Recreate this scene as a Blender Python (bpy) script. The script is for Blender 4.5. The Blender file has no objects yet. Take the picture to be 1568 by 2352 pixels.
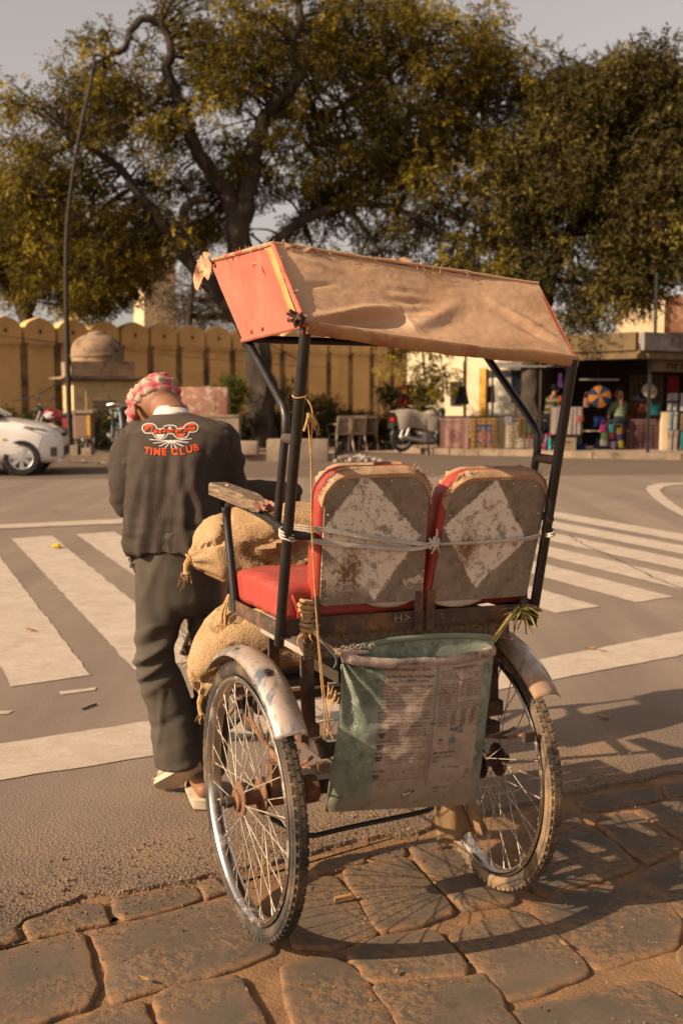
import bpy, bmesh, math, random
import numpy as np
from mathutils import Vector, Matrix, Quaternion, noise as mnoise
from mathutils.bvhtree import BVHTree
random.seed(7); np.random.seed(7)
PI = math.pi; R = math.radians
SC = bpy.context.scene; COL = SC.collection

# ------------------------------------------------------------------ camera, sky, sun, exposure
CAM_H, CAM_P, CAM_F = 1.3863, 0.106445, 2545.4          # eye height, downward pitch, focal length in measuring units
cd = bpy.data.cameras.new('camera'); cam = bpy.data.objects.new('camera', cd); COL.objects.link(cam)
cd.sensor_fit = 'VERTICAL'; cd.sensor_height = 36.0; cd.sensor_width = 24.0; cd.lens = 36.0 * CAM_F / 2352.0
cd.clip_start = 0.05; cd.clip_end = 2000
cam.location = (0, 0, CAM_H); cam.rotation_euler = (PI / 2 - CAM_P, 0, 0)
cd.dof.use_dof = True; cd.dof.focus_distance = 2.75; cd.dof.aperture_fstop = 5.0
SC.camera = cam

SUN_EL = R(29.0); SUN_AZ = (-0.905, -0.425)             # the sun stands low on the left, a little behind the camera
wd = bpy.data.worlds.new('World'); SC.world = wd; wd.use_nodes = True
wn = wd.node_tree.nodes; wl = wd.node_tree.links; wn.clear()
sky = wn.new('ShaderNodeTexSky'); sky.sky_type = 'NISHITA'; sky.sun_disc = False
sky.sun_elevation = SUN_EL; sky.sun_rotation = math.atan2(SUN_AZ[0], SUN_AZ[1]) % (2 * PI)
sky.air_density = 1.3; sky.dust_density = 2.0; sky.ozone_density = 1.0
hs = wn.new('ShaderNodeHueSaturation'); hs.inputs['Saturation'].default_value = 0.22
tn = wn.new('ShaderNodeMix'); tn.data_type = 'RGBA'; tn.blend_type = 'MULTIPLY'; tn.inputs[0].default_value = 1.0
tn.inputs[7].default_value = (1.0, 0.87, 0.795, 1)
bgn = wn.new('ShaderNodeBackground'); bgn.inputs[1].default_value = 0.095
wo = wn.new('ShaderNodeOutputWorld')
wl.new(sky.outputs[0], hs.inputs['Color']); wl.new(hs.outputs[0], tn.inputs[6]); wl.new(tn.outputs[2], bgn.inputs[0]); wl.new(bgn.outputs[0], wo.inputs[0])

sd = bpy.data.lights.new('sun', 'SUN'); sd.energy = 5.0; sd.angle = R(0.42); sd.color = (1.0, 0.79, 0.55)
sun = bpy.data.objects.new('sun', sd); COL.objects.link(sun)
_n = math.hypot(*SUN_AZ)
SUN_DIR = Vector((-SUN_AZ[0] / _n * math.cos(SUN_EL), -SUN_AZ[1] / _n * math.cos(SUN_EL), -math.sin(SUN_EL)))
sun.rotation_euler = SUN_DIR.to_track_quat('-Z', 'Y').to_euler()
sun.location = (-20, -10, 18)
SC.view_settings.view_transform = 'Standard'; SC.view_settings.look = 'None'
SC.view_settings.exposure = 0.58; SC.view_settings.gamma = 1.0; SC.view_settings.use_curve_mapping = False
SC.cycles.max_bounces = 6; SC.cycles.diffuse_bounces = 3; SC.cycles.glossy_bounces = 3; SC.cycles.transparent_max_bounces = 8
SC.cycles.caustics_reflective = False; SC.cycles.caustics_refractive = False

# ------------------------------------------------------------------ survey helpers (turn measured sight lines into places)
_c, _s = math.cos(CAM_P), math.sin(CAM_P)
def sight(px, py):
    a = (px - 784) / CAM_F; b = (1176 - py) / CAM_F
    return Vector((a, _c + b * _s, -_s + b * _c))
def gp(px, py, z=0.0):
    d = sight(px, py); t = (z - CAM_H) / d.z
    return Vector((0, 0, CAM_H)) + d * t
def at(px, py, Y):
    d = sight(px, py); return Vector((0, 0, CAM_H)) + d * (Y / d.y)

# ------------------------------------------------------------------ object helpers
def tag(o, label=None, cat=None, group=None, kind=None):
    if label: o['label'] = label
    if cat: o['category'] = cat
    if group: o['group'] = group
    if kind: o['kind'] = kind
    return o
def empty(name, loc=(0, 0, 0), rz=0.0, label=None, cat=None, group=None, parent=None):
    o = bpy.data.objects.new(name, None); COL.objects.link(o)
    o.location = loc; o.rotation_euler = (0, 0, rz); o.empty_display_size = 0.1
    if parent: o.parent = parent
    return tag(o, label, cat, group)
def link_mesh(name, me, mat=None, parent=None, smooth=False):
    o = bpy.data.objects.new(name, me); COL.objects.link(o)
    if mat is not None:
        me.materials.clear()
        for m in (mat if isinstance(mat, (list, tuple)) else [mat]): me.materials.append(m)
    if smooth and len(me.polygons): me.polygons.foreach_set('use_smooth', [True] * len(me.polygons))
    if parent: o.parent = parent
    return o
def kids(o): return [c for c in COL.objects if c.parent == o]
def copy_tree(o, parent=None):
    c = o.copy(); COL.objects.link(c); c.parent = parent
    for k in list(o.children): copy_tree(k, c)
    return c
def evaluated(o):
    dg = bpy.context.evaluated_depsgraph_get(); dg.update()
    return bpy.data.meshes.new_from_object(o.evaluated_get(dg))
def bake(o):
    """apply the modifiers of o in place"""
    me = evaluated(o); o.modifiers.clear(); o.data = me; return o

def text_mesh(s, shear=0.0, bold=0.0):
    c = bpy.data.curves.new('text', 'FONT'); c.body = s; c.size = 1.0; c.resolution_u = 2; c.shear = shear; c.offset = bold; c.fill_mode = 'FRONT'
    o = bpy.data.objects.new('text', c); COL.objects.link(o); bpy.context.view_layer.update(); me = evaluated(o)
    V = [v.co.copy() for v in me.vertices]; F = [tuple(p.vertices) for p in me.polygons]
    bpy.data.objects.remove(o); bpy.data.meshes.remove(me); bpy.data.curves.remove(c); return V, F

class MB:
    def __init__(s): s.v = []; s.f = []; s.mi = []; s.cur = 0
    def add(s, vs, fs):
        b = len(s.v); s.v += [tuple(v) for v in vs]
        s.f += [tuple(b + i for i in f) for f in fs]; s.mi += [s.cur] * len(fs); return s
    def box(s, c, size, rot=None, taper=1.0):
        x, y, z = [d / 2 for d in size]
        vs = []
        for sz in (-1, 1):
            k = taper if sz > 0 else 1.0
            for sx, sy in ((-1, -1), (1, -1), (1, 1), (-1, 1)): vs.append(Vector((sx * x * k, sy * y * k, sz * z)))
        if rot is not None:
            if not isinstance(rot, Matrix): rot = Matrix.Rotation(rot, 3, 'Z')
            vs = [rot @ v for v in vs]
        c = Vector(c)
        return s.add([v + c for v in vs], [(3, 2, 1, 0), (4, 5, 6, 7), (0, 1, 5, 4), (1, 2, 6, 5), (2, 3, 7, 6), (3, 0, 4, 7)])
    def bar(s, a, b, w, h, up=(0, 0, 1)):
        a, b = Vector(a), Vector(b); d = (b - a); L = d.length; d.normalize()
        u = Vector(up); sd_ = d.cross(u)
        if sd_.length < 1e-4: sd_ = d.cross(Vector((1, 0, 0)))
        sd_.normalize(); u = sd_.cross(d)
        m = Matrix((sd_, d, u)).transposed()
        return s.box((a + b) / 2, (w, L, h), m)
    def tube(s, pts, r, seg=8, caps=True, closed=False):
        pts = [Vector(p) for p in pts]; n = len(pts)
        rs = r if isinstance(r, (list, tuple)) else [r] * n
        ts = []
        for i in range(n):
            if closed: t = pts[(i + 1) % n] - pts[i - 1]
            else: t = pts[min(i + 1, n - 1)] - pts[max(i - 1, 0)]
            ts.append(t.normalized() if t.length > 1e-9 else Vector((0, 0, 1)))
        u = ts[0].orthogonal().normalized(); base = len(s.v); vs = []
        for i in range(n):
            if i: u = (ts[i - 1].rotation_difference(ts[i]) @ u)
            u = (u - ts[i] * u.dot(ts[i])).normalized(); w = ts[i].cross(u)
            for k in range(seg):
                a = 2 * PI * k / seg; vs.append(pts[i] + (u * math.cos(a) + w * math.sin(a)) * rs[i])
        fs = []
        for i in range(n if closed else n - 1):
            j = (i + 1) % n
            for k in range(seg):
                q = (k + 1) % seg; fs.append((i * seg + k, i * seg + q, j * seg + q, j * seg + k))
        if caps and not closed:
            fs.append(tuple(range(seg - 1, -1, -1))); fs.append(tuple((n - 1) * seg + k for k in range(seg)))
        return s.add(vs, fs)
    def rings(s, rows, close_u=True, cap0=False, cap1=False):
        n = len(rows[0]); vs = [v for r in rows for v in r]; fs = []
        for i in range(len(rows) - 1):
            for k in range(n if close_u else n - 1):
                q = (k + 1) % n; fs.append((i * n + k, i * n + q, (i + 1) * n + q, (i + 1) * n + k))
        if cap0: fs.append(tuple(range(n - 1, -1, -1)))
        if cap1: fs.append(tuple((len(rows) - 1) * n + k for k in range(n)))
        return s.add(vs, fs)
    def lathe(s, prof, seg=24, axis='Z', c=(0, 0, 0), close=False):
        rows = []
        for r_, h_ in prof:
            row = []
            for k in range(seg):
                a = 2 * PI * k / seg; x, y = r_ * math.cos(a), r_ * math.sin(a)
                p = (x, y, h_) if axis == 'Z' else ((x, h_, y) if axis == 'Y' else (h_, x, y))
                row.append(Vector(p) + Vector(c))
            rows.append(row)
        if close: rows.append(rows[0])
        return s.rings(rows)
    def grid(s, fn, nu, nv):
        rows = [[fn(i / nu, j / nv) for i in range(nu + 1)] for j in range(nv + 1)]
        return s.rings(rows, close_u=False)
    def prism(s, poly, d0, d1, fn=lambda x, y, d: (x, y, d)):
        n = len(poly)
        vs = [fn(x, y, d0) for x, y in poly] + [fn(x, y, d1) for x, y in poly]
        fs = [tuple(range(n - 1, -1, -1)), tuple(range(n, 2 * n))] + [(k, (k + 1) % n, n + (k + 1) % n, n + k) for k in range(n)]
        return s.add(vs, fs)
    def mesh(s, name='mesh'):
        me = bpy.data.meshes.new(name); me.from_pydata(s.v, [], s.f); me.update()
        if any(s.mi): me.polygons.foreach_set('material_index', s.mi)
        return me
    def build(s, name, mat=None, parent=None, smooth=False, fix=True):
        me = s.mesh(name)
        if fix:
            bm = bmesh.new(); bm.from_mesh(me); bmesh.ops.recalc_face_normals(bm, faces=bm.faces); bm.to_mesh(me); bm.free()
        o = link_mesh(name, me, mat, parent)
        if smooth:
            me.polygons.foreach_set('use_smooth', [True] * len(me.polygons))
            me.set_sharp_from_angle(angle=R(smooth if smooth is not True else 40))
        return o

def bevel(o, w, seg=2, angle=30):
    m = o.modifiers.new('bevel', 'BEVEL'); m.width = w; m.segments = seg; m.limit_method = 'ANGLE'; m.angle_limit = R(angle)
    bake(o); o.data.polygons.foreach_set('use_smooth', [True] * len(o.data.polygons)); o.data.set_sharp_from_angle(angle=R(50)); return o
def smoothpath(pts, n=6):
    """Catmull-Rom through points"""
    P = [Vector(p) for p in pts]; out = []
    for i in range(len(P) - 1):
        a = P[i - 1] if i else P[i] * 2 - P[i + 1]; b, c = P[i], P[i + 1]; d = P[i + 2] if i + 2 < len(P) else c * 2 - b
        for k in range(n):
            t = k / n; out.append(0.5 * ((2 * b) + (c - a) * t + (2 * a - 5 * b + 4 * c - d) * t * t + (3 * b - a - 3 * c + d) * t ** 3))
    out.append(P[-1]); return out
def nz(x, y=0.0, z=0.0): return mnoise.noise(Vector((x, y, z)))
def fbm(x, y=0.0, z=0.0, o=4):
    return mnoise.fractal(Vector((x, y, z)), 1.0, 2.0, o)

# ------------------------------------------------------------------ materials
def mat(name, col, rough=0.8, metal=0.0, nscale=8.0, nvar=0.22, bump=0.15, bscale=60.0, stains=(), coord='Object',
        spec=0.35, stretch=None, warp=0.0, trans=0.0, rvar=0.0, coat=0.0, bdist=0.01, sheen=0.0):
    m = bpy.data.materials.new(name); m.use_nodes = True
    N = m.node_tree.nodes; L = m.node_tree.links; b = N['Principled BSDF']
    tc = N.new('ShaderNodeTexCoord'); src = tc.outputs[coord]
    if stretch:
        mp = N.new('ShaderNodeMapping'); mp.inputs['Scale'].default_value = stretch; L.new(src, mp.inputs[0]); src = mp.outputs[0]
    def noise(scale, detail=6.0, rough_=0.6, dist=0.0):
        n = N.new('ShaderNodeTexNoise'); n.inputs['Scale'].default_value = scale; n.inputs['Detail'].default_value = detail
        n.inputs['Roughness'].default_value = rough_; n.inputs['Distortion'].default_value = dist; L.new(src, n.inputs['Vector']); return n.outputs['Fac']
    def ramp(fac, lo, hi):
        r = N.new('ShaderNodeMapRange'); r.inputs[1].default_value = lo; r.inputs[2].default_value = hi; r.clamp = True; L.new(fac, r.inputs[0]); return r.outputs[0]
    def mix(f, a, c):
        x = N.new('ShaderNodeMix'); x.data_type = 'RGBA'; x.clamp_factor = True
        if hasattr(f, 'is_linked'): L.new(f, x.inputs[0])
        else: x.inputs[0].default_value = f
        for i, v in ((6, a), (7, c)):
            if hasattr(v, 'is_linked'): L.new(v, x.inputs[i])
            else: x.inputs[i].default_value = (*v[:3], 1)
        return x.outputs[2]
    lo = tuple(c * (1 - nvar) for c in col); hi = tuple(min(1, c * (1 + nvar)) for c in col)
    base = mix(ramp(noise(nscale, dist=warp), 0.3, 0.7), lo, hi)
    for st in stains:
        c, sc, a, z_ = st[:4]
        f = ramp(noise(sc, 7.0, 0.65, st[4] if len(st) > 4 else 0.3), a, z_); base = mix(f, base, c)
    L.new(base, b.inputs['Base Color'])
    b.inputs['Metallic'].default_value = metal; b.inputs['Roughness'].default_value = rough
    b.inputs['Specular IOR Level'].default_value = spec
    if coat: b.inputs['Coat Weight'].default_value = coat; b.inputs['Coat Roughness'].default_value = 0.06
    if sheen: b.inputs['Sheen Weight'].default_value = sheen
    if rvar:
        rr = N.new('ShaderNodeMapRange'); rr.inputs[1].default_value = .3; rr.inputs[2].default_value = .7
        rr.inputs[3].default_value = max(0.03, rough - rvar); rr.inputs[4].default_value = min(1, rough + rvar)
        L.new(noise(nscale * 1.7), rr.inputs[0]); L.new(rr.outputs[0], b.inputs['Roughness'])
    if bump:
        bp = N.new('ShaderNodeBump'); bp.inputs['Strength'].default_value = bump; bp.inputs['Distance'].default_value = bdist
        L.new(noise(bscale, 5.0), bp.inputs['Height']); L.new(bp.outputs[0], b.inputs['Normal'])
    m['_base'] = 1
    return m
def nodes_of(m): return m.node_tree.nodes, m.node_tree.links, m.node_tree.nodes['Principled BSDF']
def base_socket(m):
    N, L, b = nodes_of(m); return b.inputs['Base Color'].links[0].from_socket
class NT:
    """small node-writing helper"""
    def __init__(s, m): s.m = m; s.N, s.L, s.b = nodes_of(m)
    def new(s, t): return s.N.new('ShaderNode' + t)
    def put(s, sock, v):
        if hasattr(v, 'is_linked'): s.L.new(v, sock)
        elif isinstance(v, (tuple, list)) and len(v) == 3 and sock.type == 'RGBA': sock.default_value = (*v, 1)
        else: sock.default_value = v
    def math(s, op, a, b=0.0, c=0.0):
        n = s.new('Math'); n.operation = op; s.put(n.inputs[0], a); s.put(n.inputs[1], b); s.put(n.inputs[2], c); return n.outputs[0]
    def rng(s, v, a, b, c=0.0, d=1.0):
        n = s.new('MapRange'); n.clamp = True
        for i, x in enumerate((v, a, b, c, d)): s.put(n.inputs[i], x)
        return n.outputs[0]
    def mix(s, f, a, b, mode='MIX'):
        x = s.new('Mix'); x.data_type = 'RGBA'; x.blend_type = mode; s.put(x.inputs[0], f); s.put(x.inputs[6], a); s.put(x.inputs[7], b); return x.outputs[2]
    def noise(s, vec, scale, detail=5.0, dist=0.0, rough=0.6):
        n = s.new('TexNoise'); s.L.new(vec, n.inputs['Vector']); n.inputs['Scale'].default_value = scale; n.inputs['Detail'].default_value = detail
        n.inputs['Distortion'].default_value = dist; n.inputs['Roughness'].default_value = rough; return n.outputs['Fac']
    def voro(s, vec, scale, feature='F1', out='Distance', rand=1.0):
        n = s.new('TexVoronoi'); n.feature = feature; s.L.new(vec, n.inputs['Vector']); n.inputs['Scale'].default_value = scale; n.inputs['Randomness'].default_value = rand; return n.outputs[out]
    def coord(s, kind='Object'): return s.new('TexCoord').outputs[kind]
    def xyz(s, vec):
        n = s.new('SeparateXYZ'); s.L.new(vec, n.inputs[0]); return n.outputs
    def attr(s, name, out='Fac'):
        n = s.new('Attribute'); n.attribute_name = name; return n.outputs[out]
    def bump(s, h, strength=0.3, dist=0.01):
        n = s.new('Bump'); n.inputs['Strength'].default_value = strength; n.inputs['Distance'].default_value = dist; s.L.new(h, n.inputs['Height'])
        prev = s.b.inputs['Normal'].links
        if prev: s.L.new(prev[0].from_socket, n.inputs['Normal'])
        s.L.new(n.outputs[0], s.b.inputs['Normal'])
    def base(s, v): s.put(s.b.inputs['Base Color'], v)
# ================================================================== SETTING: ground, road, markings, paving
m_sand = mat('sand_dirt', (0.22, 0.118, 0.055), rough=0.95, nscale=9, nvar=0.35, bump=0.6, bscale=90, bdist=0.008,
             stains=[((0.20, 0.115, 0.06), 5, 0.52, 0.68), ((0.33, 0.185, 0.09), 22, 0.58, 0.70)])
m_dust = mat('pale_dust_ground', (0.42, 0.30, 0.20), rough=0.95, nscale=0.8, nvar=0.2, bump=0.3, bscale=14, bdist=0.02,
             stains=[((0.30, 0.20, 0.13), 0.9, 0.55, 0.7)])
def asphalt():
    m = mat('asphalt', (0.225, 0.166, 0.124), rough=0.9, nscale=1.3, nvar=0.14, bump=0, stains=[((0.195, 0.144, 0.108), 0.5, 0.5, 0.68)])
    t = NT(m); P = t.coord('Object'); x = t.xyz(P); base = base_socket(m)
    # distance along the road's crossfall: dust and worn, open gravel gather towards the stone edge
    d = t.math('SUBTRACT', t.math('MULTIPLY', x['Y'], 0.86), t.math('MULTIPLY', x['X'], 0.51))
    near = t.rng(t.math('ADD', d, t.math('MULTIPLY', t.noise(P, 1.6), 0.9)), 3.0, 4.3, 1.0, 0.0)
    peb = t.voro(P, 92.0); peb2 = t.voro(P, 160.0)
    grit = t.rng(peb2, 0.05, 0.6, 1.0, 0.0); grain = t.noise(P, 260.0, 3.0)
    g1 = t.mix(t.math('MULTIPLY', t.rng(grain, 0.35, 0.65), 0.45), base, (0.28, 0.205, 0.15))
    g1 = t.mix(t.rng(t.noise(P, 420.0, 2.0), 0.62, 0.72, 0.0, 0.55), g1, (0.06, 0.05, 0.042))
    dusty = t.mix(t.rng(peb, 0.15, 0.55), (0.29, 0.172, 0.092), (0.105, 0.064, 0.036))
    dusty = t.mix(t.rng(t.noise(P, 3.0), 0.45, 0.7, 0.0, 0.75), dusty, (0.34, 0.185, 0.085))
    col = t.mix(t.math('MULTIPLY', near, 0.92), g1, dusty)
    # dark oil patch of old tar at the left edge, cracks
    tar = t.math('MULTIPLY', t.rng(x['X'], -0.95, -0.5, 1.0, 0.0), t.rng(x['Y'], 2.75, 3.25, 1.0, 0.0))
    tar = t.math('MULTIPLY', tar, t.rng(t.noise(P, 4.0), 0.35, 0.6))
    col = t.mix(t.math('MULTIPLY', tar, 0.85), col, (0.055, 0.045, 0.038))
    trk = t.new('Mapping'); trk.inputs['Rotation'].default_value = (0, 0, R(-22)); trk.inputs['Scale'].default_value = (2.2, .16, 1); t.L.new(P, trk.inputs[0])
    col = t.mix(t.rng(t.noise(trk.outputs[0], 1.0, 4.0, .2), .40, .66, 0.0, .55), col, (0.135, 0.10, 0.077))
    col = t.mix(t.rng(t.noise(P, 1.9, 6.0, .8, .7), .60, .74, 0.0, .35), col, (0.30, 0.22, 0.155))
    col = t.mix(t.rng(t.noise(P, 5.2, 5.0, .6), .68, .76, 0.0, .5), col, (0.10, 0.074, 0.056))
    far = t.rng(t.math('ADD', t.math('SUBTRACT', x['Y'], t.math('MULTIPLY', x['X'], .10)), t.math('MULTIPLY', t.noise(P, .9), .35)), 18.45, 18.75)
    col = t.mix(far, col, t.mix(t.noise(P, .6), (0.115, 0.080, 0.056), (0.155, 0.108, 0.075)))
    t.base(col)
    hgt = t.math('ADD', t.math('MULTIPLY', t.rng(peb, 0.0, 0.6, 1.0, 0.0), t.math('ADD', t.math('MULTIPLY', near, 1.0), 0.18)), t.math('MULTIPLY', grit, 0.25))
    t.bump(hgt, 0.8, 0.0045)
    return m
m_road = asphalt()
def paint_mat():
    m = mat('road_paint', (0.50, 0.41, 0.325), rough=0.85, nscale=3.5, nvar=0.12, bump=0.25, bscale=200, bdist=0.003)
    t = NT(m); P = t.coord('Object'); base = base_socket(m)
    w = t.rng(t.math('ADD', t.math('MULTIPLY', t.noise(P, 7.0, 8.0, 0.4, 0.7), 0.65), t.math('MULTIPLY', t.noise(P, 120.0, 3.0), 0.35)), 0.40, 0.60, 0.0, 1.0)
    c = t.mix(t.math('MULTIPLY', w, 0.75), base, (0.34, 0.25, 0.18))
    sp = t.rng(t.noise(P, 300.0, 2.0), 0.60, 0.70, 0.0, 0.4)
    t.base(t.mix(sp, c, (0.13, 0.10, 0.075)))
    return m
m_paint = paint_mat()

def flat(name, poly, z, m, parent=None, kind='structure'):
    b = MB(); b.add([(p[0], p[1], z) for p in poly], [tuple(range(len(poly)))])
    o = b.build(name, m, parent); 
    if kind: o['kind'] = kind
    return o
# edge between asphalt and stone paving
edge_px = [(0, 2150), (60, 2112), (105, 2092), (190, 2050), (262, 2047), (340, 2035), (430, 2018), (520, 2000), (640, 1975), (715, 1955), (800, 1930), (880, 1916), (955, 1908), (1010, 1890), (1090, 1872), (1290, 1822), (1420, 1796), (1568, 1768)]
edge = [gp(*q) for q in edge_px]
e0 = edge[0] + (edge[0] - edge[5]).normalized() * 9; e1 = edge[-1] + (edge[-1] - edge[-5]).normalized() * 30
full = [e0] + edge + [e1]
rag = []
for a, b in zip(full[:-1], full[1:]):
    n = max(1, min(40, int((b - a).length / 0.025)))
    for k in range(n):
        p = a.lerp(b, k / n); q = Vector((-0.5, 0.86, 0)) * (0.018 * nz(p.x * 14, p.y * 14) + 0.012 * nz(p.x * 45, p.y * 45, 3)); rag.append(p + q)
rag.append(full[-1])
far_kerb = [(45, 30), (14, 23.0), (9.5, 23.0), (7.15, 23.25), (5.4, 23.75), (4.26, 24.3), (3.1, 24.9), (2.14, 25.4), (1.3, 26.2), (-0.15, 26.6), (-0.15, 22.75), (-0.6, 22.72), (-2.03, 22.9), (-5.77, 22.5), (-14, 22.2), (-45, 22.0)]
gb = MB(); gb.add([(-400, -60, -0.03), (400, -60, -0.03), (400, 700, -0.03), (-400, 700, -0.03)], [(0, 1, 2, 3)])
tag(gb.build('ground', m_dust), kind='structure')
road = flat('road', [(p[0], p[1]) for p in rag] + far_kerb, 0.0, m_road)
# broken edge of the asphalt: a real lip down to the sand bed
lb = MB(); lb.rings([[(p[0], p[1], 0.0) for p in rag], [(p[0] + 0.004, p[1] - 0.007, -0.02) for p in rag]], close_u=False)
tag(lb.build('road_edge_lip', m_road, road))

# --- painted markings (children of the road): 4 mm above the asphalt
N0 = Vector((-1.24, 5.36)); E1 = Vector((0.855, 0.518)); E2 = Vector((-0.385, 0.923)); ZL = 5.5
def quad_mark(name, pts, z=0.004, sub=0.35):
    b = MB(); P = [Vector((p[0], p[1])) for p in pts]
    # slightly worn, irregular outline
    out = []
    for i in range(len(P)):
        a, c = P[i], P[(i + 1) % len(P)]; n = max(1, int((c - a).length / 0.06)); nn = Vector((-(c - a).y, (c - a).x)).normalized()
        for k in range(n):
            q = a.lerp(c, k / n); out.append(q + nn * 0.012 * (nz(q.x * 9, q.y * 9, 5) + 0.6 * nz(q.x * 31, q.y * 31, 2)))
    b.add([(q.x, q.y, z) for q in out], [tuple(range(len(out)))])
    return b.build(name, m_paint, road)
offs = [-1.24, -0.62, 0.0, 0.62, 1.25, 1.84, 2.40, 2.92, 3.42, 4.10, 4.72, 5.32, 5.90, 6.47]
for i, t0 in enumerate(offs):
    w = 0.385 if i < 9 else 0.36
    a = N0 + E1 * t0; b_ = a - E1 * w - Vector((0.0, 0.02))
    L = ZL - 0.06 * max(0, t0 - 3)
    quad_mark('zebra_stripe', [b_, a, a + E2 * L, b_ + E2 * L])
quad_mark('stop_line', [gp(0, 1794).xy + Vector((-2.4, -1.45)), gp(0, 1794), gp(362, 1736), gp(800, 1648), gp(1276, 1561), gp(1568, 1505), (5.2, 8.0), (5.35, 8.55), gp(1568, 1451), gp(1250, 1514), gp(800, 1583), gp(352, 1656), gp(0, 1711), gp(0, 1711).xy + Vector((-2.4, -1.45))])
quad_mark('edge_line', [(-7.2, 9.55), (-3.51, 11.3), (-2.29, 11.79), (1.36, 13.72), (1.26, 14.02), (-2.4, 12.22), (-3.61, 11.65), (-7.3, 9.95)], .008)
cv = [(5.9, 17.6), (5.32, 17.23), (4.9, 17.07), (4.6, 16.6), (4.40, 16.0), (4.24, 15.2), (4.08, 14.3), (3.92, 13.2), (3.86, 12.5), (3.80, 11.4), (3.98, 11.4), (4.02, 12.5), (4.09, 13.3), (4.23, 14.2), (4.40, 15.14), (4.56, 15.85), (4.78, 16.4), (5.0, 16.73), (5.4, 16.98), (6.0, 17.25)]
quad_mark('curved_line', cv, .008)
quad_mark('paint_fleck', [gp(135, 1590), gp(225, 1580), gp(220, 1587), gp(140, 1597)])
quad_mark('paint_fleck', [gp(-20, 1636), gp(30, 1634), gp(20, 1641), gp(-10, 1643)])
# faint cracks in the tar on the right
m_crack = mat('tar_crack', (0.085, 0.062, 0.05), rough=0.95, bump=0)
def crack(pts, w=0.014):
    P = smoothpath([(*gp(*q).xy, 0.0) for q in pts], 8); b = MB(); A = []; B = []
    for i, p in enumerate(P):
        d = (P[min(i + 1, len(P) - 1)] - P[max(i - 1, 0)]).normalized(); n = Vector((-d.y, d.x, 0)); k = w * (0.5 + abs(nz(i * 1.7, w))) 
        j = n * 0.03 * nz(i * .9, 4.1); A.append(p + n * k + j + Vector((0, 0, .0065))); B.append(p - n * k + j + Vector((0, 0, .0065)))
    b.rings([A, B], close_u=False); return b.build('road_crack', m_crack, road)
crack([(1305, 1229), (1340, 1252), (1400, 1277), (1480, 1318), (1568, 1354), (1700, 1400)], 0.011)

# --- paving of worn stone slabs in a bed of orange sand
bed = flat('sand_bed', [(-9, -3), (30, -3), (30, 21.5)] + [(p[0] + 0.02, p[1] + 0.05) for p in reversed(full[1:-1])] + [(-9, full[0].y)], -0.0125, m_sand)
def stone_mat():
    m = mat('worn_stone', (0.084, 0.065, 0.048), rough=0.82, nscale=4.0, nvar=0.18, bump=0.0, spec=0.3)
    t = NT(m); P = t.coord('Object'); base = base_socket(m)
    oi = t.new('ObjectInfo').outputs['Random']
    base = t.mix(t.rng(oi, 0.0, 1.0, 0.0, 0.55), base, (0.115, 0.086, 0.061))
    pits = t.noise(P, 38.0, 4.0, 0.0, 0.55)
    rough_part = t.rng(t.noise(P, 3.2, 2.0), 0.42, 0.58)
    dustf = t.math('MULTIPLY', t.rng(pits, 0.60, 0.42, 0.0, 1.0), rough_part)
    c = t.mix(t.math('MULTIPLY', dustf, 0.65), base, (0.235, 0.125, 0.058))
    c = t.mix(t.rng(t.noise(P, 2.2, 4.0), 0.46, 0.66, 0.0, 0.6), c, (0.165, 0.112, 0.072))
    c = t.mix(t.rng(t.noise(P, 11.0, 6.0, .9, .7), .60, .70, 0.0, .6), c, (0.055, 0.042, 0.032))
    c = t.mix(t.rng(t.noise(P, 17.0, 5.0, .3, .7), .64, .70, 0.0, .5), c, (0.24, 0.175, 0.125))
    c = t.mix(t.rng(t.noise(P, 90.0, 3.0), 0.55, 0.7, 0.0, 0.5), c, (0.07, 0.05, 0.037))
    h = t.xyz(P)
    rim = t.attr('rim')
    c = t.mix(t.math('MULTIPLY', rim, t.rng(t.noise(P, 30.0), 0.35, 0.6)), c, (0.23, 0.12, 0.055))
    t.base(c)
    t.bump(t.math('ADD', t.math('MULTIPLY', t.rng(pits, 0.40, 0.60), t.math('ADD', t.math('MULTIPLY', rough_part, 0.85), 0.12)), t.math('MULTIPLY', t.noise(P, 150.0, 3.0), 0.14)), 0.5, 0.0045)
    return m
m_stone = stone_mat()
def q4(x, y): return (x / 2.0, 1829.3 + y / 2.0)
def q5(x, y): return (653.3 + x / 1.7143, 1764 + y / 1.7143)
S4 = [[(120, 580), (300, 505), (470, 490), (495, 575), (380, 592), (150, 645)],
      [(525, 470), (560, 455), (880, 408), (927, 458), (760, 510), (590, 552), (535, 525)],
      [(910, 392), (1000, 372), (1050, 420), (945, 458)],
      [(-90, 640), (60, 590), (105, 640), (-60, 700)],
      [(-140, 760), (0, 715), (340, 627), (382, 640), (412, 720), (422, 800), (442, 862), (400, 950), (200, 1022), (-100, 1085)],
      [(418, 612), (700, 547), (900, 492), (1060, 482), (1190, 560), (1255, 650), (1250, 705), (1140, 750), (950, 812), (820, 847), (560, 917), (520, 920), (480, 840), (502, 770), (470, 720)],
      [(60, 1120), (300, 1047), (480, 962), (640, 933), (700, 1060), (760, 1200), (100, 1300)],
      [(706, 925), (770, 880), (1080, 825), (1110, 855), (1170, 960), (1250, 1120), (1260, 1210), (820, 1230)]]
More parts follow.
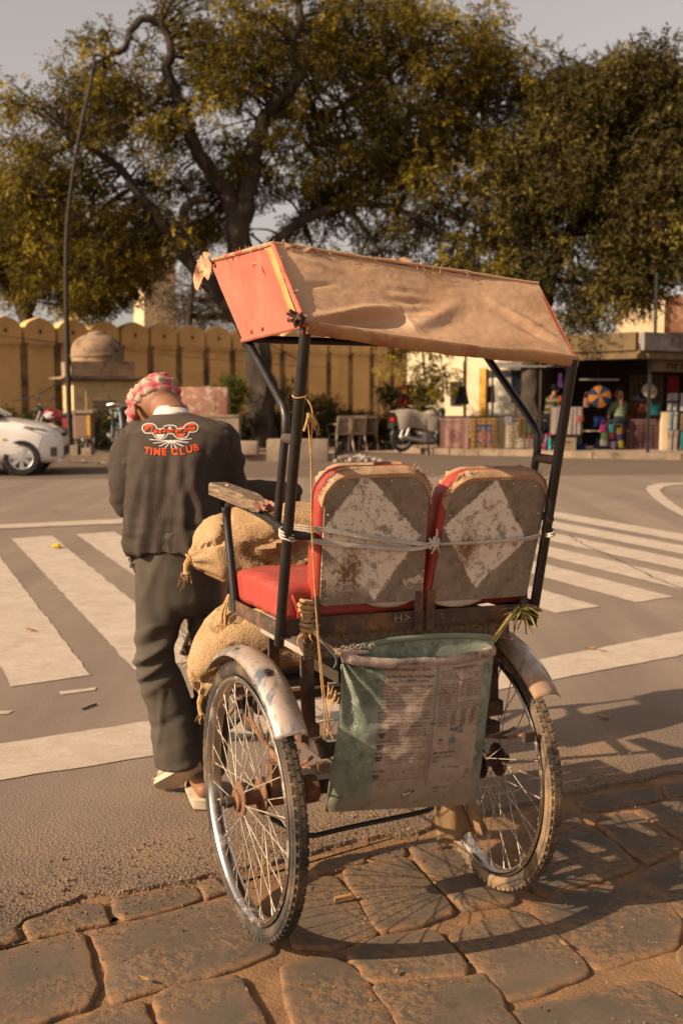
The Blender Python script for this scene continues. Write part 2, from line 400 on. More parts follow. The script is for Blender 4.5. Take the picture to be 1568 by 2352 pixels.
S5 = [[(105, 398), (160, 365), (240, 345), (330, 335), (300, 372), (200, 395), (130, 412)],
      [(345, 330), (460, 305), (480, 335), (390, 362), (340, 360)], [(490, 300), (570, 286), (640, 300), (560, 345), (505, 330)],
      [(85, 432), (195, 425), (265, 490), (300, 560), (366, 642), (190, 695), (40, 690), (20, 600)],
      [(235, 412), (262, 390), (480, 352), (545, 430), (612, 492), (660, 560), (540, 605), (372, 640), (300, 520)],
      [(505, 345), (640, 320), (740, 350), (820, 445), (890, 480), (905, 522), (700, 548), (600, 450)],
      [(255, 712), (345, 668), (590, 640), (690, 745), (722, 785), (700, 815), (330, 840)],
      [(650, 655), (760, 600), (945, 562), (1060, 650), (1205, 790), (1000, 880), (860, 905), (790, 800)],
      [(965, 552), (1100, 482), (1390, 440), (1500, 520), (1560, 600), (1540, 690), (1225, 782), (1085, 665)],
      [(-10, 775), (170, 735), (240, 770), (320, 825), (430, 1000), (500, 1130), (60, 1160), (20, 900)],
      [(345, 845), (700, 822), (785, 805), (870, 930), (860, 950), (960, 1080), (560, 1130), (440, 990)],
      [(1090, 905), (1420, 832), (1560, 900), (1640, 1000), (1560, 1130), (1000, 1140), (880, 955)],
      [(1580, 880), (1760, 800), (1980, 900), (1900, 1060), (1680, 1020)],
      [(1140, 110), (1455, 72), (1482, 117), (1195, 166)], [(1490, 62), (1640, 30), (1700, 80), (1510, 112)],
      [(1215, 200), (1365, 178), (1440, 220), (1560, 300), (1430, 370), (1310, 290)],
      [(1378, 168), (1520, 120), (1720, 110), (1800, 230), (1600, 290), (1470, 215)],
      [(1085, 260), (1185, 222), (1290, 292), (1385, 385), (1150, 455), (1040, 492), (975, 470), (1000, 380)],
      [(1365, 430), (1560, 345), (1700, 330), (1820, 470), (1700, 590), (1575, 590), (1500, 505)],
      [(1000, 180), (1120, 170), (1170, 215), (1060, 255), (1000, 240)],
      [(1590, 620), (1750, 600), (1900, 700), (1750, 790), (1600, 850), (1555, 720)]]
random.seed(3)
def stone(poly):
    P = [Vector((p[0], p[1])) for p in poly]; c = sum(P, Vector((0, 0))) / len(P)
    P = [p + (p - c).normalized() * 0.012 for p in P]
    # rounded corners, then a slightly chipped outline
    for _ in range(2):
        Q = []
        for i in range(len(P)):
            a, b = P[i], P[(i + 1) % len(P)]; Q += [a.lerp(b, 0.11), a.lerp(b, 0.89)]
        P = Q
    O = []; per = 0.0
    for i in range(len(P)):
        a, b = P[i], P[(i + 1) % len(P)]; n = max(1, int((b - a).length / 0.03))
        for k in range(n): O.append(a.lerp(b, k / n))
    ph = random.random() * 50
    O = [p + (p - c).normalized() * (0.009 * nz(p.x * 17, p.y * 17, ph) + 0.006 * nz(p.x * 48, p.y * 48, ph)) for p in O]
    top = random.uniform(-0.003, 0.003); tilt = (random.uniform(-.010, .010), random.uniform(-.010, .010))
    def H(p, k): 
        e = p - c; return top + tilt[0] * e.x + tilt[1] * e.y + 0.0035 * nz(p.x * 6, p.y * 6, ph) + 0.004 * k
    rows = []; rim = []
    size = min((p - c).length for p in O)
    for inset, drop in ((0.0, -0.020), (0.001, -0.0065), (0.0045, -0.0018), (0.012, -0.0003), (0.30 * size, 0.0), (0.6 * size, 0.0), (0.86 * size, 0.0)):
        row = []
        for p in O:
            d = c - p; L_ = d.length; q = p + d * min(0.97, inset / max(size, 0.02) if inset > 0.05 else inset / L_)
            row.append((q.x, q.y, H(q, inset / size * 0.5) + drop)); rim.append(1.0 if inset < 0.005 else (0.8 if inset < 0.015 else (0.35 if inset < 0.03 else 0.0)))
        rows.append(row)
    b = MB(); b.rings(rows, cap1=True); o = b.build('paving_stone', m_stone, bed, smooth=55)
    a = o.data.attributes.new('rim', 'FLOAT', 'POINT'); a.data.foreach_set('value', rim)
    return o
for poly in S4: stone([gp(*q4(*q)) for q in poly])
for poly in S5: stone([gp(*q5(*q)) for q in poly])
# more slabs of the same paving beside and behind the camera
ax = (edge[-1] - edge[5]).normalized(); ay = Vector((-ax.y, ax.x, 0)); o0 = Vector((-0.3, 2.0, 0))
for j in range(6):
    x = -2.6 + random.uniform(-.2, .2)
    while x < 3.6:
        w = random.uniform(0.3, 0.6); h = 0.36
        poly = [o0 + ax * (x + random.uniform(-.03, .03)) - ay * (0.36 * j + .02), o0 + ax * (x + w - .04) - ay * (0.36 * j + random.uniform(0, .03)), o0 + ax * (x + w - .03 + random.uniform(-.03, .03)) - ay * (0.36 * j + h - .04), o0 + ax * x - ay * (0.36 * j + h - .05)]
        cc = sum(poly, Vector()) / 4
        pr_d = cc.y * _c - (0 - CAM_H) * _s; pyy = 1176 - CAM_F * (cc.y * _s + (0 - CAM_H) * _c) / max(pr_d, .01)
        if pyy > 2470 and cc.y > -1: stone(poly)
        x += w
# kerb stones and pavement on the far side
m_kerb = mat('kerb_stone', (0.26, 0.19, 0.13), rough=0.9, nscale=3, nvar=0.25, bump=0.3, bscale=25, bdist=0.01, stains=[((0.12, 0.085, 0.06), 2.5, 0.5, 0.66)])
m_pave = mat('dusty_pavement', (0.30, 0.215, 0.145), rough=0.95, nscale=1.2, nvar=0.22, bump=0.25, bscale=10, bdist=0.02, stains=[((0.18, 0.12, 0.08), 1.4, 0.52, 0.7)])
left_line = [(-45, 22.0), (-14, 22.2), (-5.77, 22.5), (-2.03, 22.9), (-0.6, 22.72), (-0.15, 22.75)]
right_line = [(1.3, 26.2), (2.14, 25.4), (3.1, 24.9), (4.26, 24.3), (5.4, 23.75), (7.15, 23.25), (9.5, 23.0), (14, 23.0), (45, 30)]
pl = flat('pavement', [(p[0], p[1] + .16) for p in left_line] + [(-0.15, 29.5), (-45, 40)], 0.13, m_pave)
pr_ = flat('pavement', [(p[0] + .05, p[1] + .16) for p in right_line] + [(45, 50), (1.3, 50)], 0.13, m_pave)
lot = flat('sandy_lot', [(-0.15, 26.6), (1.3, 26.2), (1.35, 60), (-1.5, 60), (-1.5, 29.5), (-0.15, 29.5)], 0.004, m_dust)
def kerbs(line, parent):
    for a, b in zip(line[:-1], line[1:]):
        a, b = Vector((*a, 0)), Vector((*b, 0)); n = max(1, int((b - a).length / 0.95))
        if abs(a.x) > 15 and abs(b.x) > 15: n = 1
        for k in range(n):
            if max(abs(a.x), abs(b.x)) > 20 and n > 8 and abs(a.lerp(b, k / n).x) > 15: continue
            p = a.lerp(b, k / n); q = a.lerp(b, (k + 1) / n); d = (q - p).normalized() * .006
            m = MB(); m.bar(p + d + Vector((0, .08, .07)), q - d + Vector((0, .08, .07 + random.uniform(-.008, .008))), .15, .138)
            m.build('kerb_stone', m_kerb, parent)
kerbs(left_line, pl); kerbs(right_line, pr_)
# ================================================================== BUILDINGS, WALLS AND STREET FURNITURE ACROSS THE ROAD
m_ochre = mat('ochre_limewash', (0.46, 0.255, 0.085), rough=.95, nscale=.8, nvar=.14, bump=.2, bscale=20, bdist=.01, stains=[((0.33, 0.175, 0.06), 1.1, .52, .72), ((0.20, 0.12, 0.06), 3.2, .62, .74)])
PITCH = .97
def wall_mat():
    m = mat('stained_ochre_wall', (0.72, 0.46, 0.195), rough=.95, nscale=.7, nvar=.13, bump=.2, bscale=20, bdist=.01, stains=[((0.52, 0.31, 0.125), .9, .52, .72)])
    t = NT(m); P = t.coord('Object'); x = t.xyz(P); c = base_socket(m)
    n = t.noise(P, 2.2, 6.0, .4); n2 = t.noise(P, 9.0, 5.0)
    f = t.math('FRACT', t.math('ADD', t.math('DIVIDE', x['X'], PITCH), .5)); d = t.math('ABSOLUTE', t.math('SUBTRACT', f, .5))
    band = t.rng(t.math('ADD', d, t.math('MULTIPLY', t.math('SUBTRACT', n2, .5), .08)), .085, .135, 1.0, 0.0)
    on = t.rng(x['X'], 4.2, 5.6, .12, 1.0); top = t.rng(x['Z'], 2.1, 2.75, 0.0, 1.0)
    amt = t.math('MULTIPLY', band, t.math('MAXIMUM', t.math('MULTIPLY', on, t.rng(n, .25, .6, .55, 1.0)), t.math('MULTIPLY', top, .8)))
    c = t.mix(t.math('MULTIPLY', amt, .92), c, (0.040, 0.030, 0.022))
    return m, t, c, n, n2, x
m_wall, _t, _c0, _n, _n2, _x = wall_mat()
_soot = _t.math('MULTIPLY', _t.rng(_x['Z'], 2.35, 3.3), _t.rng(_n, .42, .62, 0.0, .8)); _t.base(_t.mix(_soot, _c0, (0.085, 0.060, 0.042)))
W0, WD = Vector((-13.42, 24.97, 0)), Vector((.745, .668, 0)); WANG = math.atan2(WD.y, WD.x)
wall = empty('boundary_wall', W0, WANG, 'long ochre wall with scalloped merlons and black streaks, behind the hedge', 'wall')
b = MB(); b.box((11.0, .22, 1.32), (22.0, .44, 2.70)); b.build('wall_body', m_wall, wall)
b = MB(); b.box((11.0, .18, 2.70), (22.0, .50, .06)); b.build('string_course', m_wall, wall)
prof = [(-.44, 0), (.44, 0), (.44, .33), (.425, .42), (.37, .51), (.26, .58), (.12, .63), (0, .67), (-.12, .63), (-.26, .58), (-.37, .51), (-.425, .42), (-.44, .33)]
mm = MB(); n_ = len(prof); hol = [(.045 * math.cos(a), .30 + .06 * math.sin(a)) for a in [2 * PI * k / 8 for k in range(8)]]
mm.prism(prof, -.19, .19, lambda x, y, d: (x, d, y)); mm_me = None
hb_ = MB(); hb_.prism([(x * .95, y) for x, y in hol], 0, .05, lambda x, y, d: (x, -.193 + d * .1, y))
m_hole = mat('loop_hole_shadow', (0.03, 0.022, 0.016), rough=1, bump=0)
for k in range(22):
    o = mm.build('merlon', m_wall, wall) if k == 0 else link_mesh('merlon', mm_me, None, wall)
    mm_me = o.data; o.location = (PITCH * (k + .5) + random.uniform(-.01, .01), .20, 2.73)
    # the stains run on in the wall's own axes, so bake the place into the mesh instead of sharing when near
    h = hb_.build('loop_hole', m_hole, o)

# --- little domed pavilion
m_kio = mat('kiosk_plaster', (0.66, 0.46, 0.23), rough=.95, nscale=2, nvar=.14, bump=.2, bscale=30, bdist=.008, stains=[((0.36, 0.23, 0.11), 3, .54, .72)])
m_grey = mat('weathered_dome', (0.30, 0.205, 0.125), rough=.95, nscale=3, nvar=.25, bump=.3, bscale=30, bdist=.01, stains=[((0.085, 0.063, 0.046), 2.4, .50, .66), ((0.30, 0.20, 0.12), 5, .58, .7)])
kc = Vector((-5.80, 26.6, .12)); ki = empty('domed_pavilion', kc, R(25), 'small plastered pavilion with a weathered round dome and pierced screen', 'pavilion')
b = MB(); b.box((0, 0, .80), (1.42, 1.25, 1.60)); b.build('wall', m_kio, ki)
b = MB(); b.box((0, 0, 1.63), (1.95, 1.78, .05)); b.box((0, 0, 1.58), (1.60, 1.42, .06)); b.build('eave', m_grey, ki)
b = MB(); b.box((0, 0, 1.84), (1.46, 1.29, .34)); b.build('parapet', m_grey, ki)
b = MB(); b.lathe([(.60, 2.01), (.60, 2.12), (.63, 2.13), (.63, 2.19), (.60, 2.20), (.605, 2.30), (.57, 2.42), (.49, 2.53), (.37, 2.61), (.22, 2.665), (.20, 2.70), (.15, 2.72), (.06, 2.74), (0, 2.75)], 32, 'Z'); b.build('dome', m_grey, ki, smooth=35)
for sx in (-.40, .40): b = MB(); b.box((sx, -.632, .80), (.05, .03, 1.1)); b.build('frame_moulding', m_kio, ki)
b = MB(); b.box((0, -.632, 1.36), (.85, .03, .05)); b.build('frame_moulding', m_kio, ki)
for s in (-1, 1): b = MB(); b.bar((s * .38, -.632, 1.12), (s * .22, -.632, 1.33), .04, .028); b.build('frame_moulding', m_kio, ki)
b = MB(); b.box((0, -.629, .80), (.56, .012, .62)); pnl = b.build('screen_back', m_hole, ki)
b = MB()
for i in range(7):
    for j in range(8):
        x, z = -.24 + i * .08, .53 + j * .078; rr = .034
        b.tube([(x + rr * math.cos(a), -.645, z + rr * math.sin(a)) for a in [k * PI / 3 for k in range(6)]], .009, 4, closed=True)
        if i < 6: b.bar((x + .03, -.645, z), (x + .05, -.645, z), .012, .012)
tag(b.build('pierced_screen', m_kio, ki), kind='stuff')
b = MB(); b.box((-.713, 0, .85), (.012, .46, .95)); b.build('side_niche', m_ochre, ki)

# --- tall cream house behind the wall
m_cream = mat('cream_render', (0.60, 0.45, 0.27), rough=.95, nscale=.6, nvar=.1, bump=.1, bscale=8, stains=[((0.48, 0.33, 0.17), .8, .52, .72)])
m_dkwin = mat('dark_window', (0.03, 0.024, 0.02), rough=.3, bump=0, spec=.5)
def block(name, label, c, yaw, size, m, wins=(), cat='building', roof=True):
    e = empty(name, c, yaw, label, cat); b = MB(); b.box((0, 0, size[2] / 2), size); b.build('wall', m, e)
    if roof: b = MB(); b.box((0, 0, size[2] + .06), (size[0] + .25, size[1] + .25, .14)); b.build('cornice', m, e)
    for face, u, z, w, h in wins:
        b = MB(); d = size[1] / 2 if face == 'f' else size[0] / 2
        if face == 'f': b.box((u, -d + .01, z), (w, .06, h))
        elif face == 'l': b.box((-d + .01, u, z), (.06, w, h))
        else: b.box((d - .01, u, z), (.06, w, h))
        wo_ = b.build('window', m_dkwin, e)
        for nm_, dz, ww, hh in (('lintel', h / 2 + .04, w + .16, .08), ('sill', -h / 2 - .04, w + .2, .08)):
            b = MB(); s = -1 if face == 'l' else 1
            if face == 'f': b.box((u, -d - .02, z + dz), (ww, .08, hh))
            else: b.box((s * (d + .02), u, z + dz), (.08, ww, hh))
            b.build(nm_, m, wo_)
    return e
block('tall_house', 'tall cream house rising behind the ochre wall and trees', (-7.72, 46.5, 0), R(25), (1.35, 1.6, 8.0), m_cream, [('l', 0, z, .5, 1.0) for z in (6.4,)] + [('f', 0, z, .5, 1.0) for z in (6.4,)])
block('far_house', 'cream and brown house with a gable seen above the shop roof', (12.75, 47.5, 0), R(-20), (1.9, 2.6, 5.3), m_cream, [('l', 0, 4.5, .7, .8)])
b = MB(); b.prism([(-1.0, 0), (1.0, 0), (.3, 1.5), (-.3, 1.5)], -.9, .9, lambda x, y, d: (13.7 + x * .8, 47 + d, 3.9 + y)); gab = b.build('brick_stack', mat('brown_brick', (0.24, 0.11, 0.06), rough=.9, nscale=4, nvar=.25, bump=.3, stains=[((0.40, 0.22, 0.12), 2, .5, .6)])); tag(gab, 'sloping brown brick stack beside the far cream house', 'chimney')
block('low_house', 'low cream house far behind the shop at the right edge', (18.5, 52, 0), R(-15), (4, 4, 4.3), m_cream, [('f', -1, 3.4, .7, .8)])

# --- sunlit house with a shutter, beyond the sandy lot
hx0 = Vector((1.95, 33.2, 0)); hdir = Vector((.86, -.51, 0)); hyaw = math.atan2(hdir.y, hdir.x)
m_lit = mat('pale_lime_render', (0.66, 0.54, 0.36), rough=.95, nscale=1.2, nvar=.10, bump=.15, bscale=12, stains=[((0.55, 0.42, 0.25), 1.4, .54, .72)])
hs_ = empty('sunlit_house', hx0, hyaw, 'pale sunlit house with a yellow pilaster and closed white shutter', 'building')
b = MB(); b.box((3.0, 1.9, 1.36), (6.0, 3.8, 2.72)); b.build('wall', m_lit, hs_)
b = MB(); b.box((3.0, 1.9, 2.77), (6.3, 4.1, .10)); b.build('cornice', m_lit, hs_)
def hat(px, y, Yg=31.6):
    """place on the house front sighted at px"""
    d = sight(px, y); o = Vector((0, 0, CAM_H)); n = Vector((-hdir.y, hdir.x, 0)); t = (hx0 - o).dot(n) / d.dot(n); p = o + d * t; return (p - hx0).dot(hdir), p.z
x0, z0 = hat(1103, 955); x1, _ = hat(1118, 955); b = MB(); b.box(((x0 + x1) / 2, -.06, 1.05), (x1 - x0, .14, 2.1)); b.build('pilaster', mat('yellow_paint', (0.55, 0.30, 0.05), rough=.8, nscale=2, nvar=.15), hs_)
x0, z0 = hat(1119, 868); x1, _ = hat(1186, 868); nsl = 22
m_shut = mat('white_shutter', (0.62, 0.55, 0.44), rough=.6, nscale=4, nvar=.08, bump=.05)
shu = MB(); shu.box(((x0 + x1) / 2, -.005, z0 / 2 + .05), (x1 - x0, .02, z0)); sh_o = shu.build('shutter', m_shut, hs_)
for k in range(nsl): b = MB(); b.box(((x0 + x1) / 2, -.025, .12 + (z0 - .1) * k / nsl), (x1 - x0 - .03, .03, (z0 / nsl) * .8)); b.build('slat', m_shut, sh_o)
b = MB(); b.box(((x0 + x1) / 2, -.02, z0 + .12), (x1 - x0 + .2, .10, .18)); b.build('lintel', m_dkwin, hs_)
x0, z0 = hat(1035, 877); x1, z1 = hat(1062, 932); b = MB(); b.box(((x0 + x1) / 2, -.01, (z0 + z1) / 2), (x1 - x0, .06, z0 - z1)); b.build('window', m_dkwin, hs_)
xp, _ = hat(1066, 900); b = MB(); b.tube([(xp, -.05, .1), (xp, -.05, 2.7)], .03, 8); b.build('drain_pipe', m_lit, hs_)

# --- painted box on a masonry base, gate pillar, blocks at the kerb
m_conc = mat('dirty_concrete', (0.27, 0.20, 0.145), rough=.95, nscale=2.5, nvar=.2, bump=.35, bscale=25, bdist=.01, stains=[((0.15, 0.105, 0.07), 2.2, .5, .68)])
m_pink = mat('flaking_pink_paint', (0.33, 0.155, 0.10), rough=.85, nscale=5, nvar=.25, bump=.3, bscale=50, stains=[((0.48, 0.37, 0.31), 6, .53, .6), ((0.18, 0.085, 0.055), 5, .56, .66)])
e = empty('painted_box', (-2.92, 23.9, .13), 0, 'flaking pink painted box on a masonry base behind the man', 'box')
b = MB(); b.box((0, 0, 1.08), (1.02, .55, .62)); o = b.build('box_body', m_pink, e); bevel(o, .015)
b = MB(); b.box((.06, .0, .39), (1.36, .62, .76)); b.build('base', m_conc, e)
b = MB(); b.box((.06, 0, .785), (1.40, .66, .05)); b.build('coping', m_grey, e)
b = MB(); b.box((.05, 0, 1.40), (.22, .2, .04)); b.build('lid_stone', m_grey, e)
b = MB(); b.box((.20, -.278, 1.05), (.07, .012, .35)); b.build('door_strip', m_iron_dark if 'm_iron_dark' in globals() else m_grey, e)
b = MB(); b.box((-.90, 22.95, .22), (1.26, .50, .46)); o = b.build('concrete_block', m_conc); bevel(o, .02); tag(o, 'large low concrete block standing at the end of the left kerb', 'concrete block')
b = MB(); b.box((-1.93, 22.95, .27), (.42, .40, .28)); o = b.build('concrete_block', m_conc); bevel(o, .015); tag(o, 'small concrete block beside the gate base on the left pavement', 'concrete block')
# cover slab of the drain and rubbish
b = MB(); b.box((.02, 22.82, .09), (.22, .5, .05), Matrix.Rotation(R(14), 3, 'Z') @ Matrix.Rotation(R(-8), 3, 'Y')); tag(b.build('broken_slab', m_conc), 'broken slab tilted beside the concrete block and the rubbish', 'slab')
rb_ = MB(); rgb_ = random.Random(4); mats_r = [mat('litter_%s' % n, c, rough=.8, nscale=20, nvar=.3, bump=.2) for n, c in (('white', (.36, .31, .26)), ('yellow', (.5, .34, .05)), ('brown', (.24, .14, .07)), ('dry_leaf', (.32, .19, .07)))]
for k in range(170):
    x, y = rgb_.gauss(.42, .20), rgb_.gauss(22.55, .12); h = max(0, .13 * math.exp(-((x - .42) / .28) ** 2)); c = Vector((x, y, rgb_.uniform(.0, h) + .01)); rb_.cur = rgb_.choice((0, 1, 2, 2, 2, 2, 3, 3, 3, 3))
    u = Vector((rgb_.gauss(0, 1), rgb_.gauss(0, 1), rgb_.gauss(0, .6))).normalized() * rgb_.uniform(.015, .05); w = u.orthogonal().normalized() * rgb_.uniform(.01, .04)
    rb_.add([c - u - w, c + u - w, c + u * .8 + w + Vector((0, 0, .02)), c - u + w], [(0, 1, 2, 3)])
tag(rb_.build('rubbish_pile', mats_r, fix=False), 'small heap of litter and dry leaves on the road by the concrete block', 'rubbish', kind='stuff')
for (px, py), lb in (((370, 1046), 'white scrap of litter on the pavement behind the man'), ((196, 1062), 'white scrap of litter at the kerb under the meter cabinet'), ((232, 1066), 'smaller white scrap of litter on the road left of the man')):
    p = gp(px, py, .02 if py > 1050 else .14); b = MB(); b.grid(lambda a, c: p + Vector(((a - .5) * .2, (c - .5) * .14, .03 + .05 * nz(a * 4, c * 4, px))), 5, 4); tag(b.build('litter_scrap', mats_r[0], smooth=True), lb, 'litter', 'white scraps of litter by the far kerb')
# --- meter cabinet on legs
e = empty('meter_cabinet', (-5.28, 22.9, .13), R(-4), 'rusty brown meter cabinet with a yellow stripe standing on legs by the pole', 'cabinet')
m_cabin = mat('rusty_cabinet', (0.20, 0.11, 0.065), rough=.7, nscale=5, nvar=.25, bump=.2, stains=[((0.28, 0.17, 0.10), 4, .5, .66), ((0.45, 0.38, 0.32), 7, .64, .67)])
b = MB(); b.box((0, 0, .60), (.32, .26, .52)); b.build('cabinet_body', m_cabin, e)
b = MB(); b.box((-.02, -.134, .60), (.20, .012, .46)); dr = b.build('door', m_cabin, e)
b = MB(); b.box((.115, -.134, .62), (.07, .012, .42)); b.build('yellow_panel', mat('yellow_enamel', (.48, .27, .03), rough=.6, nscale=8, nvar=.2), e)
b = MB(); b.box((.0, 0, .885), (.44, .36, .05)); b.build('roof', m_conc, e)
for sx in (-.13, .13): b = MB(); b.bar((sx, 0, 0), (sx, 0, .35), .05, .05); b.build('leg', m_cabin, e)
b = MB(); b.box((-.19, .0, .60), (.05, .24, .50)); b.build('side_box', m_conc, e)
b = MB(); b.tube(smoothpath([(.0, -.1, .34), (.02, -.12, .15), (.06, -.16, .0), (.05, -.42, -.13), (.13, -.44, -.12)], 6), .018, 6); b.build('cable', m_dkwin, e)
b = MB(); b.box((.06, -.02, -.0), (.20, .30, .30)); b.build('plinth', m_conc, e)
# --- leaning pole with wires
m_pole = mat('dark_pole', (0.035, 0.026, 0.02), rough=.8, nscale=6, nvar=.3, bump=.2)
po = empty('lamp_pole', (-5.62, 22.85, .1), 0, 'dark street pole leaning right at its top, left of the pavilion', 'pole')
def pw(px, py, Y=22.85): return at(px, py, Y) - Vector((-5.62, 22.85, .1))
b = MB(); b.tube(smoothpath([pw(163, 1050), pw(158, 900), pw(154, 760), pw(152, 640), pw(155, 520), pw(168, 400), pw(190, 275), pw(210, 190), pw(218, 140)], 5), [.055] * 12 + [.045] * 10 + [.036] * 19, 10); b.build('pole', m_pole, po, smooth=True)
b = MB(); b.box(pw(166, 1050) + Vector((0, 0, .08)), (.30, .30, .34)); b.build('base_block', m_conc, po)
b = MB(); b.tube(smoothpath([pw(218, 140), pw(216, 128), pw(226, 126), pw(240, 132)], 4), .035, 6); b.build('bracket', m_pole, po)
b = MB(); b.tube(smoothpath([pw(157, 770), pw(150, 790), pw(163, 830), pw(166, 860), pw(160, 885)], 5), .016, 6); b.build('loose_cable', m_dkwin, po)
def wire(p, q, sag, label, r=.012, grp='cables strung across the trees'):
    b = MB(); b.tube([p.lerp(q, k / 24) - Vector((0, 0, sag * 4 * (k / 24) * (1 - k / 24))) for k in range(25)], r, 5); tag(b.build('overhead_cable', m_dkwin), label, 'cable', grp)
wire(at(157, 860, 22.85), at(30, 920, 24.2), .12, 'slack cable from the pole down to the hedge on the left', .016)
wire(at(40, 400, 22), at(690, 830, 27), .15, 'thin cable slanting down through the tree from upper left', .011)
wire(at(0, 770, 27.2), at(770, 845, 36), .1, 'thin cable running along the face of the ochre wall', .009)
wire(at(215, 150, 22.85), at(-60, 330, 21), .4, 'cable from the pole top running out to the left', .012)
# ================================================================== PARKED CAR, MOTORCYCLES, CHAIRS
m_white = mat('white_car_paint', (0.80, 0.74, 0.68), rough=.28, nscale=2, nvar=.04, bump=0, coat=.6, stains=[((0.62, 0.55, 0.48), 1.5, .55, .8)])
m_glass = mat('dark_glass', (0.015, 0.016, 0.016), rough=.08, bump=0, spec=.7)
m_plast = mat('black_plastic', (0.02, 0.019, 0.018), rough=.6, bump=0); m_lamp = mat('headlamp_glass', (0.45, 0.44, 0.42), rough=.1, bump=0, metal=.3); m_alloy = mat('silver_wheel', (0.50, 0.48, 0.45), rough=.35, metal=.5, bump=0, nvar=.06); m_rub = mat('car_rubber', (0.022, 0.02, 0.018), rough=.85, nscale=10, nvar=.3, bump=.1)
CX, CY = -4.86, 18.75                                          # nose of the car; it points to the right (+x)
car = empty('parked_car', (CX - 2.0 + .03, CY + .55, 0), R(8), 'white saloon car parked on the far side, only its nose in view', 'car')
st_ = [(0.0, .28, .62, .50), (-.05, .22, .70, .66), (-.16, .20, .79, .76), (-.40, .19, .87, .82), (-.80, .18, .945, .84), (-1.15, .18, .985, .845), (-1.30, .18, 1.0, .85), (-1.9, .18, .99, .85), (-2.9, .18, .98, .85), (-3.5, .19, 1.0, .84), (-3.85, .24, .97, .80), (-3.98, .34, .90, .70)]
b = MB(); rows = []
for x, zb, zt, hw in st_:
    row = []
    for k in range(24):
        a = 2 * PI * k / 24 + PI / 24; cx, sz = math.cos(a), math.sin(a); e = .30
        yy = hw * math.copysign(abs(cx) ** e, cx); zz = (zb + zt) / 2 + (zt - zb) / 2 * math.copysign(abs(sz) ** .42, sz)
        if zz > .62: yy *= 1 - .10 * ((zz - .62) / .4) ** 2
        row.append((x + 2.0, yy, zz))
    rows.append(row)
b.rings(rows, cap0=True, cap1=True); body = b.build('car_body', m_white, car, smooth=45)
cut = MB(); 
for wx in (-.66, -3.22): cut.lathe([(0, -1.2), (.375, -1.2), (.375, 1.2), (0, 1.2)], 32, 'Y', c=(wx + 2.0, 0, .33))
co = cut.build('cutter', None); bo = body.modifiers.new('b', 'BOOLEAN'); bo.operation = 'DIFFERENCE'; bo.object = co; bo.solver = 'EXACT'; bake(body); bpy.data.objects.remove(co)
body.data.polygons.foreach_set('use_smooth', [True] * len(body.data.polygons)); body.data.set_sharp_from_angle(angle=R(40))
b = MB(); rows = []
for x, hw, zt in ((-1.02, .74, .985), (-1.55, .66, 1.30), (-1.85, .62, 1.435), (-2.4, .61, 1.47), (-2.9, .61, 1.43), (-3.25, .64, 1.28), (-3.6, .70, .99)):
    rows.append([(x + 2, -hw - .06 * (zt > 1.1), .95), (x + 2, -hw, zt - .05), (x + 2, -hw * .85, zt), (x + 2, hw * .85, zt), (x + 2, hw, zt - .05), (x + 2, hw + .06 * (zt > 1.1), .95)])
b.rings(rows, close_u=True, cap0=True, cap1=True); b.build('cabin_glass', m_glass, car, smooth=40)
b = MB(); b.rings([[(x + 2, y, z + .012) for y, z in ((-hw, zt - .02), (-hw * .5, zt), (hw * .5, zt), (hw, zt - .02))] for x, hw, zt in ((-1.78, .62, 1.41), (-2.1, .62, 1.455), (-2.5, .62, 1.47), (-2.95, .62, 1.425))], close_u=False); b.build('roof', m_white, car, smooth=True)
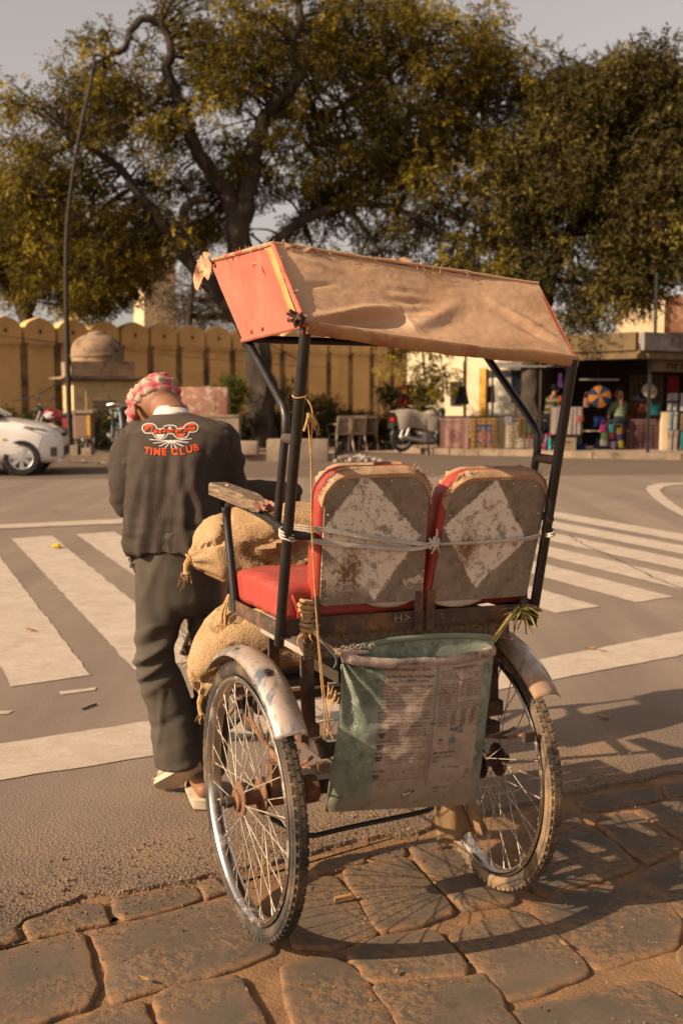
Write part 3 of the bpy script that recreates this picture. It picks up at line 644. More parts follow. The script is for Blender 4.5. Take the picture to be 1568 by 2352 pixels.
for s in (-1, 1):
    for pts in (((-1.04, .99), (-1.80, 1.42)), ((-2.35, .99), (-2.40, 1.45)), ((-3.56, 1.0), (-2.98, 1.42))): b = MB(); b.bar((pts[0][0] + 2, s * .735, pts[0][1]), (pts[1][0] + 2, s * .64, pts[1][1]), .05, .06); b.build('pillar', m_white, car)
    for wx in (-.66, -3.22):
        b = MB(); b.lathe([(.19, -.09), (.285, -.095), (.308, -.07), (.312, 0), (.308, .07), (.285, .095), (.19, .09)], 40, 'Y', c=(0, 0, 0)); w = b.build('wheel', m_rub, car, smooth=40); w.location = (wx + 2.0, s * .74, .312)
        b = MB(); b.lathe([(.195, -.09), (.200, .088), (.188, .092), (.180, .05), (.0, .03)], 40, 'Y'); r_ = b.build('rim', m_plast, w, smooth=40); r_.rotation_euler = (0, 0, 0 if s > 0 else PI)
        b = MB(); b.lathe([(.183, .088), (.197, .096), (.205, .088)], 40, 'Y'); b.lathe([(0, .098), (.045, .094), (.05, .06)], 20, 'Y'); b.build('rim_ring', m_alloy, r_, smooth=40)
        for k in range(7):
            a = 2 * PI * k / 7 + .2; ca, sa = math.cos(a), math.sin(a); b = MB(); b.add([(ca * r - sa * w_, .090 + .006 * (r < .1), sa * r + ca * w_) for r, w_ in ((.03, -.022), (.185, -.038), (.185, .038), (.03, .022))] + [(ca * r - sa * w_, .060, sa * r + ca * w_) for r, w_ in ((.03, -.03), (.19, -.048), (.19, .048), (.03, .03))], [(0, 1, 2, 3), (0, 4, 5, 1), (2, 6, 7, 3), (1, 5, 6, 2), (3, 7, 4, 0)]); b.build('wheel_spoke', m_alloy, r_)
        b = MB(); b.lathe([(.30, 0), (.372, 0), (.372, .02 * s * -1), (.30, .02)], 36, 'Y', c=(wx + 2, s * .70, .33)); b.build('arch_liner', m_plast, car)
    b = MB(); b.add([(2.0 - .10, s * .66, .66), (2.0 - .05, s * .60, .60), (2 - .30, s * .77, .70), (2.0 - .62, s * .80, .83), (2.0 - .58, s * .79, .845), (2 - .28, s * .72, .79)], [(0, 1, 2, 3, 4, 5)] if s < 0 else [(5, 4, 3, 2, 1, 0)]); hl = b.build('headlight', m_lamp, car)
    for v in hl.data.vertices: v.co.y += s * .035; v.co.x += .012
    so = hl.modifiers.new('s', 'SOLIDIFY'); so.thickness = .06; bake(hl)
    b = MB(); b.box((1.865, s * .72, .405), (.10, .10, .15)); b.build('fog_lamp_recess', m_plast, car)
b = MB(); b.box((1.975, 0, .40), (.07, .9, .16)); b.build('lower_grille', m_plast, car)
b = MB(); b.box((1.955, 0, .67), (.06, .7, .07)); b.build('upper_grille', m_plast, car)
b = MB(); b.box((1.90, 0, .255), (.16, 1.30, .05)); b.build('bumper_lip', m_white, car)

bvh_c = BVHTree.FromPolygons([v.co.copy() for v in body.data.vertices], [tuple(p.vertices) for p in body.data.polygons])
for s in (-1, 1):
    for pts, dr in (([(1.62 - .04 * k, s * (.70 - .008 * k), 2.0) for k in range(22)], (0, 0, -1)), ([(1.70 - .01 * k, s * 2.0, .66 - .03 * k) for k in range(8)], (0, -s, 0)), ([(.62 - .012 * k, s * 2.0, .92 - .06 * k) for k in range(11)], (0, -s, 0))):
        P = [h[0] + h[1] * .001 for h in (bvh_c.ray_cast(Vector(p), Vector(dr)) for p in pts) if h[0] is not None]
        if len(P) > 2: b = MB(); b.tube(P, .0055, 5); b.build('panel_gap', m_plast, car)
    b = MB(); b.bar((1.10, s * .835, .62), (1.04, s * .835, .62), .02, .03); b.build('side_lamp', mats_r[1], car)
def motorcycle(name, loc, yaw, tank_m, panel_m, label, group):
    e = empty(name, loc, yaw, label, 'motorcycle', group)
    for x in (0.62, -.62):
        b = MB(); b.lathe([(.225, -.04), (.27, -.045), (.295, -.02), (.30, 0), (.295, .02), (.27, .045), (.225, .04)], 30, 'Y', close=True); w = b.build('wheel', m_rub, e, smooth=40); w.location = (x, 0, .30)
        b = MB(); b.lathe([(.21, -.03), (.228, -.03), (.228, .03), (.21, .03)], 30, 'Y', close=True); b.lathe([(0, -.06), (.05, -.05), (.05, .05), (0, .06)], 12, 'Y'); b.build('rim', m_alloy, w, smooth=40)
        for k in range(10): a = k * PI / 5; b = MB(); b.tube([(.04 * math.cos(a), .03 * (-1) ** k, .04 * math.sin(a)), (.215 * math.cos(a + .25), 0, .215 * math.sin(a + .25))], .005, 4); b.build('spoke', m_alloy, w)
        b = MB(); a0, a1 = (R(20), R(140)) if x > 0 else (R(30), R(165))
        b.grid(lambda s, t: (x + (.335 - .03 * (2 * s - 1) ** 2) * math.cos(a0 + (a1 - a0) * t), .07 * (2 * s - 1), .30 + (.335 - .03 * (2 * s - 1) ** 2) * math.sin(a0 + (a1 - a0) * t)), 6, 14); b.build('mudguard', panel_m, e, smooth=True)
    b = MB(); rows = []
    for k in range(9):
        t = k / 8; x = .34 - .52 * t; r = (.05 + .10 * math.sin(PI * min(1, t * 1.15)) ** .7) if t < .85 else .07; rows.append([(x, r * 1.05 * math.cos(a), .80 + .02 * math.cos(t * 3) + r * .95 * math.sin(a)) for a in [2 * PI * j / 14 for j in range(14)]])
    b.rings(rows, cap0=True, cap1=True); tk = b.build('fuel_tank', tank_m, e, smooth=60)
    for s in (-1, 1):
        b = MB(); b.add([(.28, s * .135, .80), (.16, s * .160, .88), (.02, s * .155, .86), (.10, s * .160, .78), (-.02, s * .158, .76), (.18, s * .150, .73)], [(0, 1, 2, 3, 4, 5)]); d_ = b.build('tank_flash', m_alloy, tk); so = d_.modifiers.new('s', 'SOLIDIFY'); so.thickness = .006; bake(d_)
        b = MB(); b.add([(-.18, s * .13, .74), (-.42, s * .13, .76), (-.46, s * .13, .62), (-.22, s * .13, .50)], [(0, 1, 2, 3)]); d_ = b.build('side_panel', tank_m, e); so = d_.modifiers.new('s', 'SOLIDIFY'); so.thickness = .03; bake(d_)
        b = MB(); b.tube([(.36, s * .09, .88), (.62, s * .09, .30)], .022, 8); b.build('fork_leg', m_alloy, e); b = MB(); b.tube([(-.42, s * .12, .72), (-.60, s * .12, .32)], .03, 8); b.build('shock_absorber', m_alloy, e)
        b = MB(); b.tube(smoothpath([(.34, 0, .98), (.33, s * .18, 1.04), (.22, s * .33, 1.02)], 4), .013, 6); b.build('handlebar', m_alloy, e)
        b = MB(); b.tube([(.30, s * .20, 1.05), (.28, s * .30, 1.16)], .006, 5); ball_c = Vector((.28, s * .31, 1.19)); b.lathe([(0, -.01), (.05, -.008), (.055, .004), (0, .01)], 12, 'Y', c=ball_c); b.build('mirror', m_plast, e)
        b = MB(); b.lathe([(0, -.03), (.03, -.025), (.03, .02), (0, .03)], 8, 'Y', c=(-.78, s * .14, .72)); b.build('indicator', mats_r[1], e)
    b = MB(); b.lathe([(0, .02), (.09, 0), (.10, -.05), (.06, -.13), (0, -.15)], 18, 'X', c=(.50, 0, .90)); b.build('headlight', m_plast, e, smooth=True)
    b = MB(); b.rings([[(x, w_ * math.cos(a), z + .045 * math.sin(a)) for a in [2 * PI * j / 10 for j in range(10)]] for x, w_, z in ((-.10, .10, .80), (-.30, .125, .79), (-.55, .13, .81), (-.74, .11, .84), (-.80, .05, .85))], cap0=True, cap1=True); b.build('seat', m_plast, e, smooth=50)
    b = MB(); b.box((.05, 0, .42), (.30, .22, .26)); b.lathe([(0, -.15), (.11, -.14), (.11, .14), (0, .15)], 14, 'Y', c=(-.05, 0, .36)); b.build('engine', m_alloy, e)
    for k in range(5): b = MB(); b.box((.14, 0, .48 + .035 * k), (.20, .22, .014)); b.build('cooling_fin', m_alloy, e)
    b = MB(); b.tube(smoothpath([(.20, -.13, .45), (.22, -.15, .28), (0, -.16, .24), (-.35, -.17, .28), (-.75, -.18, .36)], 5), [.022] * 12 + [.04] * 9, 8); b.build('exhaust', m_alloy, e)
    b = MB(); b.tube([(.36, 0, .85), (.20, 0, .40), (-.15, 0, .28), (-.45, 0, .62)], .025, 8); b.tube([(.36, 0, .85), (-.45, 0, .70)], .022, 8); b.tube([(-.20, 0, .40), (-.62, 0, .30)], .02, 8); b.build('frame', m_plast, e)
    b = MB(); b.tube(smoothpath([(-.55, -.13, .80), (-.80, -.12, .90), (-.92, 0, .92), (-.80, .12, .90), (-.55, .13, .80)], 4), .014, 6); b.build('grab_rail', m_alloy, e)
    b = MB(); b.box((-.86, 0, .74), (.05, .16, .08)); b.build('tail_light', mats_red, e); b = MB(); b.box((-.90, 0, .60), (.012, .20, .14)); b.build('number_plate', m_plast, e)
    b = MB(); b.tube([(-.05, .10, .26), (-.10, .26, .0)], .012, 6); b.build('side_stand', m_plast, e)
    return e
mats_red = mat('red_lens', (.35, .02, .02), rough=.2, bump=0)
m_crim = mat('crimson_paint', (0.22, 0.015, 0.022), rough=.25, bump=0, nvar=.05, coat=.5); m_bluep = mat('blue_black_paint', (0.03, 0.08, 0.11), rough=.25, bump=0, nvar=.05, coat=.5); m_offw = mat('dusty_white_cover', (0.33, 0.265, 0.20), rough=.9, nscale=6, nvar=.12, bump=.2, bscale=30)
GM = 'motorcycles parked along the far side'
motorcycle('parked_motorcycle', (-6.05, 23.75, .13), R(165), m_crim, m_plast, 'crimson motorcycle parked behind the nose of the white car', GM)
motorcycle('parked_motorcycle', (-4.72, 23.9, .13), R(-70), m_bluep, m_plast, 'dark motorcycle with a blue panel parked behind the meter cabinet', GM)
mc3 = motorcycle('parked_motorcycle', (1.93, 25.7, .06), R(28), m_offw, m_plast, 'motorcycle under a dusty white cover, parked left of the hanging rugs', GM)
b = MB(); b.grid(lambda a, c: Vector((-.86 + 1.10 * a, .26 * math.sin((c - .5) * 3.0) * (1 + .15 * math.sin(a * 9)), .93 + .05 * math.sin(a * 5) - .42 * abs(2 * c - 1) ** 1.8 + .02 * nz(a * 6, c * 7))), 20, 16); b.build('cover_cloth', m_offw, mc3, smooth=True)
# a thin stick planted beside it
b = MB(); b.tube([gp(985, 1046, .0), at(978, 965, gp(985, 1046).y)], .018, 6); tag(b.build('iron_stake', m_plast), 'thin dark stake standing in front of the covered motorcycle', 'stake')

m_pch = mat('beige_plastic', (0.44, 0.32, 0.22), rough=.5, bump=0, nvar=.08); m_pch2 = mat('brown_plastic', (0.12, 0.075, 0.05), rough=.5, bump=0)
def chair(loc, yaw, m, label):
    e = empty('plastic_chair', loc, yaw, label, 'chair', 'plastic chairs by the hedge')
    b = MB(); b.box((0, 0, .42), (.44, .42, .03)); b.build('seat', m, e)
    for sx in (-1, 1):
        b = MB(); b.bar((sx * .20, -.19, .41), (sx * .25, -.24, 0), .045, .03); b.build('leg', m, e); b = MB(); b.bar((sx * .20, .19, .41), (sx * .24, .27, 0), .045, .03); b.build('leg', m, e)
        b = MB(); b.tube(smoothpath([(sx * .23, -.20, .42), (sx * .26, -.22, .62), (sx * .26, .0, .66), (sx * .22, .22, .66)], 4), .02, 6); b.build('armrest', m, e)
        b = MB(); b.bar((sx * .19, .20, .42), (sx * .19, .30, .84), .05, .025, up=(0, -1, 0)); b.build('back_post', m, e)
    b = MB(); b.bar((-.20, .30, .83), (.20, .30, .83), .025, .07); b.build('back_rail', m, e)
    for k in range(5): x = -.13 + .065 * k; b = MB(); b.bar((x, .215, .43), (x, .295, .82), .03, .012, up=(0, -1, 0)); b.build('back_slat', m, e)
    return e
chair((-.02, 26.7, .0), R(205), m_pch, 'left beige plastic chair in front of the hedge'); chair((.30, 26.9, .0), R(200), m_pch, 'middle beige plastic chair in front of the hedge'); chair((.62, 27.0, .0), R(190), m_pch2, 'brown plastic chair, rightmost of the three by the hedge')

# ================================================================== HANGING RUGS AND CLOTHES
def rug_mat(name, field, border, accent, accent2, sc=1.0, bw=.16, dark=(.03, .025, .022)):
    m = mat(name, field, rough=.95, nscale=14, nvar=.15, bump=.3, bscale=120, coord='UV', spec=.1)
    t = NT(m); uv = t.coord('UV'); x = t.xyz(uv); c = base_socket(m)
    ex = t.math('MINIMUM', x['X'], t.math('SUBTRACT', 1.0, x['X'])); ey = t.math('MINIMUM', x['Y'], t.math('SUBTRACT', 1.0, x['Y'])); e = t.math('MINIMUM', ex, t.math('MULTIPLY', ey, 1.15))
    fx = t.math('ABSOLUTE', t.math('SUBTRACT', t.math('FRACT', t.math('MULTIPLY', x['X'], 9 * sc)), .5)); fy = t.math('ABSOLUTE', t.math('SUBTRACT', t.math('FRACT', t.math('MULTIPLY', x['Y'], 11 * sc)), .5))
    mot = t.rng(t.math('ADD', fx, fy), .26, .32, 1.0, 0.0)
    dx = t.math('SUBTRACT', x['X'], .5); dy = t.math('MULTIPLY', t.math('SUBTRACT', x['Y'], .45), 1.1); rad = t.math('SQRT', t.math('ADD', t.math('MULTIPLY', dx, dx), t.math('MULTIPLY', dy, dy)))
    c = t.mix(t.math('MULTIPLY', mot, .8), c, accent); c = t.mix(t.rng(rad, .20, .215, .85, 0.0), c, accent2); c = t.mix(t.rng(t.math('ABSOLUTE', t.math('SUBTRACT', rad, .12)), .015, .03, .8, 0), c, field)
    bd = t.mix(t.math('MULTIPLY', mot, .9), border, accent); c = t.mix(t.rng(e, bw, bw + .006, 1.0, 0.0), c, bd)
    for w0, w1, cc in ((.0, .022, dark), (bw * .35, bw * .35 + .014, accent2), (bw, bw + .016, dark)):
        c = t.mix(t.math('MULTIPLY', t.rng(e, w0 - .002, w0 + .002), t.rng(e, w1 - .002, w1 + .002, 1.0, 0.0)), c, cc)
    t.base(c); return m
def cloth(name, p0, p1, top, bot, m, label, cat, group=None, fold=.02, nf=3, taper=0.0, parent=None):
    """a cloth hanging between two ground points; real folds, own thickness"""
    p0, p1 = Vector((*p0, 0)), Vector((*p1, 0)); n = Vector((-(p1 - p0).y, (p1 - p0).x, 0)).normalized(); sd = hash(label) % 97
    sd = sum(map(ord, label)) % 97
    def f(a, c):
        aa = .5 + (a - .5) * (1 - taper * (1 - c)); p = p0.lerp(p1, aa); return Vector((p.x, p.y, top + (bot - top) * c)) + n * (fold * math.sin(a * nf * 2 * PI + sd + c) * (.4 + .6 * c) + fold * .6 * nz(a * 4, c * 3, sd))
    b = MB(); b.grid(f, 24, 12); o = b.build(name, m, parent, smooth=True, fix=False); u = o.data.uv_layers.new(name='UVMap')
    for lp in o.data.loops: k = lp.vertex_index; u.data[lp.index].uv = ((k % 25) / 24, 1 - (k // 25) / 12)
    s = o.modifiers.new('s', 'SOLIDIFY'); s.thickness = .012; bake(o); o.data.polygons.foreach_set('use_smooth', [True] * len(o.data.polygons))
    return tag(o, label, cat, group)
def pxcloth(name, xl, xr, yt, yb, Y, m, label, cat, group=None, Y2=None, **k):
    a, c = at(xl, yb, Y), at(xr, yb, Y2 or Y); return cloth(name, (a.x, a.y), (c.x, c.y), at((xl + xr) / 2, yt, Y).z, a.z, m, label, cat, group, **k)
GR = 'rugs hung over the rail'
m_rugA = rug_mat('dusky_pink_rug', (.30, .165, .13), (.27, .145, .12), (.36, .24, .19), (.19, .085, .075), 1.3)
m_rugB = rug_mat('blue_gold_rug', (.055, .060, .12), (.17, .095, .035), (.36, .19, .05), (.30, .11, .035), .6, .22)
m_rugC = rug_mat('black_cream_rug', (.33, .26, .18), (.13, .10, .075), (.05, .042, .038), (.20, .16, .12), 1.0)
pxcloth('hanging_rug', 1009, 1077, 958, 1039, 25.5, m_rugA, 'dusky pink prayer rug, leftmost on the rail beside the covered motorcycle', 'rug', GR, fold=.012)
pxcloth('hanging_rug', 1079, 1143, 959, 1039, 25.45, m_rugB, 'blue rug with gold medallions and a brown border on the rail', 'rug', GR, fold=.012)
pxcloth('hanging_rug', 1145, 1226, 957, 1041, 25.35, m_rugC, 'black and cream patterned rug, rightmost on the rail by the tree trunk', 'rug', GR, fold=.015)
pxcloth('hanging_rug', 1189, 1229, 957, 1006, 25.1, rug_mat('dark_floral_panel', (.035, .03, .022), (.20, .055, .025), (.25, .17, .05), (.08, .09, .04), .8, .12), 'small dark floral panel with a red frame hung over the cream rug', 'rug', GR, fold=.006)
rail = empty('rug_rail', (at(1005, 1040, 25.55).x, 25.55, .06), 0, 'iron rail on posts that carries the rugs', 'rail'); _x0 = rail.location.x; _x1 = at(1232, 1040, 25.4).x
b = MB(); b.tube([(0, 0, .80), (_x1 - _x0, -.12, .80)], .02, 8); b.build('top_bar', m_plast, rail)
for k in range(4): x = (_x1 - _x0) * k / 3; b = MB(); b.tube([(x, -.04 * k, 0), (x, -.04 * k, .80)], .018, 8); b.build('post', m_plast, rail)
m_dkcloth = mat('dark_cloth', (.035, .03, .024), rough=.95, nscale=8, nvar=.4, bump=.3, stains=[((.16, .11, .04), 9, .55, .62)])
m_redcl = mat('crimson_cloth', (.20, .012, .018), rough=.9, nscale=5, nvar=.25, bump=.2)
def plain(n, c, v=.15, st=()): return mat(n, tuple(x * .5 for x in c), rough=.9, nscale=6, nvar=v, bump=.2, bscale=60, stains=st, spec=.15)  # colours halved, putting the stall's shade into the goods
pxcloth('hanging_cloth', 918, 944, 884, 931, 27.5, m_redcl, 'crimson cloth hanging in the drooping branches', 'cloth', fold=.05, nf=2, taper=.4)
pxcloth('hanging_jacket', 1043, 1077, 887, 929, 27.0, m_dkcloth, 'dark jacket with ochre panels hung on a pole before the sunlit house', 'jacket', 'jackets before the sunlit house', fold=.04, taper=.45)
pxcloth('hanging_jacket', 1117, 1136, 886, 925, 27.0, plain('maroon_pattern', (.12, .045, .04), .4), 'narrow maroon jacket hung on a stick before the white shutter', 'jacket', 'jackets before the sunlit house', fold=.04, taper=.3)
pxcloth('hanging_cloth', 1173, 1194, 850, 925, 26.0, plain('indigo_cloth', (.03, .04, .06), .5, [((.16, .16, .16), 6, .55, .62)]), 'long dark indigo cloth hanging left of the right-hand tree trunk', 'cloth', fold=.04)
pxcloth('hanging_cloth', 1159, 1175, 957, 975, 25.2, plain('white_print_cloth', (.42, .38, .36), .2, [((.15, .15, .17), 18, .52, .58)]), 'small white printed cloth laid over the cream rug', 'cloth', fold=.006)
for (px, y0, y1), lb in (((1065, 830, 958), 'tall thin pole carrying the dark jacket'), ((1128, 885, 958), 'leaning stick carrying the maroon jacket')):
    b = MB(); b.tube([at(px, 1035, 27.05), at(px + (4 if px > 1100 else 0), y0, 27.05)], .022, 6); tag(b.build('display_pole', m_plast), lb, 'pole')

# ================================================================== THE SHOP
m_fas = mat('fascia_plaster', (0.135, 0.088, 0.042), rough=.95, nscale=1.5, nvar=.2, bump=.2, stains=[((0.07, 0.05, 0.03), 2, .5, .66)])
m_wash = mat('peeling_whitewash', (0.24, 0.215, 0.20), rough=.95, nscale=2.5, nvar=.2, bump=.2, stains=[((0.10, 0.085, 0.07), 2.4, .48, .6)])
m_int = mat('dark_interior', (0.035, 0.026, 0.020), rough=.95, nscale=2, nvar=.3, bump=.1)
PC = Vector((6.28, 23.6, 0)); PL = Vector((4.6, 25.7, 0)); PR = Vector((9.6, 26.0, 0))
shop = empty('souvenir_shop', PC, 0, 'open-fronted souvenir shop with a flat roof and dark interior', 'shop')
def sp(p, z): return (p.x - PC.x, p.y - PC.y, z)
dl = (PL - PC).normalized(); dr_ = (PR - PC).normalized(); BL2 = PL + Vector((.9, 2.2, 0)); BR2 = PR + Vector((-.6, 2.8, 0))
poly = [PC, PR, BR2, BL2, PL]
b = MB(); n_ = 5; b.add([sp(p, 2.22) for p in poly] + [sp(p, 2.30) for p in poly], [tuple(range(4, -1, -1)), tuple(range(5, 10))] + [(k, (k + 1) % 5, 5 + (k + 1) % 5, 5 + k) for k in range(5)]); b.build('roof', m_fas, shop)
def wallp(name, a, c, z0, z1, m, th=.12, parent=shop):
    b = MB(); d = (c - a).normalized(); n = Vector((-d.y, d.x, 0)) * th / 2; L_ = [a - n, c - n, c + n, a + n]
    b.add([sp(p, z0) for p in L_] + [sp(p, z1) for p in L_], [(3, 2, 1, 0), (4, 5, 6, 7), (0, 1, 5, 4), (1, 2, 6, 5), (2, 3, 7, 6), (3, 0, 4, 7)]); return b.build(name, m, parent)
off = Vector((0, -.01, 0))
m_sun_block = mat('sun_block_cloth', (.05, .036, .026), rough=.95, nscale=5, nvar=.4, bump=.2)
wallp('added_sun_block', PL + Vector((-.02, .05, 0)), PL + Vector((.5, 1.2, 0)), .5, 2.12, m_sun_block, .04)  # cloth wall added to keep the sun off the goods
wallp('fascia', PL, PC + dl * .07, 2.30, 2.68, m_fas); wallp('fascia', PC - dr_ * -.07, PR, 2.30, 2.68, m_wash)
wallp('awning_edge', PL + off * 6, PC + off * 14 + dl * .0, 2.12, 2.22, m_fas, .3); wallp('awning_edge', PC + dr_ * .1, PR, 2.12, 2.22, m_fas, .3)
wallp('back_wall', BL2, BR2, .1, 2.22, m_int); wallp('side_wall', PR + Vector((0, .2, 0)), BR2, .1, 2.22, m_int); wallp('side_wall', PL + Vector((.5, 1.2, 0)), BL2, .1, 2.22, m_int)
wallp('sign_board', PC + dr_ * .35 + Vector((0, .14, 0)), PC + dr_ * 2.6 + Vector((0, .14, 0)), 1.86, 2.10, m_fas, .05)
sgn_m = plain('black_lettering', (.02, .018, .016)); SB = PC + dr_ * .95 + Vector((0, .10, 0))
# painted letters hung from a top line, as on the board
b = MB()
for k, (w_, parts) in enumerate(((.16, 'lr'), (.14, 'lc'), (.18, 'lrm'), (.12, 'l'), (.2, 'lcr'), (.15, 'lm'))):
    x0_ = k * .24; b.bar(Vector(sp(SB + dr_ * x0_, 2.02)), Vector(sp(SB + dr_ * (x0_ + w_ + .04), 2.02)), .012, .02)
    for c_ in parts:
        xx = x0_ + {'l': .03, 'r': w_, 'c': w_ * .5, 'm': w_ * .6}[c_]; b.bar(Vector(sp(SB + dr_ * xx, 2.02)), Vector(sp(SB + dr_ * (xx + (.03 if c_ in 'cm' else 0)), 1.91)), .012, .02)
tag(b.build('lettering', sgn_m, shop), kind='stuff')
b = MB(); b.bar(Vector(sp(PC + dr_ * .35, .1)), Vector(sp(PC + dr_ * .35, 2.2)), .06, .06); b.build('post', m_plast, shop); b = MB(); b.tube([sp(PC + Vector((.32, .02, 0)), 2.6), sp(PC + Vector((.32, .02, 0)), 3.9)], .035, 8); b.build('roof_pipe', m_plast, shop)
cpx = at(1523, 1000, 24.9); b = MB(); b.box((cpx.x - PC.x, cpx.y - PC.y, .55), (.14, .14, .85)); b.build('column', m_cream, shop)
# tin awning left of the shop
e = empty('tin_awning', at(1215, 838, 26.2), R(-8), 'narrow tin awning on poles left of the shop', 'awning')
b = MB(); b.box((0, 0, 0), (1.9, 1.0, .03), Matrix.Rotation(R(6), 3, 'X')); b.build('sheet', m_wash, e)
for x in (-.85, .85): b = MB(); b.tube([(x, -.3, 0), (x, -.3, -1.9)], .025, 6); b.build('post', m_plast, e)
b = MB(); b.tube([at(1330, 872, 25.3), at(1420, 872, 25.3)], .018, 6); tag(b.build('hanging_rail', m_alloy), 'pale bar under the shop roof that goods hang from', 'rail')
# table and crates
tb = empty('display_table', at(1378, 1040, 25.2) * 1, 0, 'plank table with goods and blue crates on it', 'table'); tb.location.z = .13
b = MB(); b.box((0, 0, .42), (1.1, .5, .03)); b.build('table_top', m_kio, tb)
for x in (-.5, .5):
    for y in (-.2, .2): b = MB(); b.bar((x, y, 0), (x, y, .41), .04, .04); b.build('leg', m_dkwin, tb)
m_bcr = plain('blue_crate_plastic', (.012, .035, .16), .15); m_bcd = plain('dark_blue_plastic', (.008, .02, .07), .15)
def crate(xl, xr, yt, yb, Y, m, label):
    a, c = at(xl, yb, Y), at(xr, yt, Y); w, h = c.x - a.x, c.z - a.z; e = empty('plastic_crate', ((a.x + c.x) / 2, Y + .18, a.z), 0, label, 'crate', 'blue plastic crates at the shop'); d = .34
    for nm, cc, sz in (('crate_front', (0, -d / 2, h / 2), (w, .02, h)), ('crate_back', (0, d / 2, h / 2), (w, .02, h)), ('crate_side', (-w / 2 + .01, 0, h / 2), (.02, d - .03, h)), ('crate_side', (w / 2 - .01, 0, h / 2), (.02, d - .03, h)), ('crate_floor', (0, 0, .012), (w - .05, d - .05, .02))):
        b = MB(); b.box(cc, sz); b.build(nm, m, e)
    n = max(2, int(w / .09))
    for k in range(n + 1): b = MB(); b.box((-w / 2 + .012 + (w - .024) * k / n, -d / 2 - .016, h / 2), (.014, .014, h - .02)); b.build('rib', m, e)
    b = MB(); b.box((0, -d / 2 - .018, h - .012), (w + .01, .02, .024)); b.build('rim', m, e)
crate(1333, 1368, 980, 999, 25.2, m_bcd, 'low dark blue crate on the left of the plank table'); crate(1370, 1396, 958, 999, 25.3, m_bcr, 'tall bright blue crate on the plank table beside the child')
crate(1318, 1345, 1020, 1046, 24.7, m_bcr, 'bright blue crate on the ground right of the cardboard box'); crate(1370, 1414, 1006, 1042, 25.0, m_bcd, 'large dark blue crate under the plank table')
e = empty('cardboard_box', at(1304, 1047, 24.6), R(-6), 'pale cardboard box with printed letters on the pavement before the shop', 'box'); b = MB(); b.box((0, .15, .20), (.33, .30, .40)); bx = b.build('box_body', plain('pale_card', (.42, .31, .20), .08), e)
V, F = text_mesh('BIKANERI', 0, .01); b = MB(); b.add([(v.x * .042 - .115, -.0025, .29 + v.y * .055) for v in V], F); V, F = text_mesh('PRODUCTS'); b.add([(v.x * .026 - .075, -.0025, .26 + v.y * .03) for v in V], F); tag(b.build('lettering', plain('brown_ink', (.08, .05, .04)), bx, fix=False), kind='stuff')
b = MB(); b.add([(.055 * math.cos(a), -.0025, .09 + .045 * math.sin(a) * (1 if math.sin(a) > 0 else .3)) for a in [k * PI / 8 for k in range(16)]], [tuple(range(16))]); b.build('printed_mark', plain('orange_ink', (.38, .09, .03)), bx, fix=False)
# goods
GH = 'goods hanging in the shop'
pxcloth('hanging_cloth', 1279, 1291, 858, 891, 25.4, plain('purple_cloth', (.14, .05, .22)), 'narrow purple cloth hanging under the awning', 'cloth', GH, fold=.03, taper=.4)
pxcloth('hanging_cloth', 1281, 1288, 909, 924, 25.0, plain('orange_scrap', (.50, .10, .02)), 'small bright orange scrap hanging near the right post of the rickshaw', 'cloth', GH, fold=.02)
pxcloth('striped_textile', 1262, 1318, 934, 1000, 25.0, None or rug_mat('striped_textile', (.30, .24, .20), (.30, .24, .20), (.05, .04, .05), (.30, .24, .20), 2.2, .0), 'black and cream striped textile draped over a leaning rack', 'textile', GH, fold=.01)
pxcloth('striped_textile', 1306, 1336, 934, 1000, 24.9, rug_mat('striped_textile_b', (.26, .21, .18), (.26, .21, .18), (.05, .04, .05), (.24, .18, .16), 2.6, .0), 'second striped textile beside the pink handbag', 'textile', GH, fold=.01)
pxcloth('hanging_garment', 1441, 1467, 929, 972, 25.3, plain('rust_garment', (.18, .06, .02), .3), 'rust orange garment hanging right of the child', 'garment', GH, fold=.03, nf=2, taper=.2)
pxcloth('hanging_garment', 1467, 1487, 929, 946, 25.3, plain('rust_garment_b', (.20, .07, .04), .3, [((.4, .34, .3), 8, .6, .64)]), 'short rust and white garment hanging below the dark hat', 'garment', GH, fold=.03, taper=.3)
pxcloth('hanging_rug', 1434, 1516, 962, 1040, 25.0, rug_mat('maroon_rug', (.06, .025, .028), (.09, .045, .045), (.16, .10, .09), (.045, .022, .022), .9, .2), 'dark maroon rug hanging low on the right of the bags', 'rug', GH, fold=.015)
pxcloth('hanging_rug', 1440, 1520, 858, 1000, 26.2, rug_mat('brown_hanging', (.05, .032, .02), (.06, .04, .025), (.12, .08, .045), (.08, .055, .03), .8, .14), 'tall brown wall hanging with a round motif at the back of the shop', 'rug', GH, fold=.012)
GT = 'folded shirts in a column'
for yt, yb, m, lb in ((862, 882, plain('red_tee', (.20, .012, .012)), 'upper red shirt at the top of the right column'), (882, 901, plain('red_tee_b', (.17, .010, .012)), 'lower red shirt in the right column'), (903, 921, plain('white_tee', (.40, .36, .36)), 'white shirt just below the red ones'), (925, 944, plain('white_tee_b', (.36, .32, .33)), 'white shirt second below the red ones'), (946, 988, plain('grey_tee', (.36, .38, .36)), 'grey green shirt with a small print, below the white ones'), (988, 1041, plain('patterned_cloth', (.42, .34, .27), .2, [((.22, .04, .03), 10, .56, .60)]), 'cream cloth with red pattern at the foot of the right column')):
    pxcloth('hanging_shirt', 1531, 1557, yt, yb, 24.7, m, lb, 'shirt', GT, fold=.018, nf=2, taper=.06)
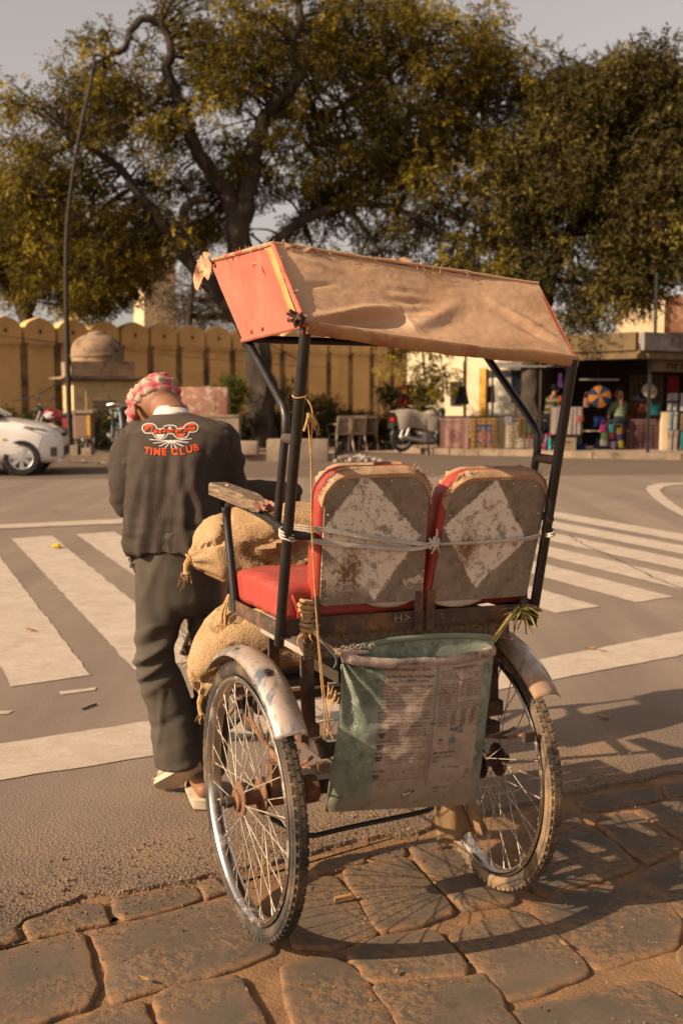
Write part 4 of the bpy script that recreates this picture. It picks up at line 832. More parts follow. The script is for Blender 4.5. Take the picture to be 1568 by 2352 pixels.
for yt, yb, m, lb in ((903, 945, plain('white_tee_c', (.45, .42, .42)), 'white shirt cut by the right edge of the photo'), (950, 990, plain('tan_cloth', (.34, .19, .09)), 'tan cloth at the right edge below the white shirt'), (990, 1035, plain('teal_cloth', (.05, .20, .24)), 'teal cloth at the right edge near the ground')):
    pxcloth('hanging_shirt', 1561, 1592, yt, yb, 24.6, m, lb, 'shirt', GT, fold=.018, nf=2)
def bagthing(px, py, Y, w, h, m, label, strap=.18):
    p = at(px, py, Y); e = empty('hanging_bag', p, 0, label, 'bag', 'bags on show at the shop'); b = MB()
    b.rings([[(w * k * math.cos(a), .05 * k2 * math.sin(a), z) for a in [2 * PI * j / 12 for j in range(12)]] for z, k, k2 in ((0, .35, .6), (.04 * h, .5, 1), (.5 * h, .5, 1.1), (.95 * h, .40, .5), (h, .36, .2))], cap0=True, cap1=True); b.build('pouch', m, e, smooth=60)
    b = MB(); b.tube(smoothpath([(-w * .33, 0, h * .95), (-w * .2, 0, h + strap * .8), (0, 0, h + strap), (w * .2, 0, h + strap * .8), (w * .33, 0, h * .95)], 4), .008, 5); b.build('strap', m, e); return e
bagthing(1330, 969, 24.8, .20, .14, plain('pink_bag', (.38, .12, .12)), 'pink handbag on a long strap before the striped textile', .16)
bagthing(1346, 936, 25.0, .15, .22, plain('rose_bag', (.32, .17, .14), .3), 'rose patterned bag hanging left of the umbrella', .12); bagthing(1424, 934, 25.0, .12, .16, plain('orange_bag', (.42, .20, .12), .4), 'small orange and white bag hanging above the child', .18); bagthing(1502, 954, 24.9, .26, .24, plain('teal_bag', (.02, .16, .17)), 'teal drawstring bag hanging under the pale hat', .10)
rgs = random.Random(31); GC = [(.30, .03, .10), (.05, .22, .22), (.32, .16, .03), (.08, .16, .05), (.20, .03, .03), (.05, .06, .20), (.30, .24, .18), (.16, .10, .20), (.35, .28, .04)]
names = ['magenta', 'teal', 'orange', 'green', 'red', 'blue', 'cream', 'violet', 'yellow']; where = ['at the top left of the heap', 'high in the heap under the child', 'at the left of the heap', 'in the middle of the heap', 'at the right of the heap', 'low at the left of the heap', 'low in the middle of the heap', 'low at the right of the heap', 'at the bottom of the heap']
for k in range(9): bagthing(1388 + (k % 3) * 17 + rgs.uniform(-3, 3), 996 + (k // 3) * 15 + rgs.uniform(-3, 3), 24.75 + .03 * (k % 3), rgs.uniform(.15, .22), rgs.uniform(.13, .2), plain(names[k] + '_bag', GC[k], .35), '%s embroidered bag %s' % (names[k], where[k]), .09)
def hat_thing(px, py, Y, m, label, tilt):
    p = at(px, py, Y); e = empty('sun_hat', p, 0, label, 'hat', 'hats hanging in the shop'); b = MB(); b.lathe([(0, .10), (.06, .095), (.085, .06), (.09, .0), (.17, -.015), (.175, -.022), (.09, -.01)], 20, 'Z'); o = b.build('hat_body', m, e, smooth=True); o.rotation_euler = tilt
    b = MB(); b.tube([(0, .02, .08), (.01, .05, .62)], .006, 4); b.build('string', m_dkwin, e)
hat_thing(1492, 897, 24.7, plain('pale_hat', (.62, .50, .36)), 'pale round sun hat hanging on a string', (R(70), R(20), 0)); hat_thing(1471, 912, 25.0, plain('navy_hat', (.015, .018, .03)), 'navy hat hanging left of the pale one', (R(20), 0, 0))
p = at(1376, 911, 24.9); e = empty('sun_umbrella', p, 0, 'small orange and blue panelled umbrella hanging open', 'umbrella')
um = Matrix.Rotation(R(-35), 4, 'Y') @ Matrix.Rotation(R(72), 4, 'X')
mo_, mb_ = plain('orange_panel', (.50, .19, .015)), plain('blue_panel', (.03, .045, .11))
for k in range(8):
    b = MB(); b.grid(lambda a, c: um @ Vector((.25 * c * math.cos(2 * PI * (k + a) / 8), .25 * c * math.sin(2 * PI * (k + a) / 8), .09 * (1 - c * c))), 4, 6); b.build('panel', mo_ if k % 2 else mb_, e, smooth=True)
b = MB(); b.tube([um @ Vector((0, 0, .10)), um @ Vector((0, 0, -.30))], .008, 5); b.build('shaft', m_alloy, e); b = MB(); b.tube([um @ Vector((0, 0, .10)), (-.05, 0, .62)], .005, 4); b.build('string', m_dkwin, e)
# ================================================================== TREES, HEDGES AND SHRUBS
def leaf_mat(name, dark, mid, light, trans=.38):
    m = bpy.data.materials.new(name); m.use_nodes = True; t = NT(m)
    a = t.attr('shade'); r = t.new('ValToRGB'); t.L.new(a, r.inputs[0]); cr = r.color_ramp
    cr.elements[0].position = 0; cr.elements[0].color = (*dark, 1); cr.elements[1].position = 1; cr.elements[1].color = (*light, 1); e = cr.elements.new(.6); e.color = (*mid, 1)
    t.base(r.outputs[0]); t.b.inputs['Roughness'].default_value = .75; t.b.inputs['Specular IOR Level'].default_value = .08
    tr = t.new('BsdfTranslucent'); t.L.new(r.outputs[0], tr.inputs[0]); mx = t.new('MixShader'); mx.inputs[0].default_value = trans
    t.L.new(t.b.outputs[0], mx.inputs[1]); t.L.new(tr.outputs[0], mx.inputs[2]); t.L.new(mx.outputs[0], [n for n in t.N if n.type == 'OUTPUT_MATERIAL'][0].inputs[0]); return m
m_neem = leaf_mat('olive_leaves', (.062, .046, .009), (.18, .135, .018), (.50, .36, .045))
m_dkleaf = leaf_mat('dark_leaves', (.040, .030, .010), (.085, .066, .018), (.24, .18, .036), .15)
m_hedge = leaf_mat('hedge_leaves', (.026, .026, .010), (.045, .045, .014), (.10, .095, .025), .15)
m_lime = leaf_mat('lime_leaves', (.06, .075, .012), (.12, .14, .02), (.24, .25, .05), .3)
m_bark = mat('brown_bark', (0.042, 0.030, 0.022), rough=.95, nscale=4, nvar=.35, bump=.8, bscale=9, bdist=.03, stretch=(1, 1, .35), stains=[((0.10, 0.070, 0.048), 3, .52, .66)])
def leaves(name, clumps, n_spray, m, parent, seed, L=.085, W=.032, spray=.26, K=8, droop=.55, light=None):
    """clumps: (x, y, z, r) -- sprays of leaflets hung through the clump's volume, each leaflet a folded blade"""
    rg = np.random.default_rng(seed); C_ = np.array(clumps, 'f4'); n = len(C_) * n_spray
    ci = np.repeat(np.arange(len(C_)), n_spray)
    d = rg.normal(size=(n, 3)); d /= np.linalg.norm(d, axis=1, keepdims=True); rad = rg.random(n) ** .5
    base = C_[ci, :3] + d * (rad * C_[ci, 3])[:, None] * np.array([1, 1, .72])
    sd = d * .8 + rg.normal(size=(n, 3)) * .5; sd[:, 2] -= droop; sd /= np.linalg.norm(sd, axis=1, keepdims=True)
    side = np.cross(sd, rg.normal(size=(n, 3))); side /= np.linalg.norm(side, axis=1, keepdims=True)
    N = n * K; k = np.tile(np.arange(K), n); si = np.repeat(np.arange(n), K); t = (k + .5) / K
    p = base[si] + sd[si] * (spray * t)[:, None]; p[:, 2] -= .10 * spray * t ** 2
    sg = np.where(k % 2 == 0, 1, -1)[:, None]; ld = sd[si] * .55 + side[si] * sg + rg.normal(size=(N, 3)) * .22; ld[:, 2] -= droop * .35; ld /= np.linalg.norm(ld, axis=1, keepdims=True)
    nn = rg.normal(size=(N, 3)); nn[:, 2] += .8; w = np.cross(ld, nn); w /= np.linalg.norm(w, axis=1, keepdims=True)
    l = (L * rg.uniform(.7, 1.25, N))[:, None]; wd = (W * rg.uniform(.8, 1.2, N))[:, None]
    v = np.empty((N, 4, 3), 'f4'); v[:, 0] = p; v[:, 1] = p + ld * l * .45 + w * wd * .5; v[:, 2] = p + ld * l; v[:, 3] = p + ld * l * .45 - w * wd * .5
    me = bpy.data.meshes.new(name); me.vertices.add(N * 4); me.vertices.foreach_set('co', v.ravel()); me.loops.add(N * 4); me.loops.foreach_set('vertex_index', np.arange(N * 4, dtype='i4'))
    me.polygons.add(N); me.polygons.foreach_set('loop_start', np.arange(0, N * 4, 4, dtype='i4')); me.update(calc_edges=True)
    cl = rg.random(len(C_)) ** 1.4 * .75; sh = np.clip(cl[ci][si] + rg.normal(size=N) * .16 + .12 * rg.random(n)[si], 0, 1).astype('f4')
    at_ = me.attributes.new('shade', 'FLOAT', 'POINT'); at_.data.foreach_set('value', np.repeat(sh, 4))
    return link_mesh(name, me, m, parent)
def limb(b, pts, r0, r1, n=5, seg=9):
    P = [at(*q) for q in pts]; P = smoothpath(P, n); m = len(P)
    rs = [r0 + (r1 - r0) * (k / (m - 1)) ** .8 for k in range(m)]
    P = [p + Vector((nz(i * .5, r0 * 31), nz(i * .5, r0 * 57, 4), nz(i * .5, 9, r1 * 77))) * r * .5 for i, (p, r) in enumerate(zip(P, rs))]
    b.tube(P, [r * (1 + .10 * nz(i * .7, r0 * 9)) for i, r in enumerate(rs)], seg); return list(zip(P, rs))
def tree(name, label, base, limbs, blobs, nclump, nspray, m, seed, cr=(.5, .95), group=None, twig_r=.035, **kw):
    e = empty(name, base, 0, label, 'tree', group); b = MB(); sk = []
    for i, (pts, r0, r1) in enumerate(limbs): sk += limb(b, pts, r0, r1)
    b.v = [tuple(Vector(v) - Vector(base)) for v in b.v]; b.build('trunk', m_bark, e, smooth=True)
    rg = random.Random(seed); cl = []; wts = [bl[3] * bl[5] * bl[4] for bl in blobs]
    for px, py, Y, rx, ry, rz in rg.choices(blobs, wts, k=nclump):
        c = at(px, py, Y); d = Vector((rg.gauss(0, 1), rg.gauss(0, 1), rg.gauss(0, 1))).normalized() * rg.random() ** .38
        q = Vector((c.x + d.x * rx, c.y + d.y * ry + .5, c.z + d.z * rz)); r_ = rg.uniform(*cr)
        # leaves keep off the thick limbs, so that the boughs stay bare as on an old tree
        if any(r > .075 and abs(q.x - p.x) < r_ * .5 + r and abs(q.z - p.z) < r_ * .4 + r and q.y < p.y + .2 for p, r in sk) and rg.random() < .86: continue
        cl.append((q.x, q.y, q.z, r_))
    tb_ = MB(); skp = [p for p, r in sk]; 
    for c in cl:
        cv = Vector(c[:3]); best = min(range(0, len(skp), 2), key=lambda i: (skp[i] - cv).length_squared * (1 + (sk[i][1] > .2)))
        p0 = skp[best]; mid = p0.lerp(cv, .5) + Vector((rg.uniform(-.3, .3), rg.uniform(-.3, .3), rg.uniform(.0, .4))) * min(1, (cv - p0).length * .4); r_ = min(sk[best][1] * .5, twig_r * (.6 + .25 * (cv - p0).length))
        P = smoothpath([p0, mid, cv], 4); tb_.tube(P, [r_ * (1 - .75 * k / (len(P) - 1)) for k in range(len(P))], 5, caps=False)
        for q in range(3):
            f_ = cv + Vector((rg.gauss(0, 1), rg.gauss(0, 1), rg.gauss(0, .7))).normalized() * c[3] * .8; tb_.tube([P[-3], cv.lerp(f_, .4) + Vector((0, 0, .06)), f_], [r_ * .4, r_ * .3, .006], 4, caps=False)
    tb_.v = [tuple(Vector(v) - Vector(base)) for v in tb_.v]; tw = tb_.build('branches', m_bark, e, smooth=True, fix=False); tw['kind'] = 'stuff'
    o = leaves('crown', cl, nspray, m, e, seed, **kw); o.location = -Vector(base); o['kind'] = 'stuff'; return e
Y0 = 26.0
tree('neem_tree', 'big spreading neem tree with a forked dark trunk in front of the wall', gp(607, 1036) * 1, [
    ([(607, 1040, Y0), (602, 930, Y0), (590, 820, Y0 + .1), (571, 700, Y0 + .1), (554, 600, Y0), (545, 535, Y0), (548, 490, Y0)], .36, .27),
    ([(552, 505, Y0), (566, 440, Y0), (581, 380, Y0 + .1), (594, 315, Y0 + .2), (606, 275, Y0 + .2), (632, 235, Y0), (668, 205, Y0), (692, 160, Y0 - .3), (668, 110, Y0 - .5), (690, 40, Y0 - .6), (680, -60, Y0 - .8)], .24, .06),
    ([(606, 285, Y0 + .2), (645, 262, Y0 + .6), (700, 268, Y0 + .9), (770, 250, Y0 + 1.2), (850, 200, Y0 + 1.4), (940, 130, Y0 + 1.5)], .12, .04),
    ([(545, 500, Y0), (522, 440, Y0 - .1), (488, 400, Y0 - .2), (455, 355, Y0 - .3), (436, 300, Y0 - .4), (420, 255, Y0 - .4), (400, 205, Y0 - .5), (384, 160, Y0 - .6), (396, 110, Y0 - .7), (372, 60, Y0 - .8), (335, 42, Y0 - .9), (300, 72, Y0 - .9), (285, 112, Y0 - 1), (235, 135, Y0 - 1)], .21, .06),
    ([(398, 205, Y0 - .5), (330, 250, Y0 - .8), (250, 300, Y0 - 1.2), (160, 330, Y0 - 1.5), (60, 400, Y0 - 1.8)], .09, .03),
    ([(575, 765, Y0 + .1), (520, 700, Y0 - .1), (468, 638, Y0 - .3), (430, 590, Y0 - .4), (392, 540, Y0 - .5), (350, 485, Y0 - .6), (312, 440, Y0 - .7), (282, 395, Y0 - .8), (225, 350, Y0 - 1.2), (150, 300, Y0 - 1.5)], .24, .06),
    ([(430, 592, Y0 - .4), (426, 540, Y0 - .5), (424, 480, Y0 - .6), (448, 462, Y0 - .6), (474, 455, Y0 - .6)], .13, .10),
    ([(560, 640, Y0), (630, 560, Y0 + .3), (700, 505, Y0 + .6), (800, 470, Y0 + .8), (910, 480, Y0 + .9), (1030, 540, Y0 + .9), (1130, 560, Y0 + .9)], .17, .04),
    ([(910, 480, Y0 + .9), (960, 400, Y0 + 1), (1020, 320, Y0 + 1), (1100, 250, Y0 + 1)], .08, .03),
    ([(800, 470, Y0 + .8), (870, 580, Y0 + .6), (930, 680, Y0 + .4), (965, 780, Y0 + .3), (975, 860, Y0 + .3)], .07, .02)],
    [(640, 60, 26, 3.4, 2.6, 1.7), (330, 120, 25, 1.9, 1.8, 1.1), (330, 310, 25, 2.0, 1.8, 1.5), (520, 200, 25.5, 2.0, 2.0, 1.5), (930, 200, 27, 2.8, 2.4, 2.1), (1000, 430, 27, 2.8, 2.2, 1.7), (760, 480, 26.5, 1.6, 1.6, 1.0), (120, 340, 24.6, 1.7, 1.4, 1.4), (180, 520, 25, 1.9, 1.4, 1.2), (330, 560, 25.6, 1.3, 1.2, .75), (110, 640, 26.4, 1.5, 1.0, .8), (760, 640, 26.5, 1.8, 1.2, .9), (1130, 600, 26.6, 1.8, 1.4, 1.0), (200, 180, 24.8, 1.3, 1.4, .9), (60, 250, 24.6, 1.2, 1.2, .7), (1150, 330, 27, 1.6, 1.6, 1.8), (1040, 90, 27, 1.5, 1.5, 1.0), (1190, 210, 27, 1.3, 1.5, 1.1), (1230, 330, 26.8, 1.2, 1.4, 1.2), (860, 60, 27, 1.8, 1.6, 1.1), (860, 330, 27, 2.0, 1.8, 1.4), (640, 420, 27, 1.5, 1.4, 1.2), (760, 330, 27, 1.5, 1.4, 1.3), (1120, 180, 27, 1.1, 1.4, 1.2), (430, 500, 26.5, 1.6, 1.3, 1.1), (60, 450, 25, 1.4, 1.2, 1.2), (980, 620, 27, 2.0, 1.4, 1.0), (480, 420, 25.8, 1.5, 1.2, 1.0), (960, 800, 26.4, .75, .9, 1.0), (985, 890, 26.3, .5, .9, .8), (920, 760, 26.3, .7, .9, .6), (1020, 820, 26.3, .5, .8, .7), (860, 760, 26.4, .9, .5, .5), (620, 330, 25.6, .9, 1.4, .9)],
    1120, 25, m_neem, 11, cr=(.26, .58), L=.105, W=.042, spray=.26)
Y1 = 26.0
tree('shade_tree', 'dense dark tree whose trunk stands between the rugs and the shop', gp(1217, 1040) * 1, [
    ([(1217, 1046, Y1), (1216, 960, Y1), (1220, 860, Y1), (1228, 770, Y1), (1246, 690, Y1 + .1), (1272, 610, Y1 + .2), (1306, 540, Y1 + .2)], .27, .20),
    ([(1300, 550, Y1 + .2), (1330, 480, Y1 + .2), (1372, 400, Y1 + .3), (1410, 310, Y1 + .3), (1440, 220, Y1 + .3)], .17, .05), ([(1280, 600, Y1 + .2), (1250, 520, Y1 + .1), (1220, 430, Y1), (1200, 340, Y1)], .12, .04), ([(1310, 535, Y1 + .2), (1380, 520, Y1), (1460, 500, Y1 - .2), (1560, 510, Y1 - .4)], .12, .04), ([(1262, 640, Y1 + .1), (1330, 650, Y1 - .2), (1420, 640, Y1 - .4), (1500, 660, Y1 - .5)], .08, .03)],
    [(1450, 240, 25.5, 1.5, 1.5, 1.3), (1440, 330, 25.5, 1.8, 1.7, 1.75), (1330, 300, 25.8, 1.1, 1.2, 1.3), (1360, 470, 25.3, 1.7, 1.6, 1.4), (1520, 480, 25, 1.5, 1.6, 1.6), (1250, 430, 25.5, 1.3, 1.4, 1.5), (1300, 620, 25.2, 1.2, 1.2, .8), (1440, 620, 24.9, 1.3, 1.2, .7), (1570, 300, 25.4, 1.0, 1.4, 1.4), (1330, 720, 24.9, .7, .7, .55), (1225, 640, 25.3, .9, .9, .6), (1370, 725, 24.0, .75, .5, .42), (1330, 770, 23.9, .35, .3, .35), (1500, 160, 25.6, 1.1, 1.2, .7), (1300, 200, 26, 1.0, 1.2, .8), (1480, 690, 24.8, .6, .5, .35)],
    900, 28, m_dkleaf, 23, cr=(.28, .60), L=.11, W=.044, spray=.28)
tree('wall_tree', 'smaller leafy tree growing behind the left end of the ochre wall', (-9.6, 31.0, 0), [
    ([(62, 1010, 31), (62, 760, 31), (66, 690, 31), (72, 620, 31), (84, 560, 31), (110, 490, 30.6)], .26, .12), ([(66, 690, 31), (40, 690, 30.8), (5, 655, 30.5), (-40, 600, 30.3)], .16, .06), ([(72, 620, 31), (130, 560, 31), (200, 560, 31), (270, 600, 31)], .12, .04)],
    [(60, 560, 31, 2.0, 1.6, 1.3), (190, 640, 31, 1.5, 1.3, 1.0), (-60, 480, 31, 1.6, 1.5, 1.6), (240, 560, 31, 1.4, 1.3, 1.0)],
    380, 26, m_neem, 37, cr=(.32, .68), L=.14, W=.055, spray=.32)
tree('grey_tree', 'pale thin-leaved tree standing behind the ochre wall left of the hood', (-5.2, 38, 0), [
    ([(430, 1000, 38), (432, 800, 38), (440, 690, 38), (450, 620, 38)], .18, .06)], [(430, 700, 38, 1.5, 1.2, 1.1), (500, 690, 38, 1.2, 1.0, .9), (660, 700, 39, 2.0, 1.4, 1.0)], 110, 34, leaf_mat('grey_leaves', (.07, .055, .035), (.12, .095, .06), (.22, .18, .11)), 41, cr=(.45, .9))
# trees added out of view on the left to cast shade across the road
for i, (x, y, h, r) in enumerate(((-19.5, 17.0, 5.6, 3.2), (-22.5, 21.5, 6.5, 3.6), (-17.5, 13.0, 4.6, 2.3))):
    e = empty('added_shade_tree', (x, y, 0), 0, ['round tree added for shade left of the car, outside the frame', 'taller tree added for shade beyond the car, outside the frame', 'short tree added for shade nearest on the left, outside the frame'][i], 'tree', 'trees added for shade on the left')
    b = MB(); b.tube(smoothpath([(0, 0, 0), (.1, .05, 1.4), (-.05, 0, h * .6), (.1, .1, h)], 4), [.3, .27, .24, .2, .18, .17, .16, .15, .14, .12, .1, .08, .06], 9); b.build('trunk', m_bark, e, smooth=True)
    rg = random.Random(50 + i); cl = []
    for k in range(70):
        d = Vector((rg.gauss(0, 1), rg.gauss(0, 1), rg.gauss(0, 1))).normalized() * rg.random() ** .4; cl.append((d.x * r, d.y * r, h + d.z * r * .7, rg.uniform(.6, 1.0)))
    o = leaves('crown', cl, 26, m_neem, e, 60 + i, L=.14, W=.06); o['kind'] = 'stuff'
# hedges and shrubs
def hedge(name, pts, label, n, r, zr, m, seed, cat='hedge', nspray=26, **kw):
    rg = random.Random(seed); base = Vector((*pts[0], 0)); cl = []
    segs = [(Vector((*a, 0)), Vector((*c, 0))) for a, c in zip(pts[:-1], pts[1:])]; Ls = [(c - a).length for a, c in segs]
    for a, c in rg.choices(segs, Ls, k=n):
        p = a.lerp(c, rg.random()); cl.append((p.x + rg.uniform(-r, r), p.y + rg.uniform(-r, r), rg.uniform(*zr), rg.uniform(.16, .30)))
    e = empty(name, base, 0, label, cat); o = leaves('foliage', cl, nspray, m, e, seed, L=.055, W=.026, spray=.14, K=7, droop=-.1, **kw); o.location = -base; o['kind'] = 'stuff'
    b = MB()
    for c in cl[::2]: b.tube([(c[0], c[1], .0), (c[0] + rg.uniform(-.1, .1), c[1], c[2] * .5), (c[0], c[1], c[2])], [.014, .01, .006], 4, caps=False)
    b.v = [tuple(Vector(v) - base) for v in b.v]; s = b.build('stems', m_bark, e, fix=False); s['kind'] = 'stuff'; return e
hedge('clipped_hedge', [(-13.5, 24.9), (-4.2, 25.0)], 'dark clipped hedge in front of the pavilion, behind the car and motorcycles', 360, .28, (.15, .88), m_hedge, 71)
hedge('clipped_hedge', [(-4.2, 25.2), (-1.5, 26.2), (1.4, 28.2)], 'dark hedge behind the plastic chairs and concrete block', 260, .30, (.12, .80), m_hedge, 72)
hedge('flowering_shrub', [(-2.75, 25.0), (-2.2, 25.1)], 'bright lime green bush beside the painted box', 26, .22, (.95, 1.62), m_lime, 73, 'shrub', 34)
hedge('leafy_shrub', [(1.15, 28.0), (2.1, 27.6)], 'tall dark shrub under the drooping branches by the covered motorcycle', 70, .35, (.2, 1.55), m_hedge, 74, 'shrub')
hedge('leafy_shrub', [(-1.1, 27.3), (-.1, 27.8)], 'broad-leaved shrub above the hedge near the chairs', 40, .3, (.6, 1.25), m_dkleaf, 75, 'shrub')
hedge('dry_shrub', [(-1.35, 26.7), (-1.2, 26.8)], 'thin leafy shoot against the wall right of the big trunk', 12, .12, (.9, 1.7), m_hedge, 76, 'shrub', 14)
gb_ = [(px, 0) for px in range(0)]
# ================================================================== THE CYCLE RICKSHAW (local axes: x forward, y to its left, z up; origin under the rear axle)
RA = Vector((0.09475, 2.8961, 0)); RTH = 0.4253
RK = Matrix.Translation(RA) @ Matrix.Rotation(RTH + PI / 2, 4, 'Z')
def VW(u, v, z): return RK @ Vector((u, v, z))
rk = empty('cycle_rickshaw', RA, RTH + PI / 2, 'cycle rickshaw with two wheels behind, red seats and torn tan canopy', 'cycle rickshaw')

m_black = mat('black_enamel', (0.012, 0.0095, 0.008), rough=0.42, nscale=14, nvar=0.3, bump=0.12, bscale=120, spec=0.5, bdist=0.002, rvar=0.12,
              stains=[((0.11, 0.055, 0.03), 28, 0.66, 0.76), ((0.055, 0.042, 0.032), 9, 0.60, 0.8), ((0.26, 0.19, 0.13), 60, 0.71, 0.77)])
m_iron = mat('rusty_iron', (0.075, 0.052, 0.038), rough=0.75, metal=0.2, nscale=20, nvar=0.35, bump=0.35, bscale=130, bdist=0.002,
             stains=[((0.20, 0.095, 0.045), 14, 0.50, 0.66), ((0.24, 0.15, 0.085), 40, 0.62, 0.72)])
m_rust = mat('brown_rust', (0.21, 0.105, 0.055), rough=0.85, metal=0.1, nscale=30, nvar=0.4, bump=0.4, bscale=160, bdist=0.002, stains=[((0.10, 0.055, 0.035), 18, 0.5, 0.65), ((0.34, 0.21, 0.12), 26, 0.6, 0.7)])
def chrome_mat(name, rust, lo, hi):
    m = mat(name, (0.62, 0.57, 0.51), rough=0.22, metal=1.0, nscale=10, nvar=0.12, bump=0.06, bscale=90, bdist=0.002)
    t = NT(m); P = t.coord('Object'); base = base_socket(m)
    f = t.math('MAXIMUM', t.rng(t.noise(P, 9.0, 7.0, 0.5, 0.7), lo, hi), t.rng(t.noise(P, 45.0, 5.0), 0.66, 0.74))
    t.base(t.mix(f, base, t.mix(t.noise(P, 60.0), rust, (0.36, 0.25, 0.17))))
    t.put(t.b.inputs['Metallic'], t.rng(f, 0, 1, 1.0, 0.15)); t.put(t.b.inputs['Roughness'], t.rng(f, 0, 1, 0.2, 0.75)); return m
m_rim = chrome_mat('dull_chrome', (0.21, 0.14, 0.09), 0.52, 0.66)
m_guard = chrome_mat('rusted_chrome', (0.29, 0.155, 0.085), 0.40, 0.58)
m_spoke = mat('spoke_wire', (0.46, 0.38, 0.29), rough=0.55, metal=0.35, nscale=30, nvar=0.3, bump=0, stains=[((0.22, 0.14, 0.09), 40, 0.5, 0.65)])
m_tyre = mat('dusty_tyre', (0.040, 0.034, 0.029), rough=0.88, nscale=22, nvar=0.3, bump=0.3, bscale=220, bdist=0.002,
             stains=[((0.17, 0.115, 0.072), 7, 0.46, 0.70), ((0.24, 0.165, 0.10), 60, 0.62, 0.72)])
m_tyre_r = mat('muddy_tyre', (0.060, 0.046, 0.036), rough=0.92, nscale=22, nvar=0.3, bump=0.35, bscale=200, bdist=0.002,
               stains=[((0.25, 0.165, 0.095), 6, 0.40, 0.58), ((0.30, 0.205, 0.12), 50, 0.60, 0.70)])
m_yellow = mat('yellow_line', (0.42, 0.27, 0.05), rough=0.8, nscale=40, nvar=0.3, bump=0)
m_red = mat('red_vinyl', (0.34, 0.050, 0.034), rough=0.42, nscale=5, nvar=0.14, bump=0.10, bscale=70, bdist=0.003, spec=0.4,
            stains=[((0.56, 0.12, 0.08), 7, 0.55, 0.75), ((0.30, 0.035, 0.025), 16, 0.64, 0.76)])
m_wood = mat('old_wood', (0.175, 0.115, 0.068), rough=0.85, nscale=10, nvar=0.35, bump=0.5, bscale=40, bdist=0.003, stretch=(1, 9, 9),
             stains=[((0.07, 0.048, 0.032), 14, 0.5, 0.62), ((0.40, 0.27, 0.16), 9, 0.62, 0.70)])
m_tin = mat('pale_tin', (0.46, 0.40, 0.32), rough=0.55, metal=0.25, nscale=9, nvar=0.12, bump=0.15, bscale=60, bdist=0.003, stains=[((0.25, 0.19, 0.13), 10, 0.58, 0.72), ((0.20, 0.10, 0.055), 24, 0.66, 0.74)])
m_grip = mat('black_rubber', (0.02, 0.02, 0.02), rough=0.7, bump=0)

# ---- wheels
def tyre_mesh(knobby):
    b = MB(); n = 20
    prof = [(0.331 + 0.0205 * math.cos(a), 0.0205 * math.sin(a)) for a in [2 * PI * k / n for k in range(n)]]
    b.lathe(prof, 120, 'Y', close=True)
    K = 82
    for k in range(K):
        for row, (y, ro, sz) in enumerate(((0.0052, 0.3505, (0.0105, 0.0092, 0.006)), (-0.0052, 0.3505, (0.0105, 0.0092, 0.006)), (0.0140, 0.3470, (0.0082, 0.0062, 0.0085)), (-0.0140, 0.3470, (0.0082, 0.0062, 0.0085)))):
            a = 2 * PI * (k + (0.5 if row in (1, 2) else 0)) / K
            c = Vector((ro * math.cos(a), y, ro * math.sin(a)))
            tx = Vector((-math.sin(a), 0, math.cos(a))); nr = Vector((math.cos(a), 0, math.sin(a)))
            b.box(c, (sz[0] * 2.3, sz[1], sz[2]), Matrix((tx, Vector((0, 1, 0)), nr)).transposed(), taper=0.93)
    b.cur = 1
    b.tube([(0.3395 * math.cos(a), 0.0186, 0.3395 * math.sin(a)) for a in [2 * PI * k / 90 for k in range(90)]], 0.0011, 5, closed=True)
    return b
def rim_mesh():
    b = MB(); b.lathe([(0.3135, 0.0185), (0.310, 0.0205), (0.303, 0.0205), (0.2975, 0.0165), (0.2945, 0.010), (0.2935, 0.0), (0.2945, -0.010), (0.2975, -0.0165), (0.303, -0.0205), (0.310, -0.0205), (0.3135, -0.0185), (0.306, 0.0)], 110, 'Y', close=True); return b
def hub_mesh(fl=0.047, sp=0.029):
    b = MB()
    b.lathe([(0.0, -0.062), (0.012, -0.062), (0.012, -sp - 0.014), (0.027, -sp - 0.012), (0.028, -sp - 0.004), (fl - .004, -sp - 0.004), (fl, -sp - .002), (fl, -sp + .002), (fl - .004, -sp + .004), (0.020, -sp + 0.006), (0.0175, -sp + 0.014), (0.0175, sp - 0.014), (0.020, sp - 0.006), (fl - .004, sp - 0.004), (fl, sp - .002), (fl, sp + .002), (fl - .004, sp + .004), (0.028, sp + 0.004), (0.027, sp + 0.012), (0.012, sp + 0.014), (0.012, 0.050), (0.0, 0.050)], 28, 'Y'); return b
wheel_share = {}
